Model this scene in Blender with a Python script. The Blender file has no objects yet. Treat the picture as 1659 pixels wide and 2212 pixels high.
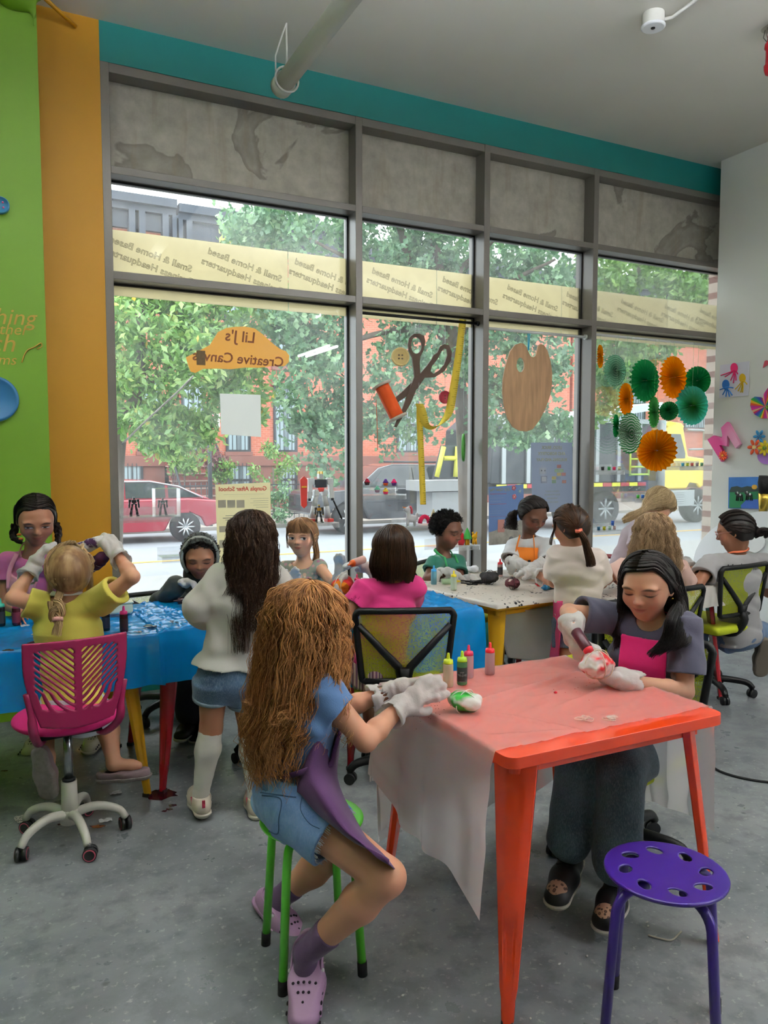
import bpy, bmesh, math, random
import numpy as np
from mathutils import Vector, Matrix, Quaternion
random.seed(7); RNG = np.random.default_rng(11)
PI = math.pi
SC = bpy.context.scene; COL = SC.collection
# ------------------------------------------------------------- camera
F_PX, CX, CY, CAM_H = 1661.0, 829.5, 1106.0, 1.48
PITCH = math.atan(116/1661.0); YAW = math.radians(26.53)
sY, cY, sP, cP = math.sin(YAW), math.cos(YAW), math.sin(PITCH), math.cos(PITCH)
def ray(px, py):
    x = (px-CX)/F_PX; y = -(py-CY)/F_PX
    fw = cP + y*sP; up = y*cP - sP
    return np.array([x*cY+fw*sY, -x*sY+fw*cY, up])
CAMP = np.array([0.0, 0.0, CAM_H])
DOFF = 0.0
def atd(px, py, d):
    r = ray(px, py); d = d+DOFF; return CAMP + r*(d/(r[0]*sY+r[1]*cY))
def atz(px, py, z):
    r = ray(px, py); return CAMP + r*((z-CAM_H)/r[2])
def atv(px, py, v):
    r = ray(px, py); return CAMP + r*(v/r[1])
def atu(px, py, u):
    r = ray(px, py); return CAMP + r*(u/r[0])
def dep(p): return p[0]*sY+p[1]*cY
CAMR = np.array([cY, -sY, 0.0]); CAMF = np.array([sY, cY, 0.0]); UP = np.array([0, 0, 1.0])
def V(p): return Vector((float(p[0]), float(p[1]), float(p[2])))
def A(*p): return np.array(p if len(p) > 1 else p[0], float)
def nrm(v):
    v = np.asarray(v, float); return v/max(1e-9, np.linalg.norm(v))
# ------------------------------------------------------------- materials
def lin(c):
    if isinstance(c, str): c = [int(c[i:i+2], 16) for i in (0, 2, 4)]
    out = []
    for v in c[:3]:
        v = v/255.0; out.append(v/12.92 if v <= 0.04045 else ((v+0.055)/1.055)**2.4)
    return (*out, 1.0)
MATS = {}
class NT:
    """tiny node-tree writer"""
    def __init__(s, name):
        s.m = bpy.data.materials.new(name); s.m.use_nodes = True; s.t = s.m.node_tree
        s.t.nodes.clear(); s.out = s.t.nodes.new('ShaderNodeOutputMaterial')
    def n(s, typ, ins=None, **kw):
        nd = s.t.nodes.new('ShaderNode'+typ)
        for k, v in kw.items(): setattr(nd, k, v)
        for k, v in (ins or {}).items():
            sk = nd.inputs[k]
            if hasattr(v, 'is_output') or isinstance(v, bpy.types.NodeSocket): s.t.links.new(v, sk)
            else: sk.default_value = v
        return nd
    def math(s, op, a, b=0.0, c=0.0, clamp=False):
        nd = s.n('Math', {0: a, 1: b, 2: c}, operation=op); nd.use_clamp = clamp; return nd.outputs[0]
    def mix(s, f, a, b):
        nd = s.n('Mix', data_type='RGBA'); 
        for k, v in ((0, f), (6, a), (7, b)):
            if isinstance(v, bpy.types.NodeSocket): s.t.links.new(v, nd.inputs[k])
            else: nd.inputs[k].default_value = v
        return nd.outputs[2]
    def ramp(s, f, stops):
        nd = s.n('ValToRGB', {0: f}); e = nd.color_ramp.elements
        while len(e) < len(stops): e.new(0.5)
        for i, (p, c) in enumerate(stops): e[i].position = p; e[i].color = c if len(c) == 4 else (*c, 1)
        return nd.outputs[0]
    def obj(s): return s.n('TexCoord').outputs['Object']
    def noise(s, scale, detail=3, rough=.5, vec=None, dist=0.0):
        return s.n('TexNoise', {'Scale': scale, 'Detail': detail, 'Roughness': rough, 'Distortion': dist, 'Vector': vec if vec is not None else s.obj()}).outputs[0]
    def bump(s, h, strength=.3, dist=.01):
        return s.n('Bump', {'Height': h, 'Strength': strength, 'Distance': dist}).outputs[0]
    def fin(s, sh): s.t.links.new(sh, s.out.inputs[0]); return s.m
def M(name, col, rough=.5, metal=0.0, var=0.0, vs=6.0, bump=0.0, bs=60.0, spec=.5, sheen=0.0, emit=0.0, sss=0.0, coat=0.0, alpha=1.0, trans=0.0, bd=.004, stretch=None):
    if name in MATS: return MATS[name]
    t = NT(name); c = lin(col); ins = {'Roughness': rough, 'Metallic': metal, 'Specular IOR Level': spec}
    base = c
    vec = t.obj()
    if stretch: vec = t.n('Mapping', {'Vector': vec, 'Scale': stretch}).outputs[0]
    if var > 0:
        d = tuple(max(0, x*(1-var)) for x in c[:3])+(1,); l = tuple(min(1, x*(1+var*.6)) for x in c[:3])+(1,)
        base = t.ramp(t.noise(vs, 4, .55, vec), [(.3, d), (.7, l)])
    ins['Base Color'] = base
    if bump > 0: ins['Normal'] = t.bump(t.noise(bs, 3, .6, vec), bump, bd)
    if sheen: ins['Sheen Weight'] = sheen
    if coat: ins['Coat Weight'] = coat; ins['Coat Roughness'] = .08
    if emit: ins['Emission Color'] = c; ins['Emission Strength'] = emit
    if sss: ins['Subsurface Weight'] = sss; ins['Subsurface Radius'] = (1, .35, .2); ins['Subsurface Scale'] = .006
    if trans: ins['Transmission Weight'] = trans
    if alpha < 1: ins['Alpha'] = alpha
    b = t.n('BsdfPrincipled', ins)
    MATS[name] = t.fin(b.outputs[0]); return MATS[name]
def film(name, col, thru=.4, rough=.25, transl=.3, bump=.0, bs=30.0, gl=.08):
    """thin plastic sheet: part clear, part white scatter both ways, glossy"""
    if name in MATS: return MATS[name]
    t = NT(name); c = lin(col)
    nm = {}
    if bump: nm = {'Normal': t.bump(t.noise(bs, 3, .6), bump, .01)}
    d = t.n('BsdfDiffuse', {'Color': c, **nm}).outputs[0]
    tr = t.n('BsdfTranslucent', {'Color': c, **nm}).outputs[0]
    m1 = t.n('MixShader', {0: transl, 1: d, 2: tr}).outputs[0]
    m2 = t.n('MixShader', {0: thru, 1: m1, 2: t.n('BsdfTransparent', {'Color': (1, 1, 1, 1)}).outputs[0]}).outputs[0]
    g = t.n('BsdfGlossy', {'Color': (1, 1, 1, 1), 'Roughness': rough, **nm}).outputs[0]
    fr = t.n('Fresnel', {'IOR': 1.45}).outputs[0]
    fr = t.math('ADD', t.math('MULTIPLY', fr, .55 if gl >= 0 else .3), max(0, gl)*.3, clamp=True)
    MATS[name] = t.fin(t.n('MixShader', {0: fr, 1: m2, 2: g}).outputs[0]); return MATS[name]
# ------------------------------------------------------------- objects
def setp(o, label=None, cat=None, group=None, kind=None):
    if label: o['label'] = label
    if cat: o['category'] = cat
    if group: o['group'] = group
    if kind: o['kind'] = kind
    return o
def thing(name, label, cat, loc=(0, 0, 0), group=None, rz=0.0):
    o = bpy.data.objects.new(name, None); COL.objects.link(o); o.empty_display_size = .05
    o.location = V(loc); o.rotation_euler = (0, 0, rz); return setp(o, label, cat, group)
def link(name, me, parent=None, mats=(), world=True):
    o = bpy.data.objects.new(name, me); COL.objects.link(o)
    for m in mats: me.materials.append(m)
    if parent is not None:
        o.parent = parent
        if world:   # geometry was given in world space: undo the parent's placement
            p = parent; mw = Matrix.Identity(4)
            while p is not None:
                mw = (p.matrix_parent_inverse @ Matrix.LocRotScale(p.location, p.rotation_euler, p.scale)) @ mw; p = p.parent
            o.matrix_parent_inverse = mw.inverted()
    return o
class MB:
    def __init__(s): s.v = []; s.f = []; s.mi = []; s.sm = []; s.cur = 0
    def add(s, vs, fs, smooth=False, mi=None):
        b = len(s.v); s.v.extend([tuple(map(float, p)) for p in vs])
        for f in fs: s.f.append(tuple(b+i for i in f)); s.mi.append(s.cur if mi is None else mi); s.sm.append(smooth)
        return s
    def box(s, c, size, rz=0.0, R=None, mi=None):
        c = A(c); h = A(size)/2
        if R is None: R = np.array(Matrix.Rotation(rz, 3, 'Z'))
        vs = [c + R @ (h*A(x, y, z)) for x in (-1, 1) for y in (-1, 1) for z in (-1, 1)]
        return s.add(vs, [(0, 1, 3, 2), (4, 6, 7, 5), (0, 4, 5, 1), (2, 3, 7, 6), (0, 2, 6, 4), (1, 5, 7, 3)], mi=mi)
    def bx(s, lo, hi, mi=None):
        lo = A(lo); hi = A(hi); return s.box((lo+hi)/2, hi-lo, mi=mi)
    def tube(s, pts, r, n=10, cap=True, mi=None, flat=1.0, twist=None, closed=False):
        P = [A(p) for p in pts]; k = len(P); r = [r]*k if np.isscalar(r) else list(r)
        T = []
        for i in range(k):
            a = P[(i-1) % k] if closed else P[max(0, i-1)]; b = P[(i+1) % k] if closed else P[min(k-1, i+1)]
            T.append(nrm(b-a))
        ref = A(0, 0, 1) if abs(T[0][2]) < .9 else A(1, 0, 0)
        N = nrm(ref - T[0]*np.dot(ref, T[0])); vs = []
        for i in range(k):
            N = nrm(N - T[i]*np.dot(N, T[i])); B = np.cross(T[i], N)
            for j in range(n):
                a = 2*PI*j/n; vs.append(P[i] + r[i]*(math.cos(a)*N + flat*math.sin(a)*B))
        fs = []
        for i in range(k if closed else k-1):
            i2 = (i+1) % k
            for j in range(n): fs.append((i*n+j, i*n+(j+1) % n, i2*n+(j+1) % n, i2*n+j))
        s.add(vs, fs, True, mi)
        if cap and not closed:
            b = len(s.v)-k*n
            for off, rev in ((0, True), ((k-1)*n, False)):
                f = tuple(b+off+j for j in range(n)); s.f.append(f[::-1] if rev else f); s.mi.append(s.cur if mi is None else mi); s.sm.append(False)
        return s
    def lathe(s, prof, c=(0, 0, 0), n=24, R=None, mi=None, smooth=True, cap=True):
        """prof: (r, z) pairs from the bottom up"""
        c = A(c); R = np.eye(3) if R is None else np.asarray(R); vs = []; k = len(prof)
        for (r, z) in prof:
            for j in range(n):
                a = 2*PI*j/n; vs.append(c + R @ A(r*math.cos(a), r*math.sin(a), z))
        fs = [(i*n+j, i*n+(j+1) % n, (i+1)*n+(j+1) % n, (i+1)*n+j) for i in range(k-1) for j in range(n)]
        s.add(vs, fs, smooth, mi)
        if cap:
            b = len(s.v)-k*n
            for off, rev in ((0, True), ((k-1)*n, False)):
                f = tuple(b+off+j for j in range(n)); s.f.append(f[::-1] if rev else f); s.mi.append(s.cur if mi is None else mi); s.sm.append(False)
        return s
    def prism(s, pts, O, ex, ey, depth, mi=None, smooth=False):
        """closed outline (x, y) in the plane O+x*ex+y*ey, pushed by the vector depth"""
        O, ex, ey, depth = A(O), A(ex), A(ey), A(depth); n = len(pts)
        a = [O + x*ex + y*ey for x, y in pts]; b = [p + depth for p in a]
        side = [(i, (i+1) % n, n+(i+1) % n, n+i) for i in range(n)]
        s.add(a+b, side, smooth, mi); base = len(s.v)-2*n
        import mathutils
        tris = mathutils.geometry.tessellate_polygon([[Vector((x, y, 0)) for x, y in pts]])
        for t in tris:
            s.f.append(tuple(base+i for i in t)); s.mi.append(s.cur if mi is None else mi); s.sm.append(False)
            s.f.append(tuple(base+n+i for i in t[::-1])); s.mi.append(s.cur if mi is None else mi); s.sm.append(False)
        return s
    def ball(s, c, r, n=14, R=None, mi=None):
        r = A(r, r, r) if np.isscalar(r) else A(r); m = max(4, n//2); prof = []
        R = np.eye(3) if R is None else np.asarray(R); c = A(c); vs = []
        for i in range(m+1):
            t = -PI/2 + PI*i/m
            for j in range(n):
                a = 2*PI*j/n; vs.append(c + R @ (r*A(math.cos(t)*math.cos(a), math.cos(t)*math.sin(a), math.sin(t))))
        fs = [(i*n+j, i*n+(j+1) % n, (i+1)*n+(j+1) % n, (i+1)*n+j) for i in range(m) for j in range(n)]
        return s.add(vs, fs, True, mi)
    def grid(s, G, smooth=True, mi=None, closed=False):
        G = np.asarray(G, float); a, b = G.shape[:2]
        fs = [(i*b+j, i*b+j+1, (i+1)*b+j+1, (i+1)*b+j) for i in range(a-1) for j in range(b-1)]
        return s.add(G.reshape(-1, 3), fs, smooth, mi)
    def build(s, name, mat, parent=None, bev=0.0, solid=0.0, seg=2, sub=0, world=True, weld=False):
        me = bpy.data.meshes.new(name); me.from_pydata(s.v, [], s.f)
        me.polygons.foreach_set('use_smooth', s.sm)
        mats = mat if isinstance(mat, (list, tuple)) else [mat]
        if len(mats) > 1: me.polygons.foreach_set('material_index', s.mi)
        bm = bmesh.new(); bm.from_mesh(me)
        if weld: bmesh.ops.remove_doubles(bm, verts=bm.verts, dist=1e-5)
        if not solid: bmesh.ops.recalc_face_normals(bm, faces=bm.faces)
        bm.to_mesh(me); bm.free(); me.update()
        o = link(name, me, parent, mats, world)
        if sub: m = o.modifiers.new('sub', 'SUBSURF'); m.levels = m.render_levels = sub
        if solid: m = o.modifiers.new('thick', 'SOLIDIFY'); m.thickness = solid; m.offset = 0
        if bev:
            m = o.modifiers.new('bev', 'BEVEL'); m.width = bev; m.segments = seg; m.limit_method = 'ANGLE'; m.angle_limit = .6
            for p in me.polygons: p.use_smooth = True
            try: m.harden_normals = True
            except Exception: pass
        return o
def struct(name, mb, mat, **kw):
    o = mb.build(name, mat, **kw); o['kind'] = 'structure'; return o
def kids_of(o): return [c for c in bpy.data.objects if c.parent == o]
def copy_tree(o, parent=None):
    c = o.copy(); COL.objects.link(c)
    if parent is not None: c.parent = parent
    for k in kids_of(o): copy_tree(k, c)
    return c
def spline(P, n):
    """Catmull-Rom through the points"""
    P = [A(p) for p in P]; k = len(P)
    if k == 2: return [P[0]+(P[1]-P[0])*t for t in np.linspace(0, 1, n)]
    out = []
    for t in np.linspace(0, k-1, n):
        i = min(k-2, int(t)); u = t-i
        p0 = P[i-1] if i > 0 else 2*P[0]-P[1]; p1, p2 = P[i], P[i+1]; p3 = P[i+2] if i+2 < k else 2*P[-1]-P[-2]
        out.append(.5*((2*p1)+(-p0+p2)*u+(2*p0-5*p1+4*p2-p3)*u*u+(-p0+3*p1-3*p2+p3)*u**3))
    return out
def vnoise(P, seed=0, freq=1.0, oct=2):
    """smooth cheap noise on an (...,3) array, about -1..1"""
    r = np.random.default_rng(seed); out = 0.0; amp = 1.0; tot = 0
    for o in range(oct):
        for k in range(3):
            d = r.normal(size=3); d /= np.linalg.norm(d); w = freq*(2**o)*r.uniform(.7, 1.4)
            e = r.normal(size=3); e /= np.linalg.norm(e)
            out = out + amp*np.sin((P@d)*w + r.uniform(0, 6) + 1.3*np.sin((P@e)*w*.7+r.uniform(0, 6))); tot += amp
        amp *= .5
    return out/tot*1.6
def text_mesh(s, size, mirror=False, extrude=0.0, align='CENTER', shear=0.0, space=1.0, bold=0.0, outline=0.0):
    cu = bpy.data.curves.new('lettering', 'FONT'); cu.body = s; cu.size = size; cu.align_x = align; cu.extrude = extrude
    cu.shear = shear; cu.space_character = space; cu.offset = bold; cu.resolution_u = 3
    if outline: cu.fill_mode = 'NONE'; cu.bevel_depth = outline; cu.bevel_resolution = 0
    o = bpy.data.objects.new('lettering', cu); COL.objects.link(o)
    dg = bpy.context.evaluated_depsgraph_get(); dg.update()
    me = bpy.data.meshes.new_from_object(o.evaluated_get(dg)); bpy.data.objects.remove(o); bpy.data.curves.remove(cu)
    if mirror: me.transform(Matrix.Scale(-1, 4, (1, 0, 0)))
    me.materials.clear(); return me
def text(name, s, O, ex, ey, size, mat, parent=None, **kw):
    """lettering lying in the plane through O with x axis ex, y axis ey"""
    me = text_mesh(s, size, **kw); ex = nrm(ex); ey = nrm(ey); ez = np.cross(ex, ey)
    me.transform(Matrix(((ex[0], ey[0], ez[0], O[0]), (ex[1], ey[1], ez[1], O[1]), (ex[2], ey[2], ez[2], O[2]), (0, 0, 0, 1))))
    return link(name, me, parent, [mat])
def sheet(name, rows, mat, parent=None, nu=28, nv=28, thick=.003, amp=0.0, freq=18.0, seed=1, world=True):
    """cloth through a grid of control points"""
    R1 = [spline(r, nu) for r in rows]; G = np.array([spline([R1[i][j] for i in range(len(rows))], nv) for j in range(nu)])
    if amp:
        du = np.gradient(G, axis=0); dv = np.gradient(G, axis=1); N = np.cross(du, dv); N /= np.maximum(1e-9, np.linalg.norm(N, axis=-1, keepdims=True))
        G = G + N*(amp*vnoise(G, seed, freq))[..., None]
    mb = MB(); mb.grid(G); return mb.build(name, mat, parent, solid=thick, world=world)
# ------------------------------------------------------------- implicit surfaces
class SDF:
    def __init__(s, lo, hi, h):
        s.h = h; s.lo = A(lo); n = np.ceil((A(hi)-s.lo)/h).astype(int)+1; s.n = n
        s.D = np.full(n, .2, np.float32)
        s.ax = [s.lo[i]+h*np.arange(n[i], dtype=np.float32) for i in range(3)]
    def blk(s, lo, hi):
        i0 = np.maximum(0, np.floor((A(lo)-s.lo)/s.h).astype(int)); i1 = np.minimum(s.n, np.ceil((A(hi)-s.lo)/s.h).astype(int)+1)
        if np.any(i1 <= i0): return None, None
        sl = tuple(slice(a, b) for a, b in zip(i0, i1))
        P = np.stack(np.meshgrid(*[s.ax[i][sl[i]] for i in range(3)], indexing='ij'), -1); return sl, P
    def comb(s, sl, d, k, mode):
        a = s.D[sl]
        if mode == 'add':
            r = np.minimum(a, d)
            if k > 0: hh = np.maximum(k-np.abs(a-d), 0)/k; r = r - hh*hh*k*.25
        elif mode == 'sub':
            r = np.maximum(a, -d)
            if k > 0: hh = np.maximum(k-np.abs(a+d), 0)/k; r = r + hh*hh*k*.25
        else:
            r = np.maximum(a, d)
        s.D[sl] = r
    def cone(s, a, b, r1, r2=None, k=.02, wide=None, wr=1.0, mode='add', off=0.0, flat_end=False):
        """tapered limb; wide = axis along which it is wr times wider"""
        a, b = A(a), A(b); r2 = r1 if r2 is None else r2; r1 += off; r2 += off
        m = max(r1, r2)*max(1, wr)+2*k+3*s.h; sl, P = s.blk(np.minimum(a, b)-m, np.maximum(a, b)+m)
        if sl is None: return s
        ba = b-a; L2 = max(1e-9, ba@ba); q = P-a; t0 = (q@ba)/L2; t = np.clip(t0, 0, 1); q = q - t[..., None]*ba
        if wide is not None:
            w = nrm(wide); qw = q@w; q = q - (qw*(1-1/wr))[..., None]*w
        d = np.linalg.norm(q, axis=-1) - (r1+(r2-r1)*t)
        if flat_end:
            L = math.sqrt(L2); d = np.maximum(d, np.maximum((t0-1)*L, -t0*L))
        s.comb(sl, d.astype(np.float32), k, mode); return s
    def ell(s, c, r, R=None, k=.02, mode='add', off=0.0):
        c = A(c); r = A(r, r, r) if np.isscalar(r) else A(r); r = r+off; m = max(r)+2*k+3*s.h; sl, P = s.blk(c-m, c+m)
        if sl is None: return s
        q = P-c
        if R is not None: q = q@np.asarray(R)
        k0 = np.linalg.norm(q/r, axis=-1); k1 = np.linalg.norm(q/(r*r), axis=-1); d = k0*(k0-1)/np.maximum(k1, 1e-6)
        s.comb(sl, np.where(k0 < .05, -min(r), d).astype(np.float32), k, mode); return s
    def box(s, c, half, R=None, k=.01, mode='add', rnd=.005):
        c = A(c); half = A(half); m = np.linalg.norm(half)+2*k+3*s.h; sl, P = s.blk(c-m, c+m)
        if sl is None: return s
        q = P-c
        if R is not None: q = q@np.asarray(R)
        q = np.abs(q)-(half-rnd); d = np.linalg.norm(np.maximum(q, 0), axis=-1)+np.minimum(q.max(-1), 0)-rnd
        s.comb(sl, d.astype(np.float32), k, mode); return s
    def pts(s): return np.stack(np.meshgrid(*s.ax, indexing='ij'), -1)
    def cut(s, p, n):
        """keep the side the normal points away from"""
        p, n = A(p), nrm(n)
        d = ((s.ax[0]-p[0])*n[0])[:, None, None]+((s.ax[1]-p[1])*n[1])[None, :, None]+((s.ax[2]-p[2])*n[2])[None, None, :]
        s.D = np.maximum(s.D, d.astype(np.float32)); return s
    def wob(s, amp, freq, seed=0, oct=2, stretch=(1, 1, 1)):
        m = np.abs(s.D) < amp*3+2*s.h; idx = np.argwhere(m)
        if len(idx) == 0: return s
        P = (s.lo+idx*s.h)*A(stretch); s.D[m] += (amp*vnoise(P, seed, freq, oct)).astype(np.float32); return s
    def mesh(s):
        D = s.D; D[0] = D[-1] = .2; D[:, 0] = D[:, -1] = .2; D[:, :, 0] = D[:, :, -1] = .2
        I = D < 0; c = np.zeros(tuple(s.n-1), np.int8)
        for x in (0, 1):
            for y in (0, 1):
                for z in (0, 1): c += I[x:s.n[0]-1+x, y:s.n[1]-1+y, z:s.n[2]-1+z]
        act = (c > 0) & (c < 8); cells = np.argwhere(act); idm = np.full(act.shape, -1, np.int32); idm[act] = np.arange(len(cells))
        acc = np.zeros((len(cells), 3)); cnt = np.zeros(len(cells)); cor = [(x, y, z) for x in (0, 1) for y in (0, 1) for z in (0, 1)]
        val = {o: D[cells[:, 0]+o[0], cells[:, 1]+o[1], cells[:, 2]+o[2]].astype(float) for o in cor}
        for o in cor:
            for ax in range(3):
                if o[ax] == 0:
                    o2 = list(o); o2[ax] = 1; o2 = tuple(o2); a, b = val[o], val[o2]; m = (a < 0) != (b < 0)
                    t = np.where(m, a/np.where(m, a-b, 1), 0); p = np.tile(A(o), (len(cells), 1)); p[:, ax] = t
                    acc[m] += p[m]; cnt[m] += 1
        verts = s.lo + s.h*(cells + acc/np.maximum(cnt, 1)[:, None])
        quads = []
        for ax in range(3):
            b, e = [(1, 2), (2, 0), (0, 1)][ax]
            sl0 = [slice(None)]*3; sl1 = [slice(None)]*3; sl0[ax] = slice(0, -1); sl1[ax] = slice(1, None)
            A0, A1 = I[tuple(sl0)], I[tuple(sl1)]; E = np.argwhere(A0 != A1); E = E[(E[:, b] > 0) & (E[:, e] > 0) & (E[:, b] < s.n[b]-1) & (E[:, e] < s.n[e]-1)]
            fl = A0[E[:, 0], E[:, 1], E[:, 2]]
            def cid(db, de):
                q = E.copy(); q[:, b] -= db; q[:, e] -= de; return idm[q[:, 0], q[:, 1], q[:, 2]]
            Q = np.stack([cid(1, 1), cid(0, 1), cid(0, 0), cid(1, 0)], 1); Q[~fl] = Q[~fl][:, ::-1]; quads.append(Q)
        Q = np.concatenate(quads); return verts, Q[(Q >= 0).all(1)]
    def build(s, name, mat, parent=None, attr=None, smooth_it=1):
        v, q = s.mesh()
        for _ in range(smooth_it):     # light Laplacian polish of the lattice marks
            acc = np.zeros_like(v); cn = np.zeros(len(v))
            for i in range(4):
                for j in (1, 3):
                    np.add.at(acc, q[:, i], v[q[:, (i+j) % 4]]); np.add.at(cn, q[:, i], 1)
            v = .5*v + .5*acc/np.maximum(cn, 1)[:, None]
        return raw_mesh(name, v, q, mat, parent, attr)
def raw_mesh(name, v, q, mat, parent=None, attr=None, midx=None):
    me = bpy.data.meshes.new(name); nq, w = q.shape
    me.vertices.add(len(v)); me.vertices.foreach_set('co', np.asarray(v, np.float32).ravel())
    me.loops.add(nq*w); me.loops.foreach_set('vertex_index', q.astype(np.int32).ravel())
    me.polygons.add(nq); me.polygons.foreach_set('loop_start', np.arange(0, nq*w, w, dtype=np.int32))
    me.polygons.foreach_set('use_smooth', np.ones(nq, bool))
    if midx is not None: me.polygons.foreach_set('material_index', midx.astype(np.int32))
    me.update(calc_edges=True)
    for nm, (ty, arr) in (attr(v) if callable(attr) else (attr or {})).items():
        a = me.attributes.new(nm, ty, 'POINT'); a.data.foreach_set('vector' if ty == 'FLOAT_VECTOR' else 'value', np.asarray(arr, np.float32).ravel())
    return link(name, me, parent, mat if isinstance(mat, (list, tuple)) else [mat])
# ------------------------------------------------------------- the room
VW, VG, CEIL = 4.979, 5.12, 4.06
UR = 5.70
def floor_mat():
    t = NT('concrete_floor'); o = t.obj()
    a = t.noise(1.1, 6, .62, o, .4); b = t.noise(7, 5, .65, o); c = t.noise(45, 3, .6, o)
    base = t.ramp(a, [(.28, lin('54585c')), (.5, lin('7c8185')), (.75, lin('a2a5a7'))])
    base = t.mix(t.math('MULTIPLY', t.ramp(b, [(.48, (0, 0, 0)), (.62, (1, 1, 1))]), .6), base, lin('5c6064'))
    base = t.mix(t.math('MULTIPLY', t.ramp(c, [(.60, (0, 0, 0)), (.68, (1, 1, 1))]), .35), base, lin('c2c2be'))
    sp = t.n('TexVoronoi', {'Vector': o, 'Scale': 5.0}).outputs[0]
    base = t.mix(t.ramp(sp, [(.03, (.75, .75, .75)), (.07, (0, 0, 0))]), base, lin('46484a'))
    ro = t.ramp(b, [(.3, (.24, .24, .24)), (.75, (.5, .5, .5))])
    return t.fin(t.n('BsdfPrincipled', {'Base Color': base, 'Roughness': ro, 'Specular IOR Level': .5, 'Normal': t.bump(c, .12, .004)}).outputs[0])
def stained_panel():
    t = NT('stained_panel'); o = t.obj()
    a = t.noise(1.1, 5, .5, o, 1.2); b = t.noise(2.0, 4, .55, t.n('Mapping', {'Vector': o, 'Scale': (6, 1, .8)}).outputs[0]); c = t.noise(9, 5, .65, o)
    base = t.ramp(c, [(.3, lin('9c978d')), (.7, lin('b9b4a9'))])
    edge = t.ramp(a, [(.57, (0, 0, 0)), (.585, (.62, .62, .62)), (.64, (.3, .3, .3)), (.75, (.5, .5, .5))])
    base = t.mix(edge, base, lin('57534c'))
    base = t.mix(t.math('MULTIPLY', t.ramp(b, [(.55, (0, 0, 0)), (.7, (1, 1, 1))]), .35), base, lin('8d7a60'))
    return t.fin(t.n('BsdfPrincipled', {'Base Color': base, 'Roughness': .7}).outputs[0])
def glass_mat():
    t = NT('window_glass'); o = t.obj()
    h = t.ramp(t.noise(3.0, 5, .65, o, .5), [(.35, (.015, .015, .015)), (.75, (.085, .085, .085))])
    haze = t.n('MixShader', {0: .7, 1: t.n('BsdfDiffuse', {'Color': (.9, .92, .95, 1)}).outputs[0], 2: t.n('BsdfTranslucent', {'Color': (.9, .93, .97, 1)}).outputs[0]}).outputs[0]
    m = t.n('MixShader', {0: h, 1: t.n('BsdfTransparent', {'Color': (.95, .975, .965, 1)}).outputs[0], 2: haze}).outputs[0]
    fr = t.math('MULTIPLY', t.n('Fresnel', {'IOR': 1.5}).outputs[0], .55, clamp=True)
    return t.fin(t.n('MixShader', {0: fr, 1: m, 2: t.n('BsdfGlossy', {'Color': (1, 1, 1, 1), 'Roughness': .0}).outputs[0]}).outputs[0])
m_ceil = M('ceiling_paint', 'dcd9d0', .8, var=.05, vs=.8, bump=.1, bs=9)
m_white = M('white_wall', 'dedfda', .6, var=.03, vs=1.2, bump=.08, bs=20)
m_teal = M('teal_paint', '0a716e', .5, var=.05, vs=1.5)
m_yellow = M('yellow_paint', 'b37e04', .55, var=.05, vs=1.0, bump=.06, bs=25)
m_green = M('green_paint', '5f8710', .55, var=.05, vs=1.0, bump=.06, bs=25)
m_frame = M('window_bronze', '6e6963', .3, var=.05, vs=5)
m_beige = M('far_wall_paint', '9c9994', .7)
m_black = M('black_plastic', '0e0f11', .45, spec=.3)
m_glass = glass_mat(); m_panel = stained_panel()
struct('floor', MB().bx((-4.2, -4.2, -.1), (9.0, 5.16, 0)), floor_mat())
struct('ceiling', MB().bx((-4.2, -4.2, CEIL), (9.0, 5.2, CEIL+.15)), m_ceil)
struct('wall_right', MB().bx((UR, -4.2, 0), (UR+1.5, 4.85, CEIL)), m_white)
struct('wall_left', MB().bx((-4.2, -4.2, 0), (-4.05, 4.74, CEIL)), m_green)
struct('wall_back', MB().bx((-4.2, -4.35, 0), (9.0, -4.2, CEIL)), m_beige)
struct('wall_green', MB().bx((-4.2, 4.74, 0), (.256, 5.05, CEIL)), m_green)
struct('wall_yellow', MB().bx((.256, VW, 0), (.605, 5.3, CEIL)), m_yellow)
struct('wall_lintel', MB().bx((.605, VW, 3.83), (6.5, 5.3, CEIL)), m_teal)
struct('wall_sill', MB().bx((.605, VW, 0), (6.5, 5.3, .42)), m_teal)
struct('wall_corner', MB().bx((6.4, 4.86, 0), (7.2, 4.975, CEIL)), m_white)
# storefront frame: jamb, mullions, transoms, each bar its own piece of trim
UM = [(.605, .655), (2.267, 2.318), (3.332, 3.384), (4.40, 4.450), (6.3, 6.35)]
n_trim = 0
def trim(lo, hi):
    global n_trim; n_trim += 1
    struct('trim_%d' % n_trim, MB().bx(lo, hi), m_frame, bev=.003)
for a, b in UM: trim((a, VW, .42), (b, 5.19, 3.83))
for i in range(4):
    a, b = UM[i][1], UM[i+1][0]
    for z0, z1 in ((3.775, 3.83), (3.190, 3.235), (2.567, 2.614), (.42, .475)): trim((a, VW+.002, z0), (b, 5.188, z1))
m_gasket = M('gasket', '121314', .5)
for i in range(4):
    a, b = UM[i][1], UM[i+1][0]
    w = thing('window_%d' % (i+1), None, None); w['kind'] = 'structure'
    MB().bx((a, 5.10, 3.235), (b, 5.125, 3.775)).build('concrete_panel', m_panel, w)
    for nm, z0, z1 in (('upper_pane', 2.614, 3.19), ('lower_pane', .475, 2.567)):
        MB().bx((a, VG, z0), (b, VG+.008, z1)).build(nm, m_glass, w)
        g = MB()
        g.bx((a, VG-.012, z1-.012), (b, VG+.01, z1)).bx((a, VG-.012, z0), (b, VG+.01, z0+.01))
        g.bx((b-.012, VG-.012, z0), (b, VG+.01, z1)).bx((a, VG-.012, z0), (a+.01, VG+.01, z1)); g.build('gasket', m_gasket, w)
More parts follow.
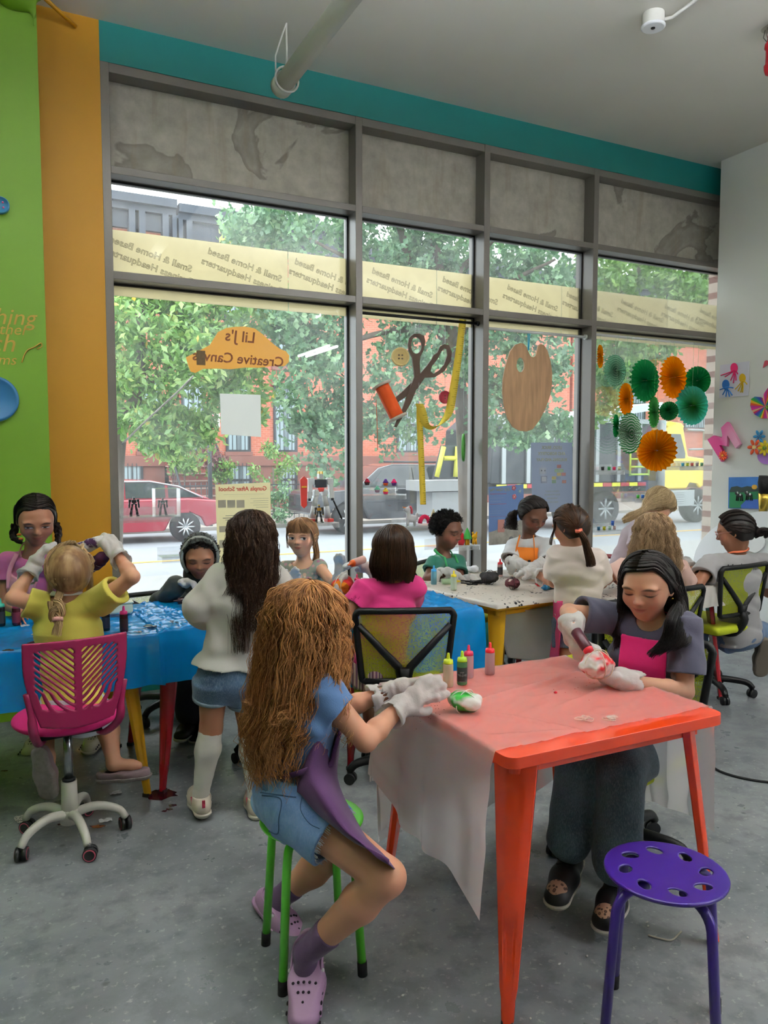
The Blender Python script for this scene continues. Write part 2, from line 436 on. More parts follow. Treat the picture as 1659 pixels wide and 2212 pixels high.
# fill uplights added out of view, plus one pendant known by its reflection
m_lamp = M('lamp_diffuser', 'f6f9ff', .5, emit=80.0); m_wp0 = M('hanger_grey', '9a9a98', .5)
k = 0
LAB = ['uplight added as fill beside the green wall', 'uplight added as fill above the pink chair', 'light hanging crosswise at the back of the room', 'uplight added as fill above the orange table', 'uplight added as fill right of the orange table', 'uplight added as fill closest to the right wall']
wl0 = atv(718, 748, 12.2); wl1 = atv(625, 772, 13.6)
for u, v, z, ax in ((-1.6, 2.2, 3.5, 0), (.1, 1.9, 3.5, 0), (wl0[0], 2*VG-12.9, wl0[2], 1), (1.75, 1.5, 3.5, 0), (3.3, .8, 3.5, 0), (4.85, -.1, 3.5, 0)):
    L = thing('pendant_and_fill_light', 'long white twin tube pendant '+LAB[k], 'pendant light', (u, v, z), 'twin tube pendant lights'); k += 1
    ex = A(1, 0, 0) if ax == 0 else A(0, 1, 0); ey = A(0, 1, 0) if ax == 0 else A(1, 0, 0); hl_ = .75; C_ = A(u, v, z)
    MB().box(C_+A(0, 0, .03 if ax else -.05), np.abs(ex)*2*hl_+np.abs(ey)*(.07 if ax else .30)+A(0, 0, .04)).build('housing', m_white, L, bev=.005)
    if not ax:
        for s_ in (-1, 1): MB().box(C_+ey*.15*s_+A(0, 0, -.01), ex*2*hl_+ey*.01+A(0, 0, .10)).build('side_lip', m_white, L)
    for s_ in (-1, 1):
        MB().tube([C_+ey*.075*s_-ex*hl_*.97, C_+ey*.075*s_+ex*hl_*.97], .02, 10).build('tube', m_lamp, L)
        MB().tube([C_+ex*hl_*.6*s_+A(0, 0, .05), C_+ex*hl_*.6*s_+A(0, 0, CEIL-z)], .004, 6).build('hanger', m_wp0, L)
# ceiling pipe, sensor, sprinkler and conduits
m_wp = M('white_pipe', 'd9d8d2', .5)
pe = atv(608, 187, 4.62); pp = thing('ceiling_pipe', 'thick white pipe running along the ceiling towards the window wall', 'pipe', (pe[0], pe[1], pe[2]))
MB().tube([pe, pe+A(0, -4.0, 0)], .055, 20).build('pipe', m_wp, pp)
MB().tube([pe+A(0, .012, 0), pe+A(0, -.075, 0)], .066, 20).build('end_coupling', m_wp, pp)
hz = pe+A(0, -.1, 0); ring = [hz+A(.072*math.cos(a), 0, .072*math.sin(a)) for a in np.linspace(0, 2*PI, 20, endpoint=False)]
MB().tube(ring, .007, 6, closed=True).tube([hz+A(0, 0, .07), (hz[0], hz[1], CEIL)], .006, 6).tube([hz+A(-.07, 0, 0), hz+A(-.07, 0, .12), (hz[0]-.03, hz[1], CEIL-.08), (hz[0], hz[1], CEIL)], .005, 6).build('hanger', m_wp, pp)
sp = atz(1411, 56, CEIL-.07); sd = thing('ceiling_sensor', 'round white sensor on the ceiling at the end of a thin conduit', 'sensor', (sp[0], sp[1], CEIL-.07))
MB().lathe([(.062, 0), (.062, .07)], (sp[0], sp[1], CEIL-.07), 28).build('mounting_box', m_wp, sd, bev=.003)
MB().lathe([(.060, -.014), (.069, -.008), (.069, 0), (.06, .003)], (sp[0], sp[1], CEIL-.07), 28).build('cover', M('sensor_white', 'eef0f4', .35), sd)
MB().lathe([(.012, -.018), (.012, -.012)], (sp[0]-.005, sp[1]-.004, CEIL-.07), 16).build('lens', m_black, sd)
c1 = atz(1520, -12, CEIL-.015)
setp(MB().tube([A(sp[0], sp[1], CEIL-.03)+A(.055, -.02, 0), A(sp[0]+.11, sp[1]-.04, CEIL-.014), c1, c1+(c1-sp)*A(1, 1, 0)*1.5], .011, 10).build('conduit', m_wp), 'thin white conduit leading from the ceiling sensor out of view', 'conduit')
kp = atz(1666, 55, CEIL-.01); sk = thing('sprinkler_head', 'red capped sprinkler head hanging from the ceiling in a wire cage', 'sprinkler', (kp[0], kp[1], CEIL))
MB().lathe([(.055, -.028), (.03, -.012), (.02, 0)], (kp[0], kp[1], CEIL), 24).build('escutcheon', M('dull_chrome', 'b9b4aa', .3, 1.0), sk)
cg = MB()
for a in np.linspace(0, 2*PI, 6, endpoint=False):
    q = A(math.cos(a), math.sin(a), 0); cg.tube([A(kp[0], kp[1], CEIL-.02)+q*.03, A(kp[0], kp[1], CEIL-.07)+q*.04, A(kp[0], kp[1], CEIL-.1)+q*.02], .0025, 5)
cg.build('cage', M('wire', '6d6a64', .35, .8), sk)
MB().lathe([(.008, -.30), (.024, -.29), (.032, -.265), (.034, -.24), (.026, -.232), (.025, -.15), (.034, -.14), (.032, -.115), (.02, -.10), (.018, -.07)], (kp[0], kp[1], CEIL), 20).build('red_cap', M('sprinkler_red', 'b3202c', .35), sk)
q0 = atv(163, 57, VW-.02); q1 = atz(92, -8, CEIL-.05)
setp(MB().tube([q0, q1], .012, 10).build('painted_rod', m_yellow), 'thin yellow painted rod slanting between yellow wall and ceiling', 'rod')
fm = SDF((-.9, 4.4, 3.55), (.45, 4.85, 4.1), .012)
for a in range(16):
    p = A(.24-.045*a+RNG.uniform(-.02, .02), 4.72, 3.98+RNG.uniform(-.05, .06)); fm.ell(p, A(.06, .05, .05)*RNG.uniform(.7, 1.4), k=.03)
fm.cone((.235, 4.71, 3.98), (.245, 4.72, 3.82), .03, .012).wob(.012, 30, 3)
setp(fm.build('painted_foam', m_green), 'lumpy green painted sealing foam along the top of the green wall', 'foam')
# writing and buttons on the green wall
m_or = M('orange_script', 'b08f34', .6)
for s, px, py, sz in (('everything', 76, 703, .125), ('together', 60, 724, .085), ('stitch', 33, 760, .14), ('seams', 35, 788, .08)):
    o = text('wall_script', s, atv(px, py, 4.737), (1, 0, 0.03), (0, 0, 1), sz, m_or, align='RIGHT', shear=.25)
    setp(o, 'word %s painted in orange script on the green wall' % s, 'lettering', 'orange script on the green wall')
nd = [atv(x, y, 4.736) for x, y in ((47, 783), (52, 768), (60, 756), (74, 750), (88, 741), (90, 748), (80, 754))]
setp(MB().tube(spline(nd, 24), .004, 5).build('wall_needle', m_or), 'orange needle and thread drawing beside the script on green wall', 'lettering')
def big_button(name, label, px, py, r, col, wallv, holes=None, rim=True):
    c = atv(px, py, wallv); t = thing(name, label, 'button', c); R = np.array([[1, 0, 0], [0, 0, -1], [0, 1, 0]], float)
    MB().lathe([(r*.97, -.002), (r, .004), (r, .022), (r*.95, .03), (r*.86, .03), (r*.82, .024), (.001, .024)], c, 40, R).build('disc', M('paint_'+col, col, .5), t)
    if holes: h = MB(); [h.ball(c+A(x*r, -.026, z*r), (r*.12, .006, r*.12), 10) for x, z in holes]; h.build('spots', M('button_pink', 'e05a86', .5), t)
    return t
big_button('wall_button', 'large blue button shape on the green wall below the script', -13, 862, .124, '2f6d9c', 4.738)
big_button('wall_button', 'small blue button shape with pink spots high on the green wall', 1, 445, .045, '2a6f96', 4.738, [(.25, .3), (.3, -.3), (-.3, .3)])
# ------------------------------------------------------------- outside: street, houses, trees, vehicles
GZ = -.45
def asphalt():
    return M('asphalt', '8b9097', .8, var=.12, vs=.5, bump=.15, bs=40)
struct('street', MB().bx((-30, 12.6, GZ-.3), (90, 20.6, GZ-.02)), asphalt())
struct('pavement', MB().bx((-30, 5.3, GZ-.3), (90, 12.6, GZ+.05)), M('pavement', '939494', .8, var=.1, vs=.6, bump=.1, bs=20))
struct('far_pavement', MB().bx((-30, 20.6, GZ-.3), (90, 34, GZ+.08)), M('far_pavement', '9a948c', .85, var=.12, vs=.5))
struct('kerb_line', MB().bx((-30, 14.75, GZ-.05), (90, 14.9, GZ-.012)), M('road_yellow', 'c8a04a', .7))
def brick(name, c1, c2, mortar, scale=1.0, bw=.21, rh=.075):
    t = NT(name); o = t.obj(); mp = t.n('Mapping', {'Vector': o, 'Rotation': (PI/2, 0, 0)}).outputs[0]
    b = t.n('TexBrick', {'Vector': mp, 'Color1': lin(c1), 'Color2': lin(c2), 'Mortar': lin(mortar), 'Scale': scale, 'Mortar Size': .008, 'Brick Width': bw, 'Row Height': rh})
    d = t.mix(t.math('MULTIPLY', t.noise(.4, 4, .6, o), .35), b.outputs[0], lin(c2))
    return t.fin(t.n('BsdfPrincipled', {'Base Color': d, 'Roughness': .85}).outputs[0])
m_brick = brick('red_brick', 'c8725a', 'b4604a', 'c0907c'); m_brown = M('brownstone', '8a5a50', .85, var=.1, vs=2)
m_dark = M('house_iron', '2d3238', .5); m_cornice = M('cornice_paint', '3c4450', .6, var=.15, vs=4)
m_pane = M('house_pane', '7d8b92', .12, var=.25, vs=1.5); m_cur = M('house_curtain', 'a9bcc4', .8)
HV = 27.0
def house(u0, u1, label, top, base_z, wins, low, mb=m_brick):
    t = thing('townhouse', label, 'house', ((u0+u1)/2, HV, GZ))
    MB().bx((u0, HV, base_z), (u1, HV+5, top)).build('brick_wall', mb, t)
    MB().bx((u0-.02, HV-.12, GZ), (u1+.02, HV+5, base_z-.02)).bx((u0-.02, HV-.2, base_z-.35), (u1+.02, HV, base_z)).build('stone_base', m_brown, t)
    for (a, b, z0, z1, arch) in wins+low:
        y = HV-.13 if z0 < base_z else HV-.01
        fr = MB(); w = .07
        fr.bx((a-w, y-.06, z0-w), (a, y+.05, z1+w)).bx((b, y-.06, z0-w), (b+w, y+.05, z1+w)).bx((a, y-.06, z1), (b, y+.05, z1+w)).bx((a, y-.06, z0-w), (b, y+.05, z0))
        fr.bx((a, y-.05, (z0+z1)/2-.04), (b, y+.04, (z0+z1)/2+.04))
        n = max(4, int((b-a)/.14))
        for i in range(1, n): fr.bx((a+(b-a)*i/n-.012, y-.09, z0), (a+(b-a)*i/n+.012, y-.065, z1))
        f = fr.build('window', m_dark, t)
        MB().bx((a, y-.01, z0), (b, y+.02, z1)).build('pane', m_pane, f)
        MB().bx((a+.05, y-.02, z0), (a+(b-a)*.42, y-.011, z1)).bx((b-(b-a)*.42, y-.02, z0), (b-.05, y-.011, z1)).build('curtain', m_cur, f)
        if not arch: MB().bx((a-.15, y-.1, z1+w), (b+.15, y+.02, z1+w+.32)).bx((a-.12, y-.12, z0-w-.14), (b+.12, y+.02, z0-w)).build('lintel', m_brown, t)
    c = MB(); c.bx((u0, HV-.55, top-.15), (u1, HV+.1, top+.12)).bx((u0, HV-.35, top-.35), (u1, HV+.1, top-.15)).bx((u0, HV-.16, top-.9), (u1, HV+.05, top-.35))
    nb = 4; L = (u1-u0)/nb
    for i in range(nb+1):
        x = u0+.2+(u1-u0-.4)*i/nb
        for dx in (-.16, .16): c.bx((x+dx-.1, HV-.42, top-1.15), (x+dx+.1, HV, top-.35)).bx((x+dx-.09, HV-.3, top-1.45), (x+dx+.09, HV, top-1.15))
        if i < nb:
            pts = [(x, 0)]+[(x+L*j/12, .55*math.sin(PI*j/12)**.7) for j in range(13)]+[(x+L, .8), (x, .8)]
            c.prism([(p[0], p[1]) for p in pts], (0, HV-.14, top-1.35), (1, 0, 0), (0, 0, 1), (0, .12, 0))
    c.build('cornice', m_cornice, t)
    return t
def hz(py): return atv(600, py, HV)[2]
def hu(px, py=900): return atv(px, py, HV)[0]
TOP = atv(420, 462, HV)[2]
Bz = hz(985)
W1 = (hu(594), hu(637), hz(972), hz(838), False); W2 = (hu(491), hu(536), hz(972), hz(838), False)
W0 = (hu(396), hu(438), hz(972), hz(838), False)
up = [(a, b, z0+3.1, z1+3.0, False) for a, b, z0, z1, _ in (W0, W1, W2)]
house(hu(388), hu(760), 'red brick townhouse with dark bracketed cornice and tall barred windows', TOP, Bz, [W0, W1, W2]+up, [(hu(494), hu(536), GZ+.55, hz(1000), True), (hu(604), hu(634), GZ+.55, hz(1000), True)])
house(hu(60), hu(384), 'red brick townhouse with blue grey cornice behind the leftmost tree', TOP+.1, Bz, [(hu(300), hu(345), hz(972), hz(838), False), (hu(205), hu(250), hz(972), hz(838), False)], [(hu(262), hu(300), GZ+.5, hz(1000), True)])
house(hu(770), hu(1230), 'shaded red brick townhouse behind the oak tree', TOP-.6, Bz, [(hu(860), hu(900), hz(972), hz(850), False), (hu(1010), hu(1050), hz(972), hz(850), False)], [])
house(hu(1236), hu(1900), 'red brick townhouse behind the yellow dump truck', TOP-.3, Bz, [(hu(1480), hu(1530), hz(900), hz(780), False), (hu(1330), hu(1390), hz(900), hz(780), False)], [])
st = thing('stoop', 'brownstone entrance steps with pale treads and iron railings', 'steps', (hu(400), HV-1, GZ))
s1 = MB(); s2 = MB(); a, b = hu(352), hu(452)
for i in range(8):
    z = GZ+.24*(i+1); s1.bx((a, HV-2.6+i*.3, GZ), (b, HV, z-.04)); s2.bx((a-.03, HV-2.65+i*.3, z-.04), (b+.03, HV-2.2+i*.3, z))
s1.build('steps', brick('step_brick', 'a4584c', '8d4a41', '7a4a40'), st); s2.build('treads', M('tread_stone', 'b59a90', .8), st)
for x in (a, b):
    r = MB(); r.tube([(x, HV-2.7, GZ+1.0), (x, HV-.2, GZ+2.95)], .035, 6)
    for i in range(9): r.tube([(x, HV-2.7+i*.3, GZ+.1+i*.235), (x, HV-2.7+i*.3, GZ+1+i*.234)], .016, 5)
    r.build('railing', m_dark, st)
fe = MB(); FV = 22.6; f0, f1 = atv(338, 1060, FV)[0], atv(1000, 1060, FV)[0]
for x in np.arange(f0, f1, .16): fe.tube([(x, FV, GZ), (x, FV, GZ+1.22)], .014, 4)
for z in (.2, 1.1): fe.bx((f0, FV-.02, GZ+z), (f1, FV+.02, GZ+z+.04))
setp(fe.build('iron_fence', m_dark), 'black iron picket fence in front of the townhouses', 'fence')
def leaf_mat(name, stops, tl=.35):
    t = NT(name); a = t.n('Attribute', attribute_name='rnd').outputs['Fac']
    c = t.ramp(a, stops); d = t.n('BsdfDiffuse', {'Color': c}).outputs[0]; tr = t.n('BsdfTranslucent', {'Color': c}).outputs[0]
    m = t.n('MixShader', {0: tl, 1: d, 2: tr}).outputs[0]
    return t.fin(t.n('MixShader', {0: .06, 1: m, 2: t.n('BsdfGlossy', {'Color': (1, 1, 1, 1), 'Roughness': .35}).outputs[0]}).outputs[0])
LG = [(0, lin('4d7f3c')), (.35, lin('76a552')), (.6, lin('9bc26c')), (.86, lin('b8cc74')), (.9, lin('e0c04a')), (1, lin('f0d860'))]
OK_ = [(0, lin('3d6648')), (.4, lin('5d8a62')), (.75, lin('86ad7c')), (1, lin('b4d0a0'))]
YG = [(0, lin('44702f')), (.5, lin('6fa044')), (1, lin('b2cf74'))]
def leaves(name, blobs, n, size, mat, parent, seed=0, long=2.0, lobed=False):
    """leaf clusters: each leaf a small folded blade; blobs = (centre, radii, weight)"""
    r = np.random.default_rng(seed); w = np.array([b[2] for b in blobs], float); w /= w.sum()
    ci = r.choice(len(blobs), n, p=w); C_ = np.array([b[0] for b in blobs])[ci]; R_ = np.array([b[1] for b in blobs])[ci]
    d = r.normal(size=(n, 3)); d /= np.linalg.norm(d, axis=1)[:, None]; rad = r.uniform(.25, 1, n)**.5
    # twigs: pull leaves into tufts
    P = C_+R_*d*rad[:, None]; nt = max(20, n//26); tw = P[r.choice(n, nt)]; ti = r.integers(0, nt, n)
    P = tw[ti]+r.normal(size=(n, 3))*size*1.3
    ax = r.normal(size=(n, 3)); ax[:, 2] -= .5; ax /= np.linalg.norm(ax, axis=1)[:, None]
    sd = np.cross(ax, r.normal(size=(n, 3))); sd /= np.linalg.norm(sd, axis=1)[:, None]; nn = np.cross(ax, sd)
    s = size*r.uniform(.6, 1.3, n)[:, None]; L = ax*s*long*.5; W = sd*s*.5
    v = np.stack([P-L, P-L*.1+W+nn*s*.12, P+L, P-L*.1-W+nn*s*.12], 1)
    if lobed:
        v = np.stack([P-L, P-L*.35+W*.9+nn*s*.1, P-L*.05+W*.35, P+L*.4+W*.95+nn*s*.1, P+L, P+L*.4-W*.95+nn*s*.1, P-L*.05-W*.35, P-L*.35-W*.9+nn*s*.1], 1)
        k = 8; q = np.arange(n*8).reshape(n, 8)
    else: k = 4; q = np.arange(n*4).reshape(n, 4)
    rn = np.clip(np.repeat(r.beta(2, 2.2, n)*.8+.2*r.random(nt)[ti], k), 0, 1)
    o = raw_mesh(name, v.reshape(-1, 3), q, mat, parent, {'rnd': ('FLOAT', rn)})
    o.data.polygons.foreach_set('use_smooth', np.zeros(n, bool)); return o
m_bark = M('bark', '6e6259', .9, var=.35, vs=6, bump=.6, bs=14, stretch=(1, 1, .25), bd=.02)
def tree(label, base, limbs, blobs, n, size, mat, seed, long=2.0, lobed=False):
    t = thing('street_tree', label, 'tree', base); mb = MB()
    for pts, r0, r1 in limbs: sp_ = spline(pts, 12); mb.tube(sp_, list(np.linspace(r0, r1, 12)), 8)
    mb.build('trunk', m_bark, t); leaves('foliage', blobs, n, size, mat, t, seed, long, lobed); return t
m_lg = leaf_mat('yellowing_leaves', LG); m_oak = leaf_mat('oak_leaves', OK_, .3); m_yg = leaf_mat('fresh_leaves', YG)
def B(px, py, d, rx, rz, ry=None, w=1.0): return (atd(px, py, d), A(rx, ry or rx, rz), w)
bA = atz(252, 1210, GZ); bA = atd(245, 1190, 12.5)
tree('leafy tree turning yellow beyond the left window', (bA[0], bA[1], GZ),
     [([(bA[0], bA[1], GZ), atd(258, 930, 12.5), atd(296, 860, 12.4), atd(305, 790, 12.3), atd(300, 640, 12.4)], .13, .06), ([atd(296, 860, 12.4), atd(360, 800, 12.2), atd(430, 770, 12)], .05, .015), ([atd(258, 930, 12.5), atd(250, 760, 12.8), atd(330, 640, 13)], .08, .02)],
     [B(330, 700, 12.4, 1.0, .75, w=2.4), B(480, 680, 12.8, .9, .6, w=1.6), B(440, 790, 12.2, .9, .7, w=1.6), B(300, 860, 12.2, .55, .7, w=1.0), B(380, 930, 12.6, .75, .55, w=1.2), B(520, 850, 12.6, .55, .5, w=.7), B(300, 620, 12.8, .7, .5, w=1), B(430, 620, 12.8, .8, .35, w=.8), B(505, 515, 12.5, .15, .12, w=.08), B(610, 640, 12.9, .4, .3, w=.4)],
     15000, .068, m_lg, 1, 2.1)
bB = atz(1010, 1216, GZ)
tree('oak tree with grey trunk on the pavement behind the hanging scissors', (bB[0], bB[1], GZ),
     [([(bB[0], bB[1], GZ), atd(1008, 1100, 13.9), atd(1002, 960, 13.7), atd(990, 800, 13.2), atd(955, 620, 12.8), atd(930, 470, 12.6)], .17, .07), ([atd(990, 800, 13.2), atd(900, 600, 12.6), atd(862, 480, 12.2), atd(850, 380, 12)], .09, .04), ([atd(980, 740, 13), atd(1090, 620, 12.5), atd(1200, 560, 12.2)], .07, .02), ([atd(975, 700, 13), atd(820, 720, 12.4), atd(700, 760, 12), atd(640, 780, 12)], .06, .015), ([atd(955, 620, 12.8), atd(1080, 500, 12.4), atd(1120, 420, 12.2)], .07, .03), ([atd(900, 600, 12.6), atd(760, 560, 12), atd(640, 500, 11.8)], .05, .015)],
     [B(680, 700, 12.2, .75, .7, w=1.3), B(690, 830, 12, .7, .8, w=1.3), B(660, 480, 12, .9, .5, w=1.2), B(860, 620, 12.6, 1.0, .8, w=1.6), B(860, 460, 12.6, 1.1, .6, w=1.5), B(1080, 500, 12.8, 1.3, .7, w=1.7), B(1130, 760, 12.6, .8, 1.0, w=1.7), B(880, 850, 12.4, .7, .9, w=1.2), B(820, 930, 12.6, .35, .5, w=.5), B(1090, 890, 12.4, .5, .55, w=.9), B(700, 960, 12, .4, .55, w=.6), B(1180, 620, 12.8, .8, .7, w=1.2), B(560, 490, 12.2, .6, .35, w=.5), B(960, 740, 12.9, .8, .8, w=1.2), B(1180, 930, 13, .6, .25, w=.5), B(950, 540, 13.1, 1.0, .7, w=1)],
     17000, .085, m_oak, 2, 1.8, True)
bC = atz(1245, 1160, GZ)
tree('pale green tree beyond the rightmost window', (bC[0], bC[1], GZ),
     [([(bC[0], bC[1], GZ), atd(1262, 900, 16), atd(1290, 700, 15.5), atd(1400, 560, 15)], .14, .05), ([atd(1290, 700, 15.5), atd(1330, 640, 15), atd(1480, 690, 15)], .06, .02)],
     [B(1340, 600, 15, 1.2, .6, w=1.6), B(1330, 760, 15, .7, .8, w=1.2), B(1430, 640, 15.2, 1.1, .6, w=1.4), B(1500, 600, 15, .6, .5, w=.6), B(1530, 680, 14, .25, .5, w=.5), B(1390, 740, 15.4, .8, .4, w=.7), B(1300, 860, 15.6, .5, .5, w=.6)],
     8500, .075, m_yg, 3, 2.0)
for px, py, rr, lab, mt, sz in ((478, 1017, .45, 'small round bright green bush on the townhouse steps', m_yg, .07), (398, 1003, .42, 'bright green bush beside the left stair railing', m_yg, .07), (590, 1010, .75, 'thin leafy shrub in front of the brick house', m_yg, .08), (600, 1085, .7, 'low bush inside the iron fence', m_oak, .08), (455, 990, .45, 'dark red potted shrub by the entrance steps', None, .07)):
    c = atd(px, py, 22.0 if py > 1050 else 25.0)
    if mt is None: mt = leaf_mat('red_leaves', [(0, lin('5a2f38')), (1, lin('9a5a58'))])
    t = thing('garden_shrub', lab, 'shrub', (c[0], c[1], GZ)); MB().tube([(c[0], c[1], GZ+.1), c], .03, 5).build('stem', m_bark, t)
    leaves('foliage', [(c, A(rr, rr, rr*(1.5 if 'thin' in lab else .8)), 1)], 700, sz, mt, t, int(px))
# parking sign
g = atz(455, 1150, GZ); g = atd(455, 1120, 21.0)
ps = thing('street_sign', 'black pole with white parking sign in front of the steps', 'sign', (g[0], g[1], GZ))
MB().tube([(g[0], g[1], GZ), (g[0], g[1], atd(455, 890, 21)[2])], .06, 8).build('pole', m_dark, ps)
tp = atd(463, 908, 20.9); o_ = MB(); o_.box(tp, (.30, .02, .36)); pl = o_.build('sign_plate', M('sign_white', 'e8e8e8', .5), ps)
o_ = MB(); o_.box(tp+A(-.07, -.014, .09), (.09, .006, .12)).box(tp+A(0, -.014, -.12), (.2, .006, .03)); o_.build('red_marking', M('sign_red', 'c0404a', .5), pl)
# cars -------------------------------------------------
m_tyre = M('tyre', '1d1e20', .8); m_rim = M('alloy', 'c8cacd', .3, .7); m_cwin = M('car_window', '202a30', .05, spec=.8)
def wheel(parent, c, r, w, spokes=10, rim=m_rim):
    R = np.array([[1, 0, 0], [0, 0, -1], [0, 1, 0]], float); c = A(c)
    o = MB().lathe([(r*.55, -w/2), (r*.92, -w/2), (r, -w/3), (r, w/3), (r*.92, w/2), (r*.55, w/2)], c, 28, R, cap=False).build('wheel', m_tyre, parent)
    m = MB()
    m.tube([c+A(0, w*.2, 0), c+A(0, -w*.42, 0)], r*.14, 10)
    for i in range(spokes):
        a = 2*PI*i/spokes; q = A(math.cos(a), 0, math.sin(a)); m.tube([c+A(0, -w*.4, 0)+q*r*.1, c+A(0, -w*.42, 0)+q*r*.62], r*.06, 5)
    m.lathe([(r*.58, -w*.44), (r*.68, -w*.48), (r*.68, -w*.4)], c, 28, np.array([[1, 0, 0], [0, 0, 1], [0, 1, 0]], float), cap=False)
    m.build('alloy', rim, o)
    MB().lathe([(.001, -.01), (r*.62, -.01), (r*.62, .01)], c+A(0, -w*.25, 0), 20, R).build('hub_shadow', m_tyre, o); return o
def car(label, rear, v, zc, body, mcol, profile, cabin, wheels, wr, width, direction=1, name='car', chrome=True):
    """side-on car; profile and cabin outlines (metres from the rear bumper, height above the road)"""
    t = thing(name, label, 'car', (rear, v, zc)); e = A(direction, 0, 0)
    O = A(rear, v-width/2, zc); m = MB(); m.prism(profile, O, e, UP, (0, width, 0)); b = m.build('body', mcol, t, bev=.07, seg=3)
    n = len(cabin); m = MB(); c0 = A(rear, v-width/2+.06, zc)
    lo = [c0+x*e+z*UP+A(0, .16*max(0, (z-.9)/.5), 0) for x, z in cabin]; hi = [A(rear, v+width/2-.06, zc)+x*e+z*UP-A(0, .16*max(0, (z-.9)/.5), 0) for x, z in cabin]
    m.add(lo+hi, [tuple(range(n))]+[tuple(range(2*n-1, n-1, -1))]+[(i, (i+1) % n, n+(i+1) % n, n+i) for i in range(n)]); m.build('cabin', mcol, t, bev=.05, seg=3)
    return t, O, e
RED = M('car_red', '9a1230', .18, coat=.8); cv = 19.0; zr = GZ
r0 = atv(470, 1120, cv)[0]
prof = [(0, .45), (0.02, .75), (.12, .93), (.9, 1.0), (3.2, .98), (4.4, .82), (4.8, .6), (4.85, .35), (4.3, .28), (4.12, .55), (3.9, .66), (3.65, .66), (3.42, .55), (3.28, .25), (1.45, .25), (1.3, .55), (1.1, .66), (.85, .66), (.62, .55), (.5, .3)]
cab = [(.35, .96), (1.05, 1.27), (1.7, 1.42), (2.4, 1.43), (3.0, 1.25), (3.6, .96)]
t, O, e = car('dark red sedan parked across the street beyond the left window', r0, cv, zr, prof, RED, prof, cab, None, .33, 1.8, -1)
m = MB(); q = lambda x, z, k=.155: O+x*e+z*UP+A(0, .055+.16*max(0, (z-.9)/.5)-.012, 0)
for pts in ([(.62, 1.02), (1.12, 1.25), (1.35, 1.30), (1.35, 1.02)], [(1.42, 1.02), (1.42, 1.31), (1.75, 1.37), (2.3, 1.37), (2.3, 1.02)], [(2.38, 1.02), (2.38, 1.36), (2.95, 1.2), (3.3, 1.02)]):
    m.add([q(x, z) for x, z in pts], [tuple(range(len(pts)))])
m.build('side_windows', m_cwin, t, solid=.01)
m = MB(); m.tube([q(.55, 1.0), q(1.1, 1.275), q(1.75, 1.395), q(2.35, 1.395), q(3.0, 1.21), q(3.42, 1.0)], .018, 5); m.build('window_trim', m_rim, t)
m = MB(); m.box(O+1.9*e+A(0, -.01, .85), (.2, .03, .03)).box(O+2.9*e+A(0, -.01, .85), (.2, .03, .03)); m.build('door_handles', RED, t)
m = MB(); m.box(O+.12*e+A(0, .05, .83), (.28, .14, .12)); m.build('tail_light', M('tail_red', 'd0202c', .2), t)
for x in (.98, 3.78): wheel(t, O+x*e+A(0, .1, .33), .35, .22, 10); 
SUV = M('car_dark', '252a33', .2, coat=.8); cv = 18.9
r1 = atv(648, 1110, cv)[0]
prof2 = [(0, .5), (.03, .95), (.15, 1.08), (1.35, 1.16), (4.6, 1.16), (4.9, 1.0), (4.95, .5), (4.6, .4), (4.4, .65), (4.1, .8), (3.8, .8), (3.5, .65), (3.35, .35), (1.5, .35), (1.35, .65), (1.1, .8), (.8, .8), (.55, .65), (.42, .4)]
cab2 = [(1.2, 1.12), (1.95, 1.68), (2.4, 1.78), (4.3, 1.76), (4.75, 1.3), (4.8, 1.12)]
t, O, e = car('dark blue grey SUV parked across the street behind the toy robot', r1, cv, zr, prof2, SUV, prof2, cab2, None, .4, 1.95, 1)
m = MB()
for pts in ([(1.62, 1.2), (2.05, 1.62), (2.85, 1.68), (2.85, 1.2)], [(2.95, 1.2), (2.95, 1.68), (3.8, 1.67), (3.8, 1.2)], [(3.9, 1.2), (3.9, 1.66), (4.35, 1.62), (4.6, 1.2)]):
    m.add([q(x, z) for x, z in pts], [tuple(range(len(pts)))])
m.build('side_windows', m_cwin, t, solid=.01)
m = MB(); m.tube([O+2.1*e+A(0, .3, 1.84), O+4.2*e+A(0, .3, 1.82)], .025, 6); m.build('roof_rail', m_dark, t)
m = MB(); m.box(O+.02*e+A(0, .3, .92), (.12, .35, .14)); m.build('headlight', M('headlight', 'd6dde2', .15), t)
m = MB(); m.box(O+.0*e+A(0, .95, .85), (.06, .8, .26)); m.build('grille', m_dark, t)
for x in (.95, 3.95): wheel(t, O+x*e+A(0, .12, .4), .4, .25, 6)
# dump truck
TV = 16.6; tk = thing('dump_truck', 'yellow cab dump truck with dark body stopped beyond the right windows', 'truck', (atv(1300, 1130, TV)[0], TV, GZ))
def tu(px): return atv(px, 1050, TV)[0]
def tz(py): return atv(1350, py, TV)[2]
YEL = M('truck_yellow', 'f0cf20', .3, coat=.4); DK = M('truck_dark', '2a3138', .45); TG = M('truck_teal', '2c5a62', .5); STEEL = M('truck_steel', '9aa0a2', .4, .4)
a, b = tu(1058), tu(1400)
m = MB(); m.prism([(a, tz(1040)), (a+.1, tz(930)), (a+.5, tz(905)), (b, tz(905)), (b+.3, tz(960)), (b-.2, tz(1040))], (0, TV, 0), (1, 0, 0), (0, 0, 1), (0, 2.4, 0)); m.build('dump_body', DK, tk, bev=.04)
m = MB()
for x in np.linspace(a+.4, b-.4, 7): m.bx((x-.06, TV-.06, tz(1040)), (x+.06, TV, tz(910)))
m.bx((a, TV-.1, tz(915)), (b+.1, TV+.02, tz(905))); m.build('body_ribs', STEEL, tk)
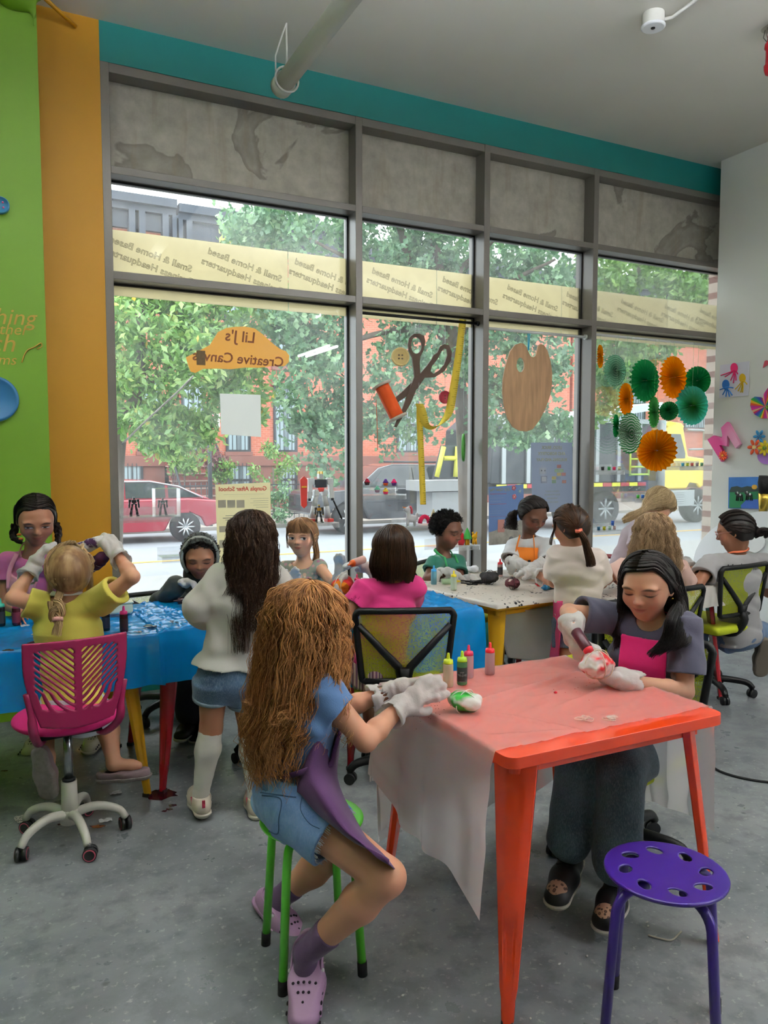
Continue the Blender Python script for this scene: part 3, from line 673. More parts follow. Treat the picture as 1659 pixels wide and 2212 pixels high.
m = MB(); m.prism([(tu(1200), tz(905)), (tu(1290), tz(890)), (tu(1425), tz(865)), (tu(1425), tz(880)), (tu(1300), tz(905))], (0, TV-.05, 0), (1, 0, 0), (0, 0, 1), (0, 2.4, 0)); m.build('tarp_roll', M('tarp', 'cfd6da', .5), tk)
m = MB(); m.bx((a, TV+.1, tz(1062)), (tu(1430), TV+2.2, tz(1040))); m.build('chassis', M('chassis_dark', '1f2225', .5), tk)
m = MB(); m2 = MB(); xs = np.linspace(a+.2, tu(1395), 17)
for i in range(16): (m if i % 2 else m2).bx((xs[i], TV-.03, tz(1050)), (xs[i+1]-.02, TV, tz(1042)))
m.build('red_marker_tape', M('tape_red', 'b02c34', .4), tk); m2.build('yellow_marker_tape', M('tape_yellow', 'e6e23a', .4), tk)
gf = MB(); lx, rx = tu(1352), tu(1392)
for z in np.linspace(tz(1025), tz(975), 4): gf.tube([(lx, TV-.15, z), (rx, TV-.15, z)], .03, 6)
for x in (lx, rx): gf.tube([(x, TV-.15, tz(1028)), (x, TV-.15, tz(970))], .03, 6)
gf.build('ladder', M('lime_paint', 'a8c83c', .4), tk)
def pz(px, py): return (tu(px), tz(py))
m = MB(); m.prism([pz(1438, 1060), pz(1440, 930), pz(1446, 915), pz(1480, 918), pz(1492, 985), pz(1535, 992), pz(1537, 1045), pz(1518, 1060), pz(1510, 1048), pz(1497, 1046), pz(1490, 1060)], (0, TV+.1, 0), (1, 0, 0), (0, 0, 1), (0, 2.1, 0)); m.build('cab', YEL, tk, bev=.06, seg=3)
m = MB(); m.prism([pz(1446, 990), pz(1448, 935), pz(1472, 935), pz(1483, 978), pz(1483, 990)], (0, TV+.07, 0), (1, 0, 0), (0, 0, 1), (0, .02, 0)); m.build('side_window', m_cwin, tk, bev=.02)
m = MB(); m.prism([pz(1441, 918), pz(1448, 906), pz(1476, 910), pz(1484, 920)], (0, TV+.1, 0), (1, 0, 0), (0, 0, 1), (0, 2.0, 0)); m.build('wind_deflector', YEL, tk, bev=.05)
m = MB(); m.tube([(tu(1432), TV+.1, tz(1100)), (tu(1432), TV+.1, tz(905))], .13, 12); m.build('exhaust_stack', STEEL, tk)
m = MB(); m.tube(spline([(tu(1482), TV, tz(925)), (tu(1512), TV-.2, tz(930)), (tu(1514), TV-.2, tz(965)), (tu(1486), TV, tz(970))], 16), .03, 6); m.box((tu(1511), TV-.2, tz(947)), (.18, .1, .5)); m.build('mirror', STEEL, tk)
m = MB(); m.bx((tu(1437), TV-.02, tz(1098)), (tu(1500), TV+.5, tz(1062)))
for i in range(6): m.bx((tu(1446), TV-.05, tz(1092-i*5)), (tu(1476), TV-.02, tz(1090-i*5)))
m.build('step_tank', STEEL, tk, bev=.03)
for px in (1312, 1240): wheel(tk, (tu(px), TV+.2, GZ+.5), .52, .35, 8, STEEL)
wheel(tk, (tu(1512), TV+.2, GZ+.5), .52, .35, 8, STEEL)
rp = thing('loading_ramp', 'tilted steel trailer ramp with red and yellow chevrons by the oak', 'ramp', (tu(960), 18.0, GZ))
RV = 16.5; ru = lambda px, py=1030: atv(px, py, RV)
m = MB(); P4 = [ru(938, 1035), ru(984, 1035), ru(990, 962), ru(957, 962)]; m.add([p for p in P4]+[p+A(0, .12, 0) for p in P4], [(0, 1, 2, 3), (7, 6, 5, 4), (0, 4, 5, 1), (1, 5, 6, 2), (2, 6, 7, 3), (3, 7, 4, 0)]); m.build('deck', DK, rp)
m = MB(); m.tube([ru(941, 1030)+A(0, -.06, 0), ru(956, 965)+A(0, -.06, 0)], .07, 4); m.tube([ru(981, 1030)+A(0, -.06, 0), ru(986, 965)+A(0, -.06, 0)], .07, 4); m.tube([ru(956, 990)+A(0, -.06, 0), ru(985, 990)+A(0, -.06, 0)], .06, 4); m.build('chevron_rails', M('chevron', 'dcd84a', .4, var=.2, vs=2), rp)
m = MB(); m.bx(ru(918, 1062)*A(1, 0, 1)+A(0, RV, 0), ru(1052, 1037)*A(1, 0, 1)+A(0, RV+1, 0)); m.bx(ru(938, 1115)*A(1, 0, 1)+A(0, RV+.1, 0), ru(1000, 1062)*A(1, 0, 1)+A(0, RV+.9, 0)); m.build('trailer_bed', M('concrete_grey', '8e9092', .6), rp)
# brick pier of this building just outside, right of the window
struct('exterior_pier', MB().bx((6.19, 5.22, GZ), (6.9, 5.37, 5)), brick('pier_brick', '9a6a5c', '7d5348', 'c9b7a8', 1.0, .21, .075))
# ------------------------------------------------------------- tables
def rrect(hx, hy, r, n=5):
    out = []
    for sx, sy, a0 in ((1, 1, 0), (-1, 1, PI/2), (-1, -1, PI), (1, -1, 3*PI/2)):
        for i in range(n+1):
            a = a0+PI/2*i/n; out.append((sx*(hx-r)+r*math.cos(a), sy*(hy-r)+r*math.sin(a)))
    return out
TZ = .72
def metal_table(label, c, hx, hy, rot, mat, splay=.02, z=TZ, legs=((1, 1), (1, -1), (-1, 1), (-1, -1)), foot=M('rubber_foot', '1b1b1c', .7), group=None, lw=1.0):
    t = thing('metal_table', label, 'table', (c[0], c[1], 0), group, rot); R = np.array(Matrix.Rotation(rot, 3, 'Z')); C = A(c[0], c[1], 0)
    m = MB(); m.prism(rrect(hx, hy, .035), C+A(0, 0, z-.032), R@A(1, 0, 0), R@A(0, 1, 0), (0, 0, .032)); m.build('table_top', mat, t, bev=.006)
    m = MB(); m.prism(rrect(hx-.05, hy-.05, .02), C+A(0, 0, z-.07), R@A(1, 0, 0), R@A(0, 1, 0), (0, 0, .04)); m.build('apron_rail', mat, t)
    for sx, sy in legs:
        n = nrm(R@A(sx, sy, 0)); tg = np.cross(UP, n); top = C+R@A(sx*(hx-.075), sy*(hy-.075), 0); bot = C+R@A(sx*(hx+splay-.03), sy*(hy+splay-.03), 0)
        rows = []; L = 24
        for i in range(L+1):
            s = i/L; z_ = (z-.03)*(1-s)+.012; p = top*(1-s)+bot*s+A(0, 0, z_); w = lw*(.050*(1-s)+.016*s)+(0 if s < .9 else -.003)
            g = .010*min(1, max(0, (s-.60)/.05))*min(1, max(0, (.86-s)/.05)); dpt = .024*(1-s)+.014*s; xs = [-1, -1, -.55, -.3, .3, .55, 1, 1]; ns = [-dpt, 0, .012, .014-g, .014-g, .012, 0, -dpt]
            rows.append([p+tg*w*x+n*k for x, k in zip(xs, ns)]+[p-n*dpt])
        m = MB(); vs = [q for r in rows for q in r]; k = 9
        m.add(vs, [(i*k+j, i*k+(j+1) % k, (i+1)*k+(j+1) % k, (i+1)*k+j) for i in range(L) for j in range(k)]); lg = m.build('leg', mat, t, bev=.003)
        MB().box(bot+A(0, 0, .008)-n*.004, (.030, .030, .016), rz=rot+PI/4).build('foot_cap', foot, lg)
    return t
m_orange = M('orange_enamel', 'ee4518', .22, coat=.4); m_yel = M('yellow_enamel', 'dca51c', .3, coat=.3); m_red = M('red_enamel', '9c1420', .25, coat=.4)
OT = (1.525, 1.92); OHX, OHY = .394, .365
metal_table('orange enamelled metal table in front with a pink looking plastic cover', OT, OHX, OHY, 0, m_orange, lw=1.2)
BR_ = .10
metal_table('yellow legged table under blue plastic at the left edge', (.06, 3.70), .47, .34, .06, m_yel, group=None)
metal_table('red legged table under blue plastic behind the pink chair', (1.0, 3.76), .43, .34, .06, m_red)
metal_table('table under blue plastic beside the girl in hot pink', (1.80, 3.64), .36, .38, .0, m_red)
metal_table('yellow table with white plastic cover by the windows', (2.64, 3.75), .42, .44, .12, m_yel)
metal_table('red table with crinkled pale plastic cover near the right wall', (3.36, 3.52), .50, .42, .22, m_red)
# ------------------------------------------------------------- plastic covers
def drape_cloth(name, label, c, hx, hy, rot, z, over, mat, n=(90, 70), wr=.004, seed=1, group=None, flare=.10, slope=None, drop_amp=.06, ridge=(), corner=.30, n2=.3):
    """sheet over a table: over = (left, right, front, back) hang; negative = pulled back from that edge"""
    R = np.array(Matrix.Rotation(rot, 3, 'Z')); l, r_, f_, b_ = over
    S = np.linspace(-hx-l, hx+r_, n[0]); T = np.linspace(-hy-f_, hy+b_, n[1]); S, T = np.meshgrid(S, T, indexing='ij')
    X = np.clip(S, -hx-.004, hx+.004); Y = np.clip(T, -hy-.004, hy+.004); ex = np.abs(S-X); ey = np.abs(T-Y); sgx = np.sign(S-X); sgy = np.sign(T-Y)
    e = np.maximum(ex, ey); mn = np.minimum(ex, ey)
    if slope is not None: e = e*slope(X/hx, Y/hy, sgx, sgy)
    e = e*(1+drop_amp*np.sin(7*X+9*Y+seed))
    wv = .5+.5*np.sin(26*(X*(ey > ex)+Y*(ex >= ey))+2.0*np.sin(9*(X+Y)+seed)+seed)
    out = flare*e*(.3+wv)*.9+.012*np.minimum(1, e/.05)
    px = X+sgx*(out*(ex >= ey)+mn*corner*(ey > ex)); py = Y+sgy*(out*(ey > ex)+mn*corner*(ex >= ey))
    pz = z+.004-np.maximum(0, e-.004)
    P = np.stack([px, py, pz], -1); flat = np.clip(1-e/.03, 0, 1)
    q = np.stack([S, T, 0*S], -1)
    N1 = np.abs(vnoise(q, seed, 16, 3)); N2 = vnoise(q*A(1, .25, 1), seed+5, 30, 2)
    N3 = np.abs(vnoise(q, seed+9, 45, 2)); h = wr*(1.0*(1-np.minimum(1, N1*2.6))**2+.9*(1-np.minimum(1, N3*2.4))**2+n2*np.abs(N2))
    for (x0, y0, x1, y1, a, w) in ridge:
        d = A(x1-x0, y1-y0); L = np.hypot(*d); d = d/L; al = (S-x0)*d[0]+(T-y0)*d[1]; di = -(S-x0)*d[1]+(T-y0)*d[0]
        h = h+a*np.exp(-(di/w)**2)*np.clip(np.minimum(al, L-al)/.04, 0, 1)
    P[..., 2] += flat*h; P[..., 0] += (1-flat)*sgx*(ex >= ey)*wr*1.2*N2; P[..., 1] += (1-flat)*sgy*(ey > ex)*wr*1.2*N2
    P = P@R.T+A(c[0], c[1], 0)
    m = MB(); m.grid(P); o = m.build(name, mat, None); return setp(o, label, 'tablecloth', group)
m_film = film('clear_white_film', 'fefcfc', .17, .2, .7, .05, 22, gl=.0)
m_blue = film('blue_film', '0a92e2', .05, .16, .25, .12, 20, gl=.0)
m_wfilm = film('white_film', 'f6f3ee', .12, .26, .7, .12, 24, gl=.0)
def spatter():
    t = NT('spattered_film'); o = t.obj(); v = t.n('TexVoronoi', {'Vector': o, 'Scale': 42.0, 'Randomness': 1.0}).outputs[0]; z = t.noise(4.0, 2, .5, o)
    g = t.ramp(t.math('SUBTRACT', v, t.math('MULTIPLY', t.ramp(z, [(.48, (0, 0, 0)), (.66, (1, 1, 1))]), .42)), [(.0, (1, 1, 1)), (.02, (0, 0, 0))])
    big = t.ramp(t.noise(11, 4, .6, t.n('Mapping', {'Vector': o, 'Scale': (1, 1.8, 1)}).outputs[0]), [(.63, (0, 0, 0)), (.66, (1, 1, 1))])
    c = t.mix(t.math('MAXIMUM', g, t.math('MULTIPLY', big, .8)), lin('f1ece5'), lin('1e2026'))
    d = t.n('BsdfPrincipled', {'Base Color': c, 'Roughness': .35, 'Normal': t.bump(t.noise(24, 3, .6, o), .12, .01)}).outputs[0]
    return t.fin(t.n('MixShader', {0: .25, 1: d, 2: t.n('BsdfTranslucent', {'Color': c}).outputs[0]}).outputs[0])
m_spat = spatter()
def sl_o(x, y, sx, sy):
    s = np.ones_like(x)
    s = np.where(sx < 0, 1.0-.30*np.clip((y+1)/2, 0, 1), s)          # left flap longest at the front corner
    s = np.where((sy > 0) & (sx == 0), 1.05-.12*x, s)
    return np.where(sx > 0, .95+.25*np.clip((y+1)/2, 0, 1), s)
drape_cloth('tablecloth', 'clear white plastic cover hanging over the orange table', OT, OHX, OHY, 0, TZ, (.48, .42, -.055, .52), m_film, (150, 140), .0028, 3, slope=sl_o, flare=.06, corner=.06, n2=.06,
            ridge=[(-.3, .02, .3, .16, .012, .012), (-.05, -.12, .33, .0, .007, .015), (-.38, -.22, -.1, -.31, .008, .02), (-.1, -.31, -.25, -.05, .006, .012)])
drape_cloth('tablecloth', 'blue plastic cover over the table at the left edge', (.05, 3.70), .535, .35, .06, TZ, (.2, .012, .24, .2), m_blue, (120, 90), .007, 5)
drape_cloth('tablecloth', 'blue plastic cover over the table in front of the hooded boy', (1.03, 3.76), .455, .35, .06, TZ+.006, (.012, .012, .22, .2), m_blue, (120, 90), .009, 8)
drape_cloth('tablecloth', 'blue plastic cover beside the girl in hot pink ending at the white table', (1.79, 3.63), .37, .40, .0, TZ+.003, (.1, .02, .3, .1), m_blue, (100, 90), .008, 9)
drape_cloth('tablecloth', 'white plastic cover spattered with black dye on the yellow table', (2.65, 3.75), .44, .46, .12, TZ+.004, (.03, .04, .03, .04), m_spat, (80, 70), .003, 12)
drape_cloth('tablecloth', 'crinkled pale plastic cover on the red table near right wall', (3.36, 3.52), .52, .44, .22, TZ+.002, (.1, .05, .12, .2), m_spat, (90, 70), .008, 15)
sheet('plastic_sheet', [[atd(1066, 1326, 4.05), atd(1130, 1318, 4.12), atd(1205, 1308, 4.2)], [atd(1085, 1380, 4.08), atd(1150, 1380, 4.14), atd(1212, 1370, 4.22)], [atd(1095, 1420, 4.1), atd(1165, 1426, 4.16), atd(1208, 1430, 4.24)]], m_wfilm, None, thick=.001, amp=.02, freq=14)
setp(bpy.data.objects['plastic_sheet'], 'white plastic sheet hanging below the far side of the yellow table', 'plastic sheet')
# ------------------------------------------------------------- stools
def stool(label, c, mat, rot, z=.435, holes=True, fr=.185):
    t = thing('round_stool', label, 'stool', (c[0], c[1], 0)); C = A(c[0], c[1], 0); r = .152
    # seat disc with eight oval holes, dished
    ns, nr = 96, 14; vs = []; fs = []
    rad = np.linspace(0, r, nr+1)[1:]
    hol = [(.100*math.cos(a), .100*math.sin(a), a) for a in np.linspace(0, 2*PI, 8, endpoint=False)+.25]
    sd = SDF((c[0]-.18, c[1]-.18, z-.05), (c[0]+.18, c[1]+.18, z+.03), .0035)
    sd.ell(C+A(0, 0, z-.004), (r, r, .030), k=0)
    sd.cut(C+A(0, 0, z), (0, 0, 1)); sd.ell(C+A(0, 0, z+.05), (.22, .22, .0522), k=.004, mode='sub')
    sd.cone(C+A(0, 0, z-.06), C+A(0, 0, z-.007), .140, .140, k=.004, mode='sub', flat_end=True)
    if holes:
        for x, y, a in hol:
            Rh = np.array(Matrix.Rotation(a+.9, 3, 'Z')); q = C+A(x, y, z-.02)
            sd.ell(q, (.0215, .0145, .2), Rh, k=0, mode='sub')
    sd.build('seat', mat, t, smooth_it=2)
    for i in range(4):
        a = rot+i*PI/2; d = A(math.cos(a), math.sin(a), 0)
        pts = spline([C+d*.06+A(0, 0, z-.026), C+d*.118+A(0, 0, z-.032), C+d*.150*fr/.185+A(0, 0, z-.06), C+d*.158*fr/.185+A(0, 0, z-.11)], 10)+[C+d*fr+A(0, 0, .02)]
        lg = MB().tube(pts, .0125, 14).build('leg', mat, t)
        MB().tube([C+d*(fr-.001)+A(0, 0, .04), C+d*(fr+.001)+A(0, 0, 0)], .0142, 14).build('foot_cap', M('rubber_foot', '1b1b1c'), lg)
    return t
stool('round purple stool with eight oval holes in front of the table', (1.485, 1.370), M('purple_paint', '34187e', .35, coat=.2), math.atan2(1.362-1.37, 1.658-1.485)-.02)
stool('bright green stool under the red haired girl', (.785, 2.045), M('green_stool_paint', '66d838', .3, coat=.3), math.atan2(.128, -.102), fr=.164)
# ------------------------------------------------------------- office chairs
m_mesh = None
def mesh_mat():
    t = NT('chair_mesh'); o = t.obj()
    w = t.n('TexVoronoi', {'Vector': o, 'Scale': 190.0}).outputs[0]
    h = t.math('LESS_THAN', w, .30)
    c = t.n('BsdfPrincipled', {'Base Color': lin('bcc822'), 'Roughness': .6}).outputs[0]
    tl = t.n('BsdfTranslucent', {'Color': lin('c8d42c')}).outputs[0]
    c = t.n('MixShader', {0: .35, 1: c, 2: tl}).outputs[0]
    return t.fin(t.n('MixShader', {0: t.math('MULTIPLY_ADD', h, .35, .30), 1: c, 2: t.n('BsdfTransparent').outputs[0]}).outputs[0])
m_mesh = mesh_mat(); m_lime = M('lime_seat_fabric', 'b4bf1c', .8, bump=.3, bs=220); m_cast = M('caster_black', '1a1b1d', .45)
def loc2w(c, yaw):
    R = np.array(Matrix.Rotation(yaw, 3, 'Z')); C = A(c[0], c[1], 0)
    return lambda x, y, z: C+R@A(x, y, z)
def star_base(t, W, R_, mat, caster_mats, a0=0.0, arch=.0, zc=.10, r=.02, cr=.026, hub=.032, skip=()):
    b = MB(); b.lathe([(hub, zc-.03), (hub*1.05, zc), (hub*.8, zc+.03)], W(0, 0, 0), 20)
    for i in range(5):
        a = a0+i*2*PI/5; d = (math.cos(a), math.sin(a))
        P = spline([W(0, 0, zc), W(d[0]*R_*.45, d[1]*R_*.45, zc+arch), W(d[0]*R_*.85, d[1]*R_*.85, zc-.012+arch*.35), W(d[0]*R_, d[1]*R_, zc-.045)], 12)
        b.tube(P, list(np.linspace(r*1.15, r*.85, 12)), 10)
    bo = b.build('star_base', mat, t)
    for i in range(5):
        a = a0+i*2*PI/5; d = A(math.cos(a), math.sin(a)); sw = a+1.1+i*.7
        k = A(math.cos(sw), math.sin(sw)); o = d*R_; ax = A(-k[1], k[0]); p = W(o[0]+k[0]*.008, o[1]+k[1]*.008, cr)
        axw = W(ax[0], ax[1], 0)-W(0, 0, 0); m = MB()
        for s in (-1, 1): m.tube([p+axw*s*.004, p+axw*s*.02], cr, 18)
        m.tube([p+A(0, 0, cr*.6), W(o[0], o[1], zc-.035)], .011, 8); ca = m.build('caster', caster_mats[0], t)
        if len(caster_mats) > 1:
            for s in (-1, 1):
                MB().tube([p+axw*s*.0205, p+axw*s*.0213], cr*.86, 18).build('caster_ring', caster_mats[1], ca); MB().tube([p+axw*s*.0214, p+axw*s*.0222], cr*.7, 18).build('caster_disc', caster_mats[0], ca)
def mesh_chair(label, c, yaw, seat_z=.44, back_top=.83, group='black and lime mesh office chairs', seat=True, base=True, w=.21, a0=.3):
    """the back stands on the local -y side; local +y is where a sitter faces"""
    t = thing('office_chair', label, 'office chair', (c[0], c[1], 0), group); W = loc2w(c, yaw)
    zb = seat_z+.07; H = back_top-zb; yb = -.20
    def BK(x, s): return W(x, yb-.03*s+.25*x*x*1.2, zb+H*s)
    out = [(-w*.80, 0), (w*.80, 0), (w*.86, .03), (w, .93), (w*.93, 1), (-w*.93, 1), (-w, .93), (-w*.86, .03)]
    def ring(pts, r): 
        P = []
        for i in range(len(pts)):
            a, b = pts[i], pts[(i+1) % len(pts)]
            for j in range(4): u = j/4; P.append(BK(a[0]*(1-u)+b[0]*u, a[1]*(1-u)+b[1]*u))
        return P
    f = MB(); f.tube(ring(out, 0), .0145, 10, closed=True)
    for s in (-1, 1): f.tube([BK(s*w*.93, .80), BK(s*w*.5, .48), BK(s*w*.12, .2), BK(s*w*.05, .03)], [.014, .0165, .019, .022], 10)
    f.tube([BK(0, .2), BK(0, -.02)], .028, 10)
    f.build('back_frame', m_black, t)
    G = [[BK(x*w*.95*(.84+.16*s), s) for x in np.linspace(-1, 1, 15)] for s in np.linspace(.02, .97, 12)]
    MB().grid(np.array(G)).build('mesh_back', m_mesh, t)
    m = MB(); m.tube(spline([BK(0, .06), W(0, yb-.02, zb-.04), W(0, yb+.05, seat_z-.055), W(0, 0, seat_z-.06)], 12), .026, 8, flat=1.0); m.build('back_bracket', m_black, t)
    if seat:
        s = SDF(W(0, 0, seat_z)-A(.32, .32, .1), W(0, 0, seat_z)+A(.32, .32, .06), .008); Rz = np.array(Matrix.Rotation(yaw, 3, 'Z'))
        s.box(W(0, .01, seat_z-.022), (.215, .21, .026), Rz, k=0, rnd=.025).ell(W(0, 0, seat_z+.09), (.17, .18, .085), Rz, k=.01, mode='sub'); s.build('seat_cushion', m_lime, t)
        m = MB(); m.box(W(0, 0, seat_z-.055), (.30, .30, .016), rz=yaw); m.build('seat_pan', m_black, t, bev=.006)
    m = MB(); m.lathe([(.028, .12), (.028, .24)], W(0, 0, 0), 18); m.build('gas_column', m_black, t); MB().lathe([(.014, .22), (.014, seat_z-.06)], W(0, 0, 0), 16).build('chrome_rod', M('chrome', 'c0c4c8', .15, 1.0), t)
    if base: star_base(t, W, .25, m_black, [m_cast], a0)
    return t
mesh_chair('mesh office chair under the girl in hot pink, brace side towards us', (1.63, 3.095), -.40, .44, .825, a0=.9, w=.215)
mesh_chair('empty mesh office chair partly behind the red haired girl', (1.20, 3.46), -.2, .44, .82, a0=.25)
mesh_chair('mesh office chair under the black haired girl at the orange table', (2.03, 2.10), 1.81, .42, .80, a0=2.2, w=.235)
mesh_chair('mesh office chair at right under the girl in the grey shirt', (3.97, 3.35), .1, .47, .835, a0=.35, w=.23)
mesh_chair('mesh office chair behind the black haired girl under the girl with wavy blond hair', (3.12, 3.08), .05, .44, .80, a0=1.0)
mesh_chair('mesh office chair under the boy in green', (2.70, 4.34), PI-.2+PI/4, .44, .78, a0=.1)
mesh_chair('empty mesh office chair beyond the yellow table beside the mullion', (3.02, 4.52), .98, .44, .90, a0=.1)
mesh_chair('empty mesh office chair behind the black haired girl on her right', atd(1262, 1430, 3.72)[:2], .2, .45, .82, a0=.4)
mesh_chair('mesh office chair under the hooded boy', (.87, 4.45), PI+.1, .44, .68, a0=.55)
# pink chair with the slotted back
def pink_chair():
    c = (.203, 3.142); yaw = .12; W = loc2w(c, yaw)
    t = thing('desk_chair', 'pink desk chair with slotted plastic back and white star base', 'desk chair', (c[0], c[1], 0))
    mp = M('pink_plastic', '8a1246', .4, spec=.5); mf = M('pink_fabric', 'bf1568', .85, bump=.3, bs=260)
    s = SDF(W(0, 0, .49)-A(.3, .3, .08), W(0, 0, .49)+A(.3, .3, .08), .006); Rz = np.array(Matrix.Rotation(yaw, 3, 'Z'))
    s.ell(W(0, .01, .487), (.195, .20, .042), Rz, k=0).cut(W(0, 0, .46), (0, 0, -1)); s.build('seat_cushion', mf, t)
    zb, zt = .53, .835; cx_ = 0
    def half(z):
        s_ = (z-zb)/(zt-zb); return .135+.075*math.sin(min(1, s_*1.25)*PI/2)
    def BK(x, z): return W(x, -.215-.05*(z-zb)+.9*x*x, z)
    # outer plate as a grid with slots left out: sample an implicit plate
    sd_lo = W(0, -.2, .68)-A(.34, .34, .22); sd_hi = W(0, -.2, .68)+A(.34, .34, .22)
    sdf = SDF(sd_lo, sd_hi, .0042); P = sdf.pts(); Ri = Rz.T; L = (P-A(c[0], c[1], 0))@Ri.T
    x, y, z = L[..., 0], L[..., 1], L[..., 2]; ys = -.215-.05*(z-zb)+.9*x*x
    u = np.clip((z-zb)/(zt-zb), -1, 2)
    top = np.maximum(np.abs(x)-(.128+.052*np.sin(np.clip(u*1.25, 0, 1)*PI/2)), np.maximum(z-(zt+.0), zb-.02+.9*x*x*1.2-z))
    d = np.maximum(np.abs(y-ys)-.0065, top+.0)
    # slots
    ax_ = np.abs(x); k = (z+.9*ax_)   # diagonal families falling to the centre
    inside = np.maximum(np.maximum(ax_-.142, .013-ax_), np.maximum(z-(zt-.030), (zb+.045+1.3*x*x)-z)); band = np.maximum(inside, np.maximum(0, 0))
    cell = ((z-.95*ax_+1.6*ax_*np.clip(zb+.12-z, 0, 1)*4) % .0225)-.01125; slot = np.maximum(np.abs(cell)-.0054, inside)
    d = np.maximum(d, -slot)
    sdf.D = d.astype(np.float32); sdf.build('slotted_back', mp, t)
    for sx in (-1, 1):
        m = MB(); m.tube(spline([BK(sx*.168, .655), BK(sx*.155, .575), W(sx*.148, -.19, .505), W(sx*.12, -.1, .435), W(sx*.10, -.07, .432)], 16), [.012]*5+[.016]*11, 10, flat=.7); m.build('back_arm', mp, t)
    MB().box(W(0, 0, .447), (.22, .18, .02), rz=yaw).build('seat_plate', m_black, t, bev=.005)
    MB().lathe([(.0165, .22), (.0165, .447)], W(0, 0, 0), 18).build('gas_rod', M('chrome_grey', '9b9fa3', .25, .9), t)
    MB().lathe([(.024, .235), (.025, .243), (.02, .246)], W(0, 0, 0), 18).build('collar', m_black, t)
    MB().lathe([(.031, .085), (.029, .235)], W(0, 0, 0), 22).build('white_column', M('white_enamel', 'd9d6cc', .35), t)
    star_base(t, W, .205, M('white_enamel', 'd9d6cc', .35), [m_cast, M('caster_pink', 'c8566e', .5)], -1.98-yaw+PI/5, .02, .098, .0165, .026, .036)
pink_chair()
# ------------------------------------------------------------- dye bottles and things on the tables
def bottle_mat(name, col, thru=.25):
    return film(name, col, thru, .25, .5, 0, 10, gl=.1)
m_clearb = bottle_mat('bottle_clear', 'efe6e0', .28)
def dye_bottle(label, p, cap, body=None, fill=None, strip=None, lie=None, k=1.0, text_=None, frac=.75):
    """squeeze bottle with a nozzle cap; lie = direction the nozzle points when it lies on its side"""
    t = thing('dye_bottle', label, 'bottle', p, 'dye squeeze bottles'); C = A(p)
    if lie is None: R = np.eye(3); O = C
    else:
        z = nrm(A(*lie, 0)); x = np.cross(UP, z); R = np.stack([x, np.cross(z, x), z], 1); O = C+A(0, 0, .0175*k)-z*.05*k
    S = lambda pr: [(r*k, h*k) for r, h in pr]
    MB().lathe(S([(.0155, 0), (.0172, .003), (.0172, .072), (.016, .078), (.0125, .0815)]), O, 24, R).build('bottle_body', body or m_clearb, t)
    if fill: MB().lathe(S([(.015, .003), (.0162, .005), (.0162, .07*frac), (.0155, .07*frac+.001)]), O, 20, R).build('dye', M('dye_'+fill, fill, .4), t)
    if strip: MB().lathe(S([(.0175, .012), (.0176, .014), (.0176, .058), (.0175, .060)]), O, 24, R, cap=False).build('label_band', M('label_'+strip, strip, .5), t)
    cm = M('cap_'+cap, cap, .35)
    MB().lathe(S([(.0168, .078), (.0168, .0805), (.0150, .0905), (.0075, .092), (.0058, .096), (.0042, .112), (.003, .113)]), O, 20, R).build('nozzle_cap', cm, t)
    if text_:
        for s_, z_, sz in text_:
            me = text_mesh(s_, sz, extrude=.0002); v_ = np.zeros(len(me.vertices)*3, np.float32); me.vertices.foreach_get('co', v_); v_ = v_.reshape(-1, 3)
            d = nrm((CAMP-C)*A(1, 1, 0)); a0 = math.atan2(d[1], d[0]); rr = .0179*k; a = a0+v_[:, 0]/rr
            w = np.stack([C[0]+rr*np.cos(a), C[1]+rr*np.sin(a), C[2]+z_+v_[:, 1]], 1); me.vertices.foreach_set('co', w.astype(np.float32).ravel()); me.update(); link('lettering', me, t, [M('label_white', 'dfe3e0', .5)])
    return t
zc = TZ+.0062
def on(px, py, z=zc): return atz(px, py, z)
LOWLIQ = 'b98a94'
dye_bottle('nearly empty squeeze bottle with yellow green cap nearest the red haired girl', on(968, 1483), 'c6d616', bottle_mat('bottle_yel', 'eeedd0', .2), 'e8cfae', frac=.12)
dye_bottle('dark green dye bottle with lime cap and black label', on(998, 1478), 'a9d42c', bottle_mat('bottle_green', '5fae74', .05), '2c7a4e', '22302e', frac=1.0, text_=[('STEP', .041, .007), ('TIE-DYE', .031, .0095), ('SUPER BRIGHT', .012, .003)])
dye_bottle('empty squeeze bottle with dark pink cap behind the green one', on(1012, 1463), 'cf2350', bottle_mat('bottle_pinkish', 'f2d6dc', .2))
dye_bottle('empty squeeze bottle with bright red cap, farthest right of the four', on(1058, 1456), 'dc1f2a', bottle_mat('bottle_pinkish', 'f2d6dc', .2), 'a87886', frac=.10)
zb = TZ+.014
dye_bottle('maroon dye bottle with hot pink cap beside the girl in yellow', on(268, 1365, zb), 'd21f7c', bottle_mat('bottle_maroon', '57202f', .05), '4a1424', '35141d')
dye_bottle('maroon dye bottle standing at left end of blue table', on(36, 1350, zb), '7a1c3c', bottle_mat('bottle_maroon', '57202f', .05), '4a1424', '6d2036')
dye_bottle('black dye bottle with teal cap at the left edge', on(2, 1352, zb), '0f8a76', bottle_mat('bottle_black', '20242a', .05), '14181c', '1a1d21', k=1.1)
dye_bottle('brown dye bottle under the white blouse sleeve', on(418, 1338, zb), '8e2a3a', bottle_mat('bottle_brown', '8a5a56', .1), '5f2a2a', '54262a')
dye_bottle('dark navy bottle half hidden by the girl in yellow', on(229, 1362, zb), '22304e', bottle_mat('bottle_navy', '1d2742', .05), '182038', '182038')
dye_bottle('brown bottle lying on its side in front of the hooded boy', on(402, 1304, zb), '3a2326', bottle_mat('bottle_dkbrown', '4c2d2e', .05), '3a2022', '3c2526', lie=(-.9, .1))
zw = TZ+.010
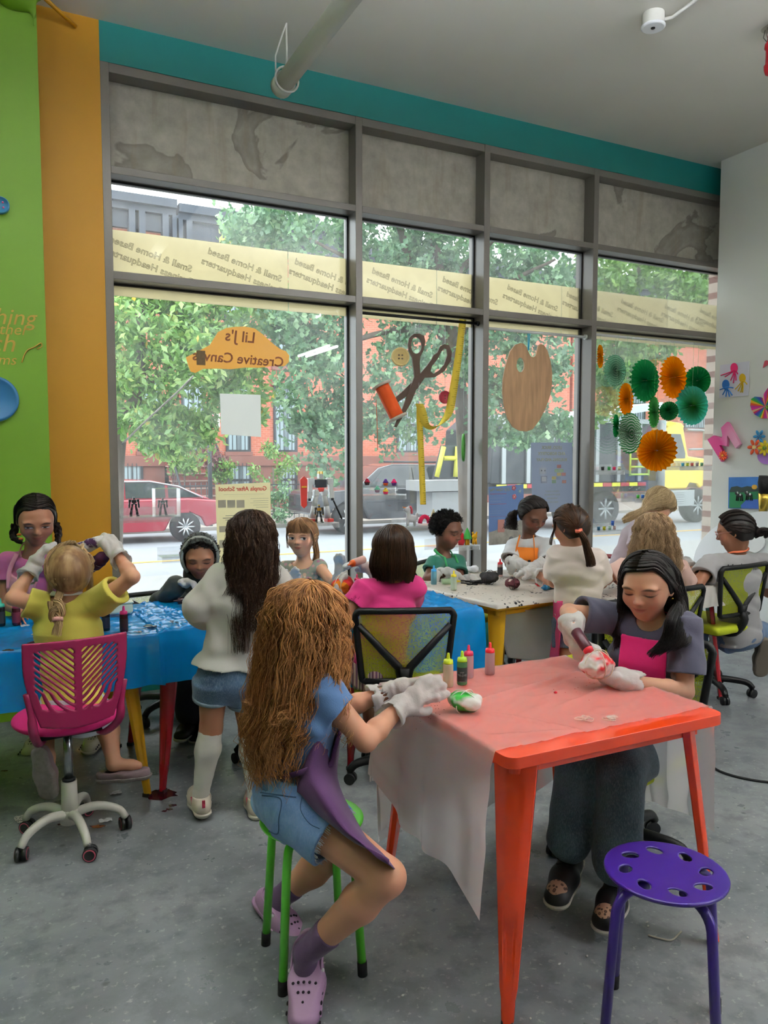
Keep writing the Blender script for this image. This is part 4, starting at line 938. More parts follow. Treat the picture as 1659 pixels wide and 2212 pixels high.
dye_bottle('light blue dye bottle with blue cap and black label', on(937, 1262, zw), '2f97d6', bottle_mat('bottle_blue', '8fd0e0', .15), '2e5a78', None, frac=.45)
dye_bottle('pale bottle with yellow cap on the spattered white cover', on(980, 1275, zw), 'e8d21a', bottle_mat('bottle_mint', 'dcebd8', .25), 'e0d23a', frac=.06)
dye_bottle('pale green bottle with yellow cap lying on its side', on(972, 1262, zw), 'e8c81a', bottle_mat('bottle_mint2', 'c4dfba', .15), None, None, lie=(.93, -.36))
dye_bottle('red capped bottle with black label near the window', on(1080, 1245, zw), 'd3202c', bottle_mat('bottle_rose', 'e6b8b4', .2), None, '2a2a30')
dye_bottle('red dye bottle lying behind the blue one on white cover', on(1172, 1266, zw), 'd3202c', bottle_mat('bottle_redd', 'd86a6a', .1), 'b83a40', None, lie=(-.95, -.2))
dye_bottle('blue dye bottle with dark label lying at the table edge', on(1185, 1274, zw), '1f86c4', bottle_mat('bottle_teal', '4f98b4', .1), '2d5f78', '232c34', lie=(-.95, -.2))
dye_bottle('pink capped bottle beside the red bundle', on(771, 1284, zb), 'c8285a', bottle_mat('bottle_lilac', 'cfc4de', .2), 'b49ac8', frac=.5)
dye_bottle('red spouted bottle lying on the crinkled pale cover', on(1318, 1207, TZ+.02), 'd3303c', bottle_mat('bottle_rose2', 'd86a70', .1), 'c8404c', None, lie=(-.55, .8))
wb = thing('white_bottle', 'plain white bottle beside the pink capped one', 'bottle', on(786, 1282, zb)); MB().lathe([(.02, 0), (.022, .004), (.022, .05), (.016, .062), (.016, .072)], on(786, 1282, zb), 20).build('bottle_body', M('white_plastic', 'dfe2e0', .4), wb); MB().lathe([(.017, .068), (.017, .085)], on(786, 1282, zb), 20).build('screw_cap', M('white_plastic', 'dfe2e0', .4), wb)
bp = on(258, 1326, zb); pb = thing('storage_tub', 'pale green plastic tub on the blue table behind the girl in yellow', 'tub', bp); m = MB(); m.box(bp+A(0, 0, .028), (.12, .07, .05)); m.build('tub', M('tub_pale', 'd6e0cc', .4), pb, bev=.012); m = MB(); m.box(bp+A(0, 0, .056), (.126, .076, .008)); m.build('tub_lid', M('tub_lid', 'e2e8dc', .4), pb, bev=.003)
# tied fabric bundles
def bundle_mat(name, c0, c1, c2=None, sc=9, t0=.5):
    t = NT(name); o = t.obj(); n = t.noise(sc, 3, .5, o, .3); st = [(t0-.03, lin(c0)), (t0+.03, lin(c1))]
    if c2: st += [(t0+.14, lin(c1)), (t0+.17, lin(c2))]
    return t.fin(t.n('BsdfPrincipled', {'Base Color': t.ramp(n, st), 'Roughness': .85, 'Normal': t.bump(t.noise(60, 3, .6, o), .3, .004)}).outputs[0])
def bundle(label, p, r, mat, seed, band=None, name='fabric_bundle', flat=.75):
    t = thing(name, label, 'fabric bundle', p); c = A(p)+A(0, 0, r*flat*.93)
    s = SDF(c-r*1.9, c+r*1.9, max(.0025, r/16)); rr = np.random.default_rng(seed); s.ell(c, (r*.85, r*.75, r*flat*.85), k=0)
    for i in range(7):
        a = rr.uniform(0, 6.28); q = A(math.cos(a), math.sin(a)*.9, rr.uniform(-.3, .5)*flat)*r*.55; s.ell(c+q, A(.5, .42, .36)*r*rr.uniform(.7, 1.1), k=r*.12)
    s.wob(r*.05, 16/r*.2, seed, 2).wob(r*.035, 60/r*.2, seed+1, 1); s.cut(A(p)+A(0, 0, .0005), (0, 0, -1)); s.build('fabric', mat, t)
    if band:
        m = MB()
        for i in range(3):
            a = rr.uniform(0, 3.1); e = nrm(A(math.cos(a), math.sin(a), .3)); f = A(0, 0, 1)-e*e[2]; f = nrm(f); m.tube([c+(e*math.cos(b)*.92+f*math.sin(b)*flat*.95)*r for b in np.linspace(0, 2*PI, 30, endpoint=False)], .0016, 5, closed=True)
        m.build('rubber_band', M('band_'+band, band, .5), t)
    return t
bundle('white and green tied shirt bundle lying on the pink looking cover', on(1004, 1535), .050, bundle_mat('green_white_cloth', '2f9a34', 'eeece6', '4fae46', 7, .42), 4, 'f2efe8', flat=.62)
bundle('black wrapped bundle with loose cords on the white cover', on(1056, 1262, zw), .062, M('black_cloth', '1c1a1d', .8, var=.3, vs=20), 6, '2a1a1e', flat=.7)
bundle('dark maroon tied bundle on the spattered cover', on(1108, 1273, zw), .048, bundle_mat('maroon_cloth', '3a1118', '54202a', 'c8b8ae', 8, .4), 8, '201416')
bundle('white scrunched fabric near the boy in green', on(1018, 1236, zw), .05, M('white_cloth', 'e4e4ea', .9), 9, None, flat=.4)
m = MB(); r9 = np.random.default_rng(5); c = on(1022, 1262, zw)
for i in range(5): m.tube(spline([c+A(r9.uniform(-.06, .08), r9.uniform(-.05, .05), .004+.004*i) for _ in range(5)], 24), .004, 6)
setp(m.build('black_yarn', M('black_cloth', '1c1a1d')), 'loose black cords beside the black bundle', 'cord')
def rubber_bands(label, p, seed, col='f1eadf', n=5, r=.016):
    rr = np.random.default_rng(seed); m = MB()
    for i in range(n):
        a = rr.uniform(0, 6.28); q = A(p)+A(rr.uniform(-1, 1)*r*.9, rr.uniform(-1, 1)*r*.6, .002+.0022*i); e = rr.uniform(.35, .8)
        m.tube([q+np.array(Matrix.Rotation(a, 3, 'Z'))@A(r*math.cos(b), r*e*math.sin(b)+.2*r*math.sin(2*b), .001*math.sin(3*b)) for b in np.linspace(0, 2*PI, 28, endpoint=False)], .0011, 5, closed=True)
    return setp(m.build('rubber_bands', M('band_'+col, col, .5)), label, 'rubber bands', 'piles of rubber bands')
rubber_bands('pile of white rubber bands on the pink looking cover, the one nearer the bottles', on(1262, 1556), 1)
rubber_bands('pile of white rubber bands on the pink looking cover, the one nearer the table corner', on(1318, 1556), 2)
rubber_bands('white rubber bands on blue plastic left of the girl in yellow', on(57, 1353, zb), 3, n=3)
rubber_bands('white rubber bands beside the girl in yellow on blue plastic', on(78, 1372, zb), 4, n=6)
c = atz(43, 1774, 0); rubber_bands('white knotted rubber bands on the floor left of the pink chair', c, 7, n=8, r=.02)
bd = on(1200, 1497); s = thing('red_blob', 'small red dye blob on the pink looking cover', 'dye spot', bd); MB().ball(bd+A(0, 0, .002), (.006, .005, .004)).build('blob', M('dye_redspot', 'd61f34', .3), s)
m = MB(); r9 = np.random.default_rng(3)
for i in range(46):
    x, y = r9.normal((925, 1528), (30, 14)); q = on(x, y, zc+.0005); m.ball(q, (r9.uniform(.001, .003), r9.uniform(.001, .0022), .0006), 6)
for i in range(26):
    x, y = r9.normal((1275, 1480), (45, 14)); 
    m.ball(on(x, y, zc+.0005), (r9.uniform(.001, .0025), r9.uniform(.001, .002), .0005), 6, mi=1)
o = m.build('dye_spatter', [M('spat_dark', '20302a', .3), M('spat_red', 'c01f3c', .3)]); setp(o, 'dark and red dye spatter on the pink looking cover', 'spatter', kind='stuff')
# floor stains and scraps
def puddle(px, py, rx, ry, label, group=None):
    q = atz(px, py, .0006); r_ = np.random.default_rng(px); pts = [(rx*(1+.25*r_.normal())*math.cos(a), ry*(1+.25*r_.normal())*math.sin(a)) for a in np.linspace(0, 2*PI, 14, endpoint=False)]
    m = MB(); m.prism(pts, q-A(0, 0, .0005), CAMR, CAMF, (0, 0, .0008)); setp(m.build('dye_puddle', M('puddle_red', '4a1016', .08)), label, 'dye stain', group)
puddle(352, 1715, .06, .05, 'wet dark red dye puddle around the foot of the red table leg')
for q_ in ((372, 1740, .018, .012), (365, 1748, .016, .010), (355, 1752, .01, .007)): puddle(*q_, 'small dark red dye drip just in front of the puddle at red table leg', 'dye drips by the red table leg')
for q_ in ((143, 1778, .014, .009), (152, 1772, .012, .006), (128, 1781, .009, .005)): puddle(*q_, 'small dark red dye drip on the floor under the pink chair base', 'dye drips under the pink chair')
puddle(212, 1785, .025, .012, 'reddish brown dye smear right of the pink chair base'); puddle(10, 1665, .02, .008, 'dark green dye smear on the floor at the left edge')
for px, py, lab in ((228, 1775, 'small crumpled foil scrap on the floor by the pink chair'), (250, 1715, 'thin paper scrap on the floor under the blue table')):
    q = atz(px, py, .0); rr = np.random.default_rng(px); G = np.array([[q+A(.05*(i/5-.5), .03*(j/4-.5), .004+.006*rr.random()) for j in range(5)] for i in range(6)]); m = MB(); m.grid(G, smooth=False); setp(m.build('floor_scrap', M('scrap_foil', 'c8cacb', .3)), lab, 'scrap')
m = MB(); m.tube(spline([atz(1400, 2020, .003), atz(1430, 2028, .004), atz(1452, 2030, .003), atz(1472, 2012, .004)], 16), .003, 5); setp(m.build('paper_strip', M('strip_beige', 'b9b2a2', .7)), 'torn beige strip on the floor behind the purple stool', 'scrap')
m = MB(); r9 = np.random.default_rng(8)
for px, py in ((1268, 2065), (1655, 2033), (1208, 2082), (1400, 2000), (1146, 2200), (1615, 2025), (1608, 1745), (1575, 1940), (625, 2140), (870, 2150), (1398, 1992), (640, 1935), (1650, 1615), (700, 2080)):
    m.ball(atz(px, py, .003), (r9.uniform(.003, .007), r9.uniform(.002, .004), .003), 6)
setp(m.build('floor_specks', M('speck_white', 'c9c8c2', .8)), 'pale paper specks scattered over the concrete floor', 'specks', kind='stuff')
setp(MB().tube(spline([atz(1532, 1652, .006), atz(1560, 1668, .006), atz(1610, 1682, .006), atz(1670, 1690, .006), atz(1760, 1690, .006)], 24), .006, 8).build('black_cable', m_black), 'black cable lying on the floor at the right edge', 'cable')

m = MB(); r9 = np.random.default_rng(31)
for px, py, sx, sy in ((325, 1352, 26, 5), (300, 1365, 10, 3), (70, 1388, 14, 4), (18, 1404, 16, 3), (372, 1342, 10, 3)):
    for i in range(7):
        q = atz(px+r9.normal()*sx*.4, py+r9.normal()*sy*.4, TZ+.0175); m.ball(q, (sx*.0011*r9.uniform(.4, 1), sx*.0009*r9.uniform(.3, .8), .0012), 8)
setp(m.build('dye_spatter', M('dye_blackish', '14181c', .15)), 'dark dye puddles on the blue plastic beside the girl in yellow', 'spatter', kind='stuff')
# ------------------------------------------------------------- things in the window
VR = 5.045; WX, WZ = A(1, 0, 0), A(0, 0, 1)
def wp(px, py, v=VR): return atv(px, py, v)
def hang(name, parent, top, bot, r=.0012, mat=None): return MB().tube([top, bot], r, 5).build(name, mat or M('string', 'dfe8e8', .6), parent)
def rod(label, a, b, mat, r=.011):
    t = thing('curtain_rod', label, 'rod', (a+b)/2); MB().tube([a, b], r, 14).build('rod', mat, t)
    m = MB(); m.tube([b, b+A(-.02, 0, 0)], r*1.7, 16); m.build('end_cap', mat, t); m = MB(); m.tube([a, a+A(.02, 0, 0)], r*1.7, 16); m.build('end_cap', mat, t); return t
z2 = wp(1010, 697)[2]; rod('black tension rod above the hanging scissors', A(2.32, VR, z2), A(3.33, VR, z2), m_black)
z3 = wp(1150, 718)[2]; rod('white tension rod above the hanging palette', A(3.386, VR, z3), A(4.40, VR, z3), M('white_plastic', 'dfe2e0', .4), .012)
z4 = wp(1420, 735)[2]; rod('white tension rod above the paper fans', A(4.452, VR, z4), A(6.0, VR, z4), M('white_plastic', 'dfe2e0', .4), .012)
def outline(pts, v): return [(wp(x, y, v)[0], wp(x, y, v)[2]) for x, y in pts]
def cut_shape(pts, v, th): 
    m = MB(); m.prism(outline(pts, v), (0, v, 0), WX, WZ, (0, th, 0)); return m
# scissors: two crossed halves each with a finger loop
sc = thing('hanging_scissors', 'large brown wooden scissors hanging in the second window', 'scissors', wp(905, 820)); m_sc = M('scissor_wood', '4a3527', .6, var=.15, vs=4)
Z = lambda x, y: (760+x/3.456, 640+y/3.456)
b1 = [Z(*q) for q in ((316, 975), (335, 978), (440, 800), (500, 650), (512, 590), (507, 500), (512, 450), (535, 405), (550, 340), (540, 295), (505, 278), (465, 280), (430, 310), (420, 360), (428, 410), (452, 460), (462, 540), (468, 600), (430, 700), (370, 860))]
h1 = [Z(482+40*math.cos(a), 366+62*math.sin(a)) for a in np.linspace(0, 2*PI, 24, endpoint=False)]
b2 = [Z(*q) for q in ((322, 760), (340, 795), (490, 690), (545, 608), (620, 605), (690, 560), (740, 480), (747, 415), (725, 365), (690, 357), (660, 375), (640, 420), (610, 440), (596, 470), (560, 520), (516, 572), (450, 640), (390, 700))]
h2 = [Z(*q) for q in ((588, 560), (600, 520), (640, 470), (665, 420), (690, 388), (710, 395), (714, 440), (690, 510), (650, 555), (610, 578))]
def holed(name, out, hole, v, th, mat, parent):
    import mathutils
    O = outline(out, v); Hh = outline(hole, v); loops = [[Vector((x, z, 0)) for x, z in O], [Vector((x, z, 0)) for x, z in Hh[::-1]]]
    pts = O+Hh[::-1]; n = len(pts); tri = mathutils.geometry.tessellate_polygon(loops); m = MB()
    vs = [(x, v, z) for x, z in pts]+[(x, v+th, z) for x, z in pts]; fs = [tuple(t) for t in tri]+[tuple(n+i for i in t[::-1]) for t in tri]
    no = len(O)
    for a, b in ((0, no), (no, n)):
        for i in range(a, b): j = i+1 if i+1 < b else a; fs.append((i, j, n+j, n+i))
    m.add(vs, fs); return m.build(name, mat, parent)
holed('blade_with_loop', b1, h1, VR-.02, .012, m_sc, sc); holed('blade_with_loop', b2, h2, VR-.004, .012, m_sc, sc)
hang('string', sc, A(wp(897, 720)[0], VR, z2), wp(897, 723))
def hang_button(label, px, py, rx, rz, col, holes, tilt=0, v=VR, ring=True, yaw=0.0, th=.02):
    c = wp(px, py, v); r = rz/F_PX*dep(c)/1.0; t = thing('hanging_button', label, 'button', c)
    R = np.array(Matrix.Rotation(yaw, 3, 'Z'))@np.array([[1, 0, 0], [0, 0, -1], [0, 1, 0]], float)
    mt = M('button_'+col, col, .5); MB().lathe([(r*.95, -th/2), (r, -th*.3), (r, th*.3), (r*.93, th/2), (r*.82, th/2), (r*.78, th*.25), (.001, th*.25)], c, 36, R).build('disc', mt, t)
    h = MB(); [h.tube([c+R@A(x*r, z*r, th*.2), c+R@A(x*r, z*r, th*.34)], r*.10, 10) for x, z in holes]; h.build('holes', M('button_hole', '4a3a24', .7), t)
    hang('string', t, A(c[0], VR, z2), c+A(0, 0, r*.9)); return t
Q4 = [(.18, .18), (-.18, .18), (.18, -.18), (-.18, -.18)]
hang_button('cream wooden button hanging left of the scissors', 865, 771, 16, 20, 'd9bf7e', Q4, yaw=-.25)
hang_button('small crimson button hanging right of the scissors', 961, 858, 13, 14, '9c2433', [(.0, .2), (.0, -.2)], yaw=-.1)
hang_button('green button hanging beside the mullion', 1001, 967, 17, 30, '4b9a3e', [(.15, .1), (.1, -.2)], yaw=.95)
# thread spool
c0, c1 = wp(824, 832), wp(851, 905); ax = nrm(c1-c0+A(0, -.06, 0)); L = np.linalg.norm(c1-c0); x_ = nrm(np.cross(ax, A(0, 1, 0))); Rs = np.stack([x_, np.cross(ax, x_), ax], 1)
sp = thing('thread_spool', 'big orange thread spool hanging at an angle', 'spool', c0); MB().lathe([(.052, .008), (.053, .02), (.053, L-.02), (.052, L-.008)], c0, 30, Rs).build('orange_thread', M('orange_thread', 'e2530b', .7, bump=.5, bs=160, stretch=(1, 1, 6)), sp)
for z in (0, L): MB().lathe([(.072, z-.009), (.075, z-.006), (.075, z+.006), (.072, z+.009)], c0, 30, Rs).build('end_disc', M('spool_cream', 'cfc3b4', .6), sp)
hang('string', sp, A(wp(835, 690)[0], VR, z2), c0+A(.02, 0, .01)); MB().tube(spline([wp(812, 862), wp(814, 900), wp(816, 972)], 12), .0022, 5).build('loose_thread', M('orange_thread', 'e2530b'), sp)
# tape measure: one long ribbon falling from the rod, looping and hanging again
def tape_mat():
    t = NT('tape_yellow'); a = t.n('Attribute', attribute_name='face').outputs['Vector']; x = t.n('SeparateXYZ', {0: a}); u, w = x.outputs[0], x.outputs[1]
    tick = t.math('LESS_THAN', t.math('FRACT', t.math('MULTIPLY', u, 60)), .10); big = t.math('LESS_THAN', t.math('FRACT', t.math('MULTIPLY', u, 15)), .035)
    k = t.math('MAXIMUM', t.math('MULTIPLY', tick, t.math('GREATER_THAN', w, .72)), t.math('MULTIPLY', big, t.math('GREATER_THAN', w, .45)))
    c = t.mix(t.math('MULTIPLY', k, .85), lin('e8d25c'), lin('3a3320'))
    return t.fin(t.n('MixShader', {0: .3, 1: t.n('BsdfDiffuse', {'Color': c}).outputs[0], 2: t.n('BsdfTranslucent', {'Color': c}).outputs[0]}).outputs[0])
def ribbon(name, path, w, mat, parent, n=80, len0=0.0):
    cpt = spline([p for p, _ in path], n); wd = spline([q for _, q in path], n); v = []; at = []; L = len0
    for i in range(n):
        if i: L += np.linalg.norm(cpt[i]-cpt[i-1])
        s = nrm(wd[i])
        for j, k in enumerate((-1, 1)): v.append(cpt[i]+s*k*w/2); at.append((L, j, 0))
    q = np.array([[2*i, 2*i+1, 2*i+3, 2*i+2] for i in range(n-1)]); o = raw_mesh(name, np.array(v), q, mat, parent, {'face': ('FLOAT_VECTOR', np.array(at))})
    m = o.modifiers.new('thick', 'SOLIDIFY'); m.thickness = .0016; return o
tm = thing('tape_measure', 'long yellow tape measure draped from the black rod', 'tape measure', wp(990, 700)); mt = tape_mat()
ribbon('tape', [(wp(1000, 690, VR), A(1, 0, .0)), (wp(990, 770, VR), A(1, 0, 0)), (wp(978, 850, VR-.02), A(.9, -.3, 0)), (wp(968, 895, VR-.04), A(.6, -.6, 0)), (wp(945, 922, VR-.06), A(.3, -.8, .4)), (wp(922, 920, VR-.06), A(.3, -.9, .2)), (wp(912, 890, VR-.04), A(.8, -.5, .1)), (wp(906, 872, VR-.02), A(1, -.1, 0))], .062, mt, tm)
ribbon('tape', [(wp(906, 872, VR-.02), A(1, .2, 0)), (wp(906, 905, VR), A(1, 0, 0)), (wp(910, 990, VR), A(1, 0, 0)), (wp(914, 1090, VR), A(1, 0, 0))], .050, mt, tm, len0=1.2)
hang('string', tm, A(wp(905, 700)[0], VR, z2), wp(905, 868, VR-.02))
# painter's palette
pl = thing('hanging_palette', 'large plywood artist palette hanging in the third window', 'palette', wp(1140, 840)); Z = lambda x, y: (1040+x/3.881, 680+y/3.881)
po = [Z(*q) for q in ((330, 236), (285, 250), (240, 310), (205, 420), (182, 540), (178, 640), (190, 760), (220, 870), (265, 940), (320, 972), (380, 978), (430, 960), (490, 880), (540, 780), (575, 680), (592, 580), (594, 490), (580, 390), (555, 300), (525, 255), (495, 243), (475, 262), (468, 300), (455, 345), (432, 356), (410, 345), (395, 310), (375, 262), (352, 240))]
holed('palette_board', po, [Z(328+34*math.cos(a), 420+62*math.sin(a)) for a in np.linspace(0, 2*PI, 24, endpoint=False)], VR, .012, M('plywood', 'b48e6a', .6, var=.25, vs=3, stretch=(10, 1, 1.2)), pl)
hang('cyan_ribbon', pl, A(wp(1141, 715)[0], VR, z3), wp(1141, 757), .004, M('cyan_ribbon', '35b4d8', .5)); hang('cyan_ribbon', pl, A(wp(1145, 715)[0], VR, z3), wp(1142, 757), .004, M('cyan_ribbon', '35b4d8', .5))
# paper fans
def fan_mat(name, c, c2=None, c3=None):
    t = NT(name); a = t.n('Attribute', attribute_name='face').outputs['Vector']; r = t.n('SeparateXYZ', {0: a}).outputs[0]
    if c3 == 'stripe': c_ = t.mix(t.math('LESS_THAN', t.math('FRACT', t.math('MULTIPLY', r, 7.0)), .5), lin(c), lin(c2))
    else: c_ = t.ramp(r, [(.1, lin(c)), (.9, lin(c2 or c))])
    return t.fin(t.n('MixShader', {0: .65, 1: t.n('BsdfDiffuse', {'Color': c_}).outputs[0], 2: t.n('BsdfTranslucent', {'Color': c_}).outputs[0]}).outputs[0])
FG = fan_mat('fan_green', '1f9a5c', '35a868'); FT = fan_mat('fan_ombre', '54b04e', '6fd0c0'); FY = fan_mat('fan_gold', 'e59a08', 'f2b018'); FS = fan_mat('fan_striped', '4fa566', 'e6ece4', 'stripe'); FD = fan_mat('fan_dotted', '2f8f5a', '3f9f66'); FA = fan_mat('fan_pale', '7fb096', 'b4d4c0', 'stripe'); FL = fan_mat('fan_light', '4ea45c', '62b86a')
def fan(label, px, py, rx, ry, mat, v=5.03, npl=26):
    c = wp(px, py, v); D = dep(c); R_ = ry/F_PX*D; cs = min(1, rx/ry); vd = nrm((c-CAMP)*A(1, 1, 0)); th0 = math.atan2(vd[0], vd[1])
    yaw = -th0+math.acos(cs)*(1 if px % 2 else -1); ex = A(math.cos(yaw), math.sin(yaw), 0); ny = A(-math.sin(yaw), math.cos(yaw), 0)
    t = thing('paper_fan', label, 'paper fan', c, 'paper fans hanging in the fourth window'); n = npl*2; vs = []; at = []
    for i in range(n):
        a = 2*PI*i/n; d = ex*math.cos(a)+WZ*math.sin(a); z = (1 if i % 2 else -1)
        for r in (.06, .5, 1.0): vs.append(c+d*R_*r*(1.0 if i % 2 or r < 1 else .94)+ny*z*.012*(1.2-.55*r)*R_/.12); at.append((r, a, 0))
    q = [[i*3+k, i*3+k+1, ((i+1) % n)*3+k+1, ((i+1) % n)*3+k] for i in range(n) for k in (0, 1)]
    o = raw_mesh('pleated_paper', np.array(vs), np.array(q), mat, t, {'face': ('FLOAT_VECTOR', np.array(at))}); o.data.polygons.foreach_set('use_smooth', np.zeros(len(q), bool))
    m = o.modifiers.new('thick', 'SOLIDIFY'); m.thickness = .0012
    MB().ball(c-ny*.006, (.006, .006, .006)).build('centre_dot', mat, t); hang('string', t, A(c[0], c[1], z4), c+A(0, 0, R_*.2), .0012, M('string_green', '9fd0a8', .6)); return t
fan('golden paper fan edge on at the left mullion', 1297, 770, 6, 25, FY)
fan('pale striped green paper fan, the palest of the group', 1329, 800, 23, 34, FA, 5.08)
fan('large emerald paper fan in the top row', 1393, 822, 30, 46, FG)
fan('upper golden paper fan between the two emerald ones', 1455, 815, 27, 46, FY)
fan('emerald paper fan nearest the right wall', 1507, 822, 27, 31, FG, 5.06)
fan('golden paper fan left of the large emerald one', 1353, 862, 15, 35, FY, 5.0)
fan('mint ombre paper fan, largest on the right side', 1495, 876, 33, 43, FT, 5.0)
fan('narrow light green paper fan in the middle', 1413, 890, 11, 34, FL)
fan('small dotted dark green paper fan', 1445, 888, 20, 21, FD)
fan('thin green paper fan beside the striped one', 1331, 920, 6, 25, FG)
fan('green and white striped paper fan', 1361, 936, 25, 45, FS, 4.99)
fan('largest golden paper fan at the bottom', 1418, 973, 42, 46, FY, 4.97)
# posters on the glass
VP_ = 5.108
def poster(label, pts, mat, name='poster'):
    c = wp(sum(p[0] for p in pts)/4, sum(p[1] for p in pts)/4, VP_); t = thing(name, label, 'poster', c)
    P = [wp(x, y, VP_) for x, y in pts]; m = MB(); m.add(P+[p+A(0, .002, 0) for p in P], [(0, 1, 2, 3), (7, 6, 5, 4), (0, 4, 5, 1), (1, 5, 6, 2), (2, 6, 7, 3), (3, 7, 4, 0)]); m.build('sheet', mat, t); return t
def ptext(t, s, px, py, h, mat, **kw):
    O = wp(px, py, VP_-.0025); sz = h/F_PX*dep(O)*1.35; return text('lettering', s, O, WX, WZ, sz, mat, t, mirror=True, **kw)
def prect(t, name, x0, y0, x1, y1, mat, dv=.003):
    a, b = wp(x0, y1, VP_-dv), wp(x1, y0, VP_-dv); return MB().bx((a[0], VP_-dv-.001, a[2]), (b[0], VP_-dv, b[2])).build(name, mat, t)
m_cream = film('poster_cream', 'f4eccb', .05, .4, .8); m_ink = M('ink_grey', '7a7a78', .7); m_inkr = M('ink_red', 'cc5a50', .7); m_lg_ = M('ink_pale', 'b4ae9c', .7)
p1 = poster('cream flyer with red heading about an after school club', [(465, 1047), (584, 1042), (587, 1216), (471, 1222)], m_cream)
ptext(p1, 'Gunpla After School', 525, 1060, 9.5, m_inkr, bold=.0012)
for i, (y, w, m_) in enumerate(((1067, 44, m_ink), (1071, 34, m_ink), (1112, 40, m_ink), (1117, 46, m_ink), (1121, 40, m_ink), (1133, 22, m_inkr), (1152, 24, m_ink), (1158, 40, m_inkr), (1190, 30, m_ink), (1196, 44, m_ink))):
    prect(p1, 'text_line', 527-w, y, 527+w, y+1.6, m_)
for y in (1076, 1081, 1085, 1090, 1095): prect(p1, 'text_line', 553-(y % 3)*6, y, 580, y+1.4, m_ink)
for x in (471, 491, 511): prect(p1, 'photo_square', x, 1080, x+17, 1097, m_lg_)
for x in (474, 500, 530): prect(p1, 'photo_square', x, 1136, x+22, 1150, m_lg_); prect(p1, 'photo_square', x, 1166, x+22, 1184, m_lg_)
m_pgrey = film('poster_grey', 'b4bccc', .06, .4, .8); m_inkg = M('ink_gold', 'a8a687', .7)
p2 = poster('grey blue brick building flyer with robot drawing behind the girl in orange apron', [(1147, 956), (1236, 956), (1237, 1104), (1150, 1108)], m_pgrey)
for s, y, h in (('LEGO, BRICK', 967, 7), ('AND ROBOTRYX', 980, 7), ('BUILDING AND PLAY', 993, 6.4)): ptext(p2, s, 1192, y+3, h, m_inkg, bold=.001)
for s, y in (('CREATE A ROBOT', 1063), ('BUILD WITH BRICKS', 1070), ('WORKSHOPS', 1078), ('AGES 5 AND UP', 1086)): ptext(p2, s, 1193, y, 3.4, m_inkg)
m_rb = M('ink_robot', '8b93a4', .7)
prect(p2, 'robot_drawing', 1165, 1010, 1180, 1024, M('ink_robot_light', 'b4bac4', .7)); prect(p2, 'robot_drawing', 1168, 1028, 1182, 1044, m_rb); prect(p2, 'robot_drawing', 1170, 1030, 1180, 1040, M('ink_robot_light', 'b4bac4', .7), .004)
for x in (1169, 1176): prect(p2, 'robot_eye', x, 1015, x+2, 1018, M('ink_dark', '4a505c', .7), .004)
for x, y, c_ in ((1203, 1004, 'a87a78'), (1198, 1013, '8aa08a'), (1208, 1013, '8aa08a'), (1203, 1021, 'b8a878'), (1213, 1021, 'a87a78'), (1192, 1029, 'b8b07a'), (1202, 1029, '8a96b0'), (1192, 1037, '8aa08a'), (1214, 1037, 'a8807a')): prect(p2, 'brick_drawing', x, y, x+9, y+7, M('ink_'+c_, c_, .7))
m_pblue = film('poster_blue', '93abd0', .05, .4, .75)
p3 = poster('blue open play flyer with flowers left of the girl in the orange apron', [(1056, 1052), (1131, 1046), (1132, 1172), (1056, 1178)], m_pblue)
ptext(p3, 'Lil Js Open Play', 1080, 1060, 6.4, m_inkg, bold=.001)
for i, y in enumerate((1066, 1075, 1082, 1088, 1103, 1108, 1115)): prect(p3, 'text_line', 1058, y, 1094-(i % 3)*6, y+1.8, M('ink_bluepale', 'a6b6cc', .7) if i % 3 else m_inkr)
for x, y, c_ in ((1110, 1054, 'c46a74'), (1123, 1061, '8fb0c8'), (1111, 1073, 'c86a72')):
    c = wp(x, y, VP_-.004); m = MB(); m.ball(c, (.008, .002, .008), 8, mi=1)
    for a in np.linspace(0, 2*PI, 5, endpoint=False): m.ball(c+A(.013*math.cos(a), 0, .013*math.sin(a)), (.010, .0015, .010), 8)
    m.build('flower_drawing', [M('ink_'+c_, c_, .7), M('ink_cream', 'e4dcc0', .7)], p3)
m = cut_shape([(1056, 1178), (1132, 1172), (1131, 1120), (1100, 1132), (1070, 1146), (1056, 1150)], VP_-.004, .001); m.build('photo_strip', M('ink_photo', 'b0aca4', .7, var=.3, vs=14), p3)
prect(p3, 'photo_figure', 1075, 1122, 1090, 1150, M('ink_rose', 'c08880', .7), .006)
p4 = poster('blank white square sheet taped to the window glass', [(475, 850), (563, 853), (564, 944), (478, 938)], film('poster_white', 'f4f4f0', .05, .4, .8), 'window_sheet')
# shop sign
sg = thing('shop_sign', 'amber cloud shaped sign with brown script on the window glass', 'sign', wp(515, 755, VP_)); Z = lambda x, y: (400+x/3.402, 600+y/3.402)
so_ = [Z(*q) for q in ((5, 585), (85, 545), (180, 495), (240, 400), (300, 370), (370, 360), (440, 358), (510, 372), (570, 415), (640, 480), (700, 525), (740, 540), (765, 570), (762, 620), (730, 650), (640, 648), (540, 662), (440, 660), (340, 672), (240, 668), (130, 670), (75, 700), (40, 690), (22, 640))]
cut_shape(so_, VP_-.004, .003).build('sign_board', film('sign_amber', 'f6cc72', .04, .4, .85), sg)
m_sb = M('sign_brown', '7a3d14', .6)
for s, x, y, h in (("Lil J's", 518, 738, 26), ('Creative Canvas', 516, 785, 24)):
    O = wp(x, y, VP_-.006); text('lettering', s, O, A(1, 0, -.02), WZ, h/F_PX*dep(O)*1.25, m_sb, sg, mirror=True, shear=-.12, bold=.0015)
MB().bx(wp(425, 788, VP_-.01), wp(443, 758, VP_-.006)).build('dark_sticker', M('sticker_dark', '6a5434', .7, var=.3, vs=40), sg)
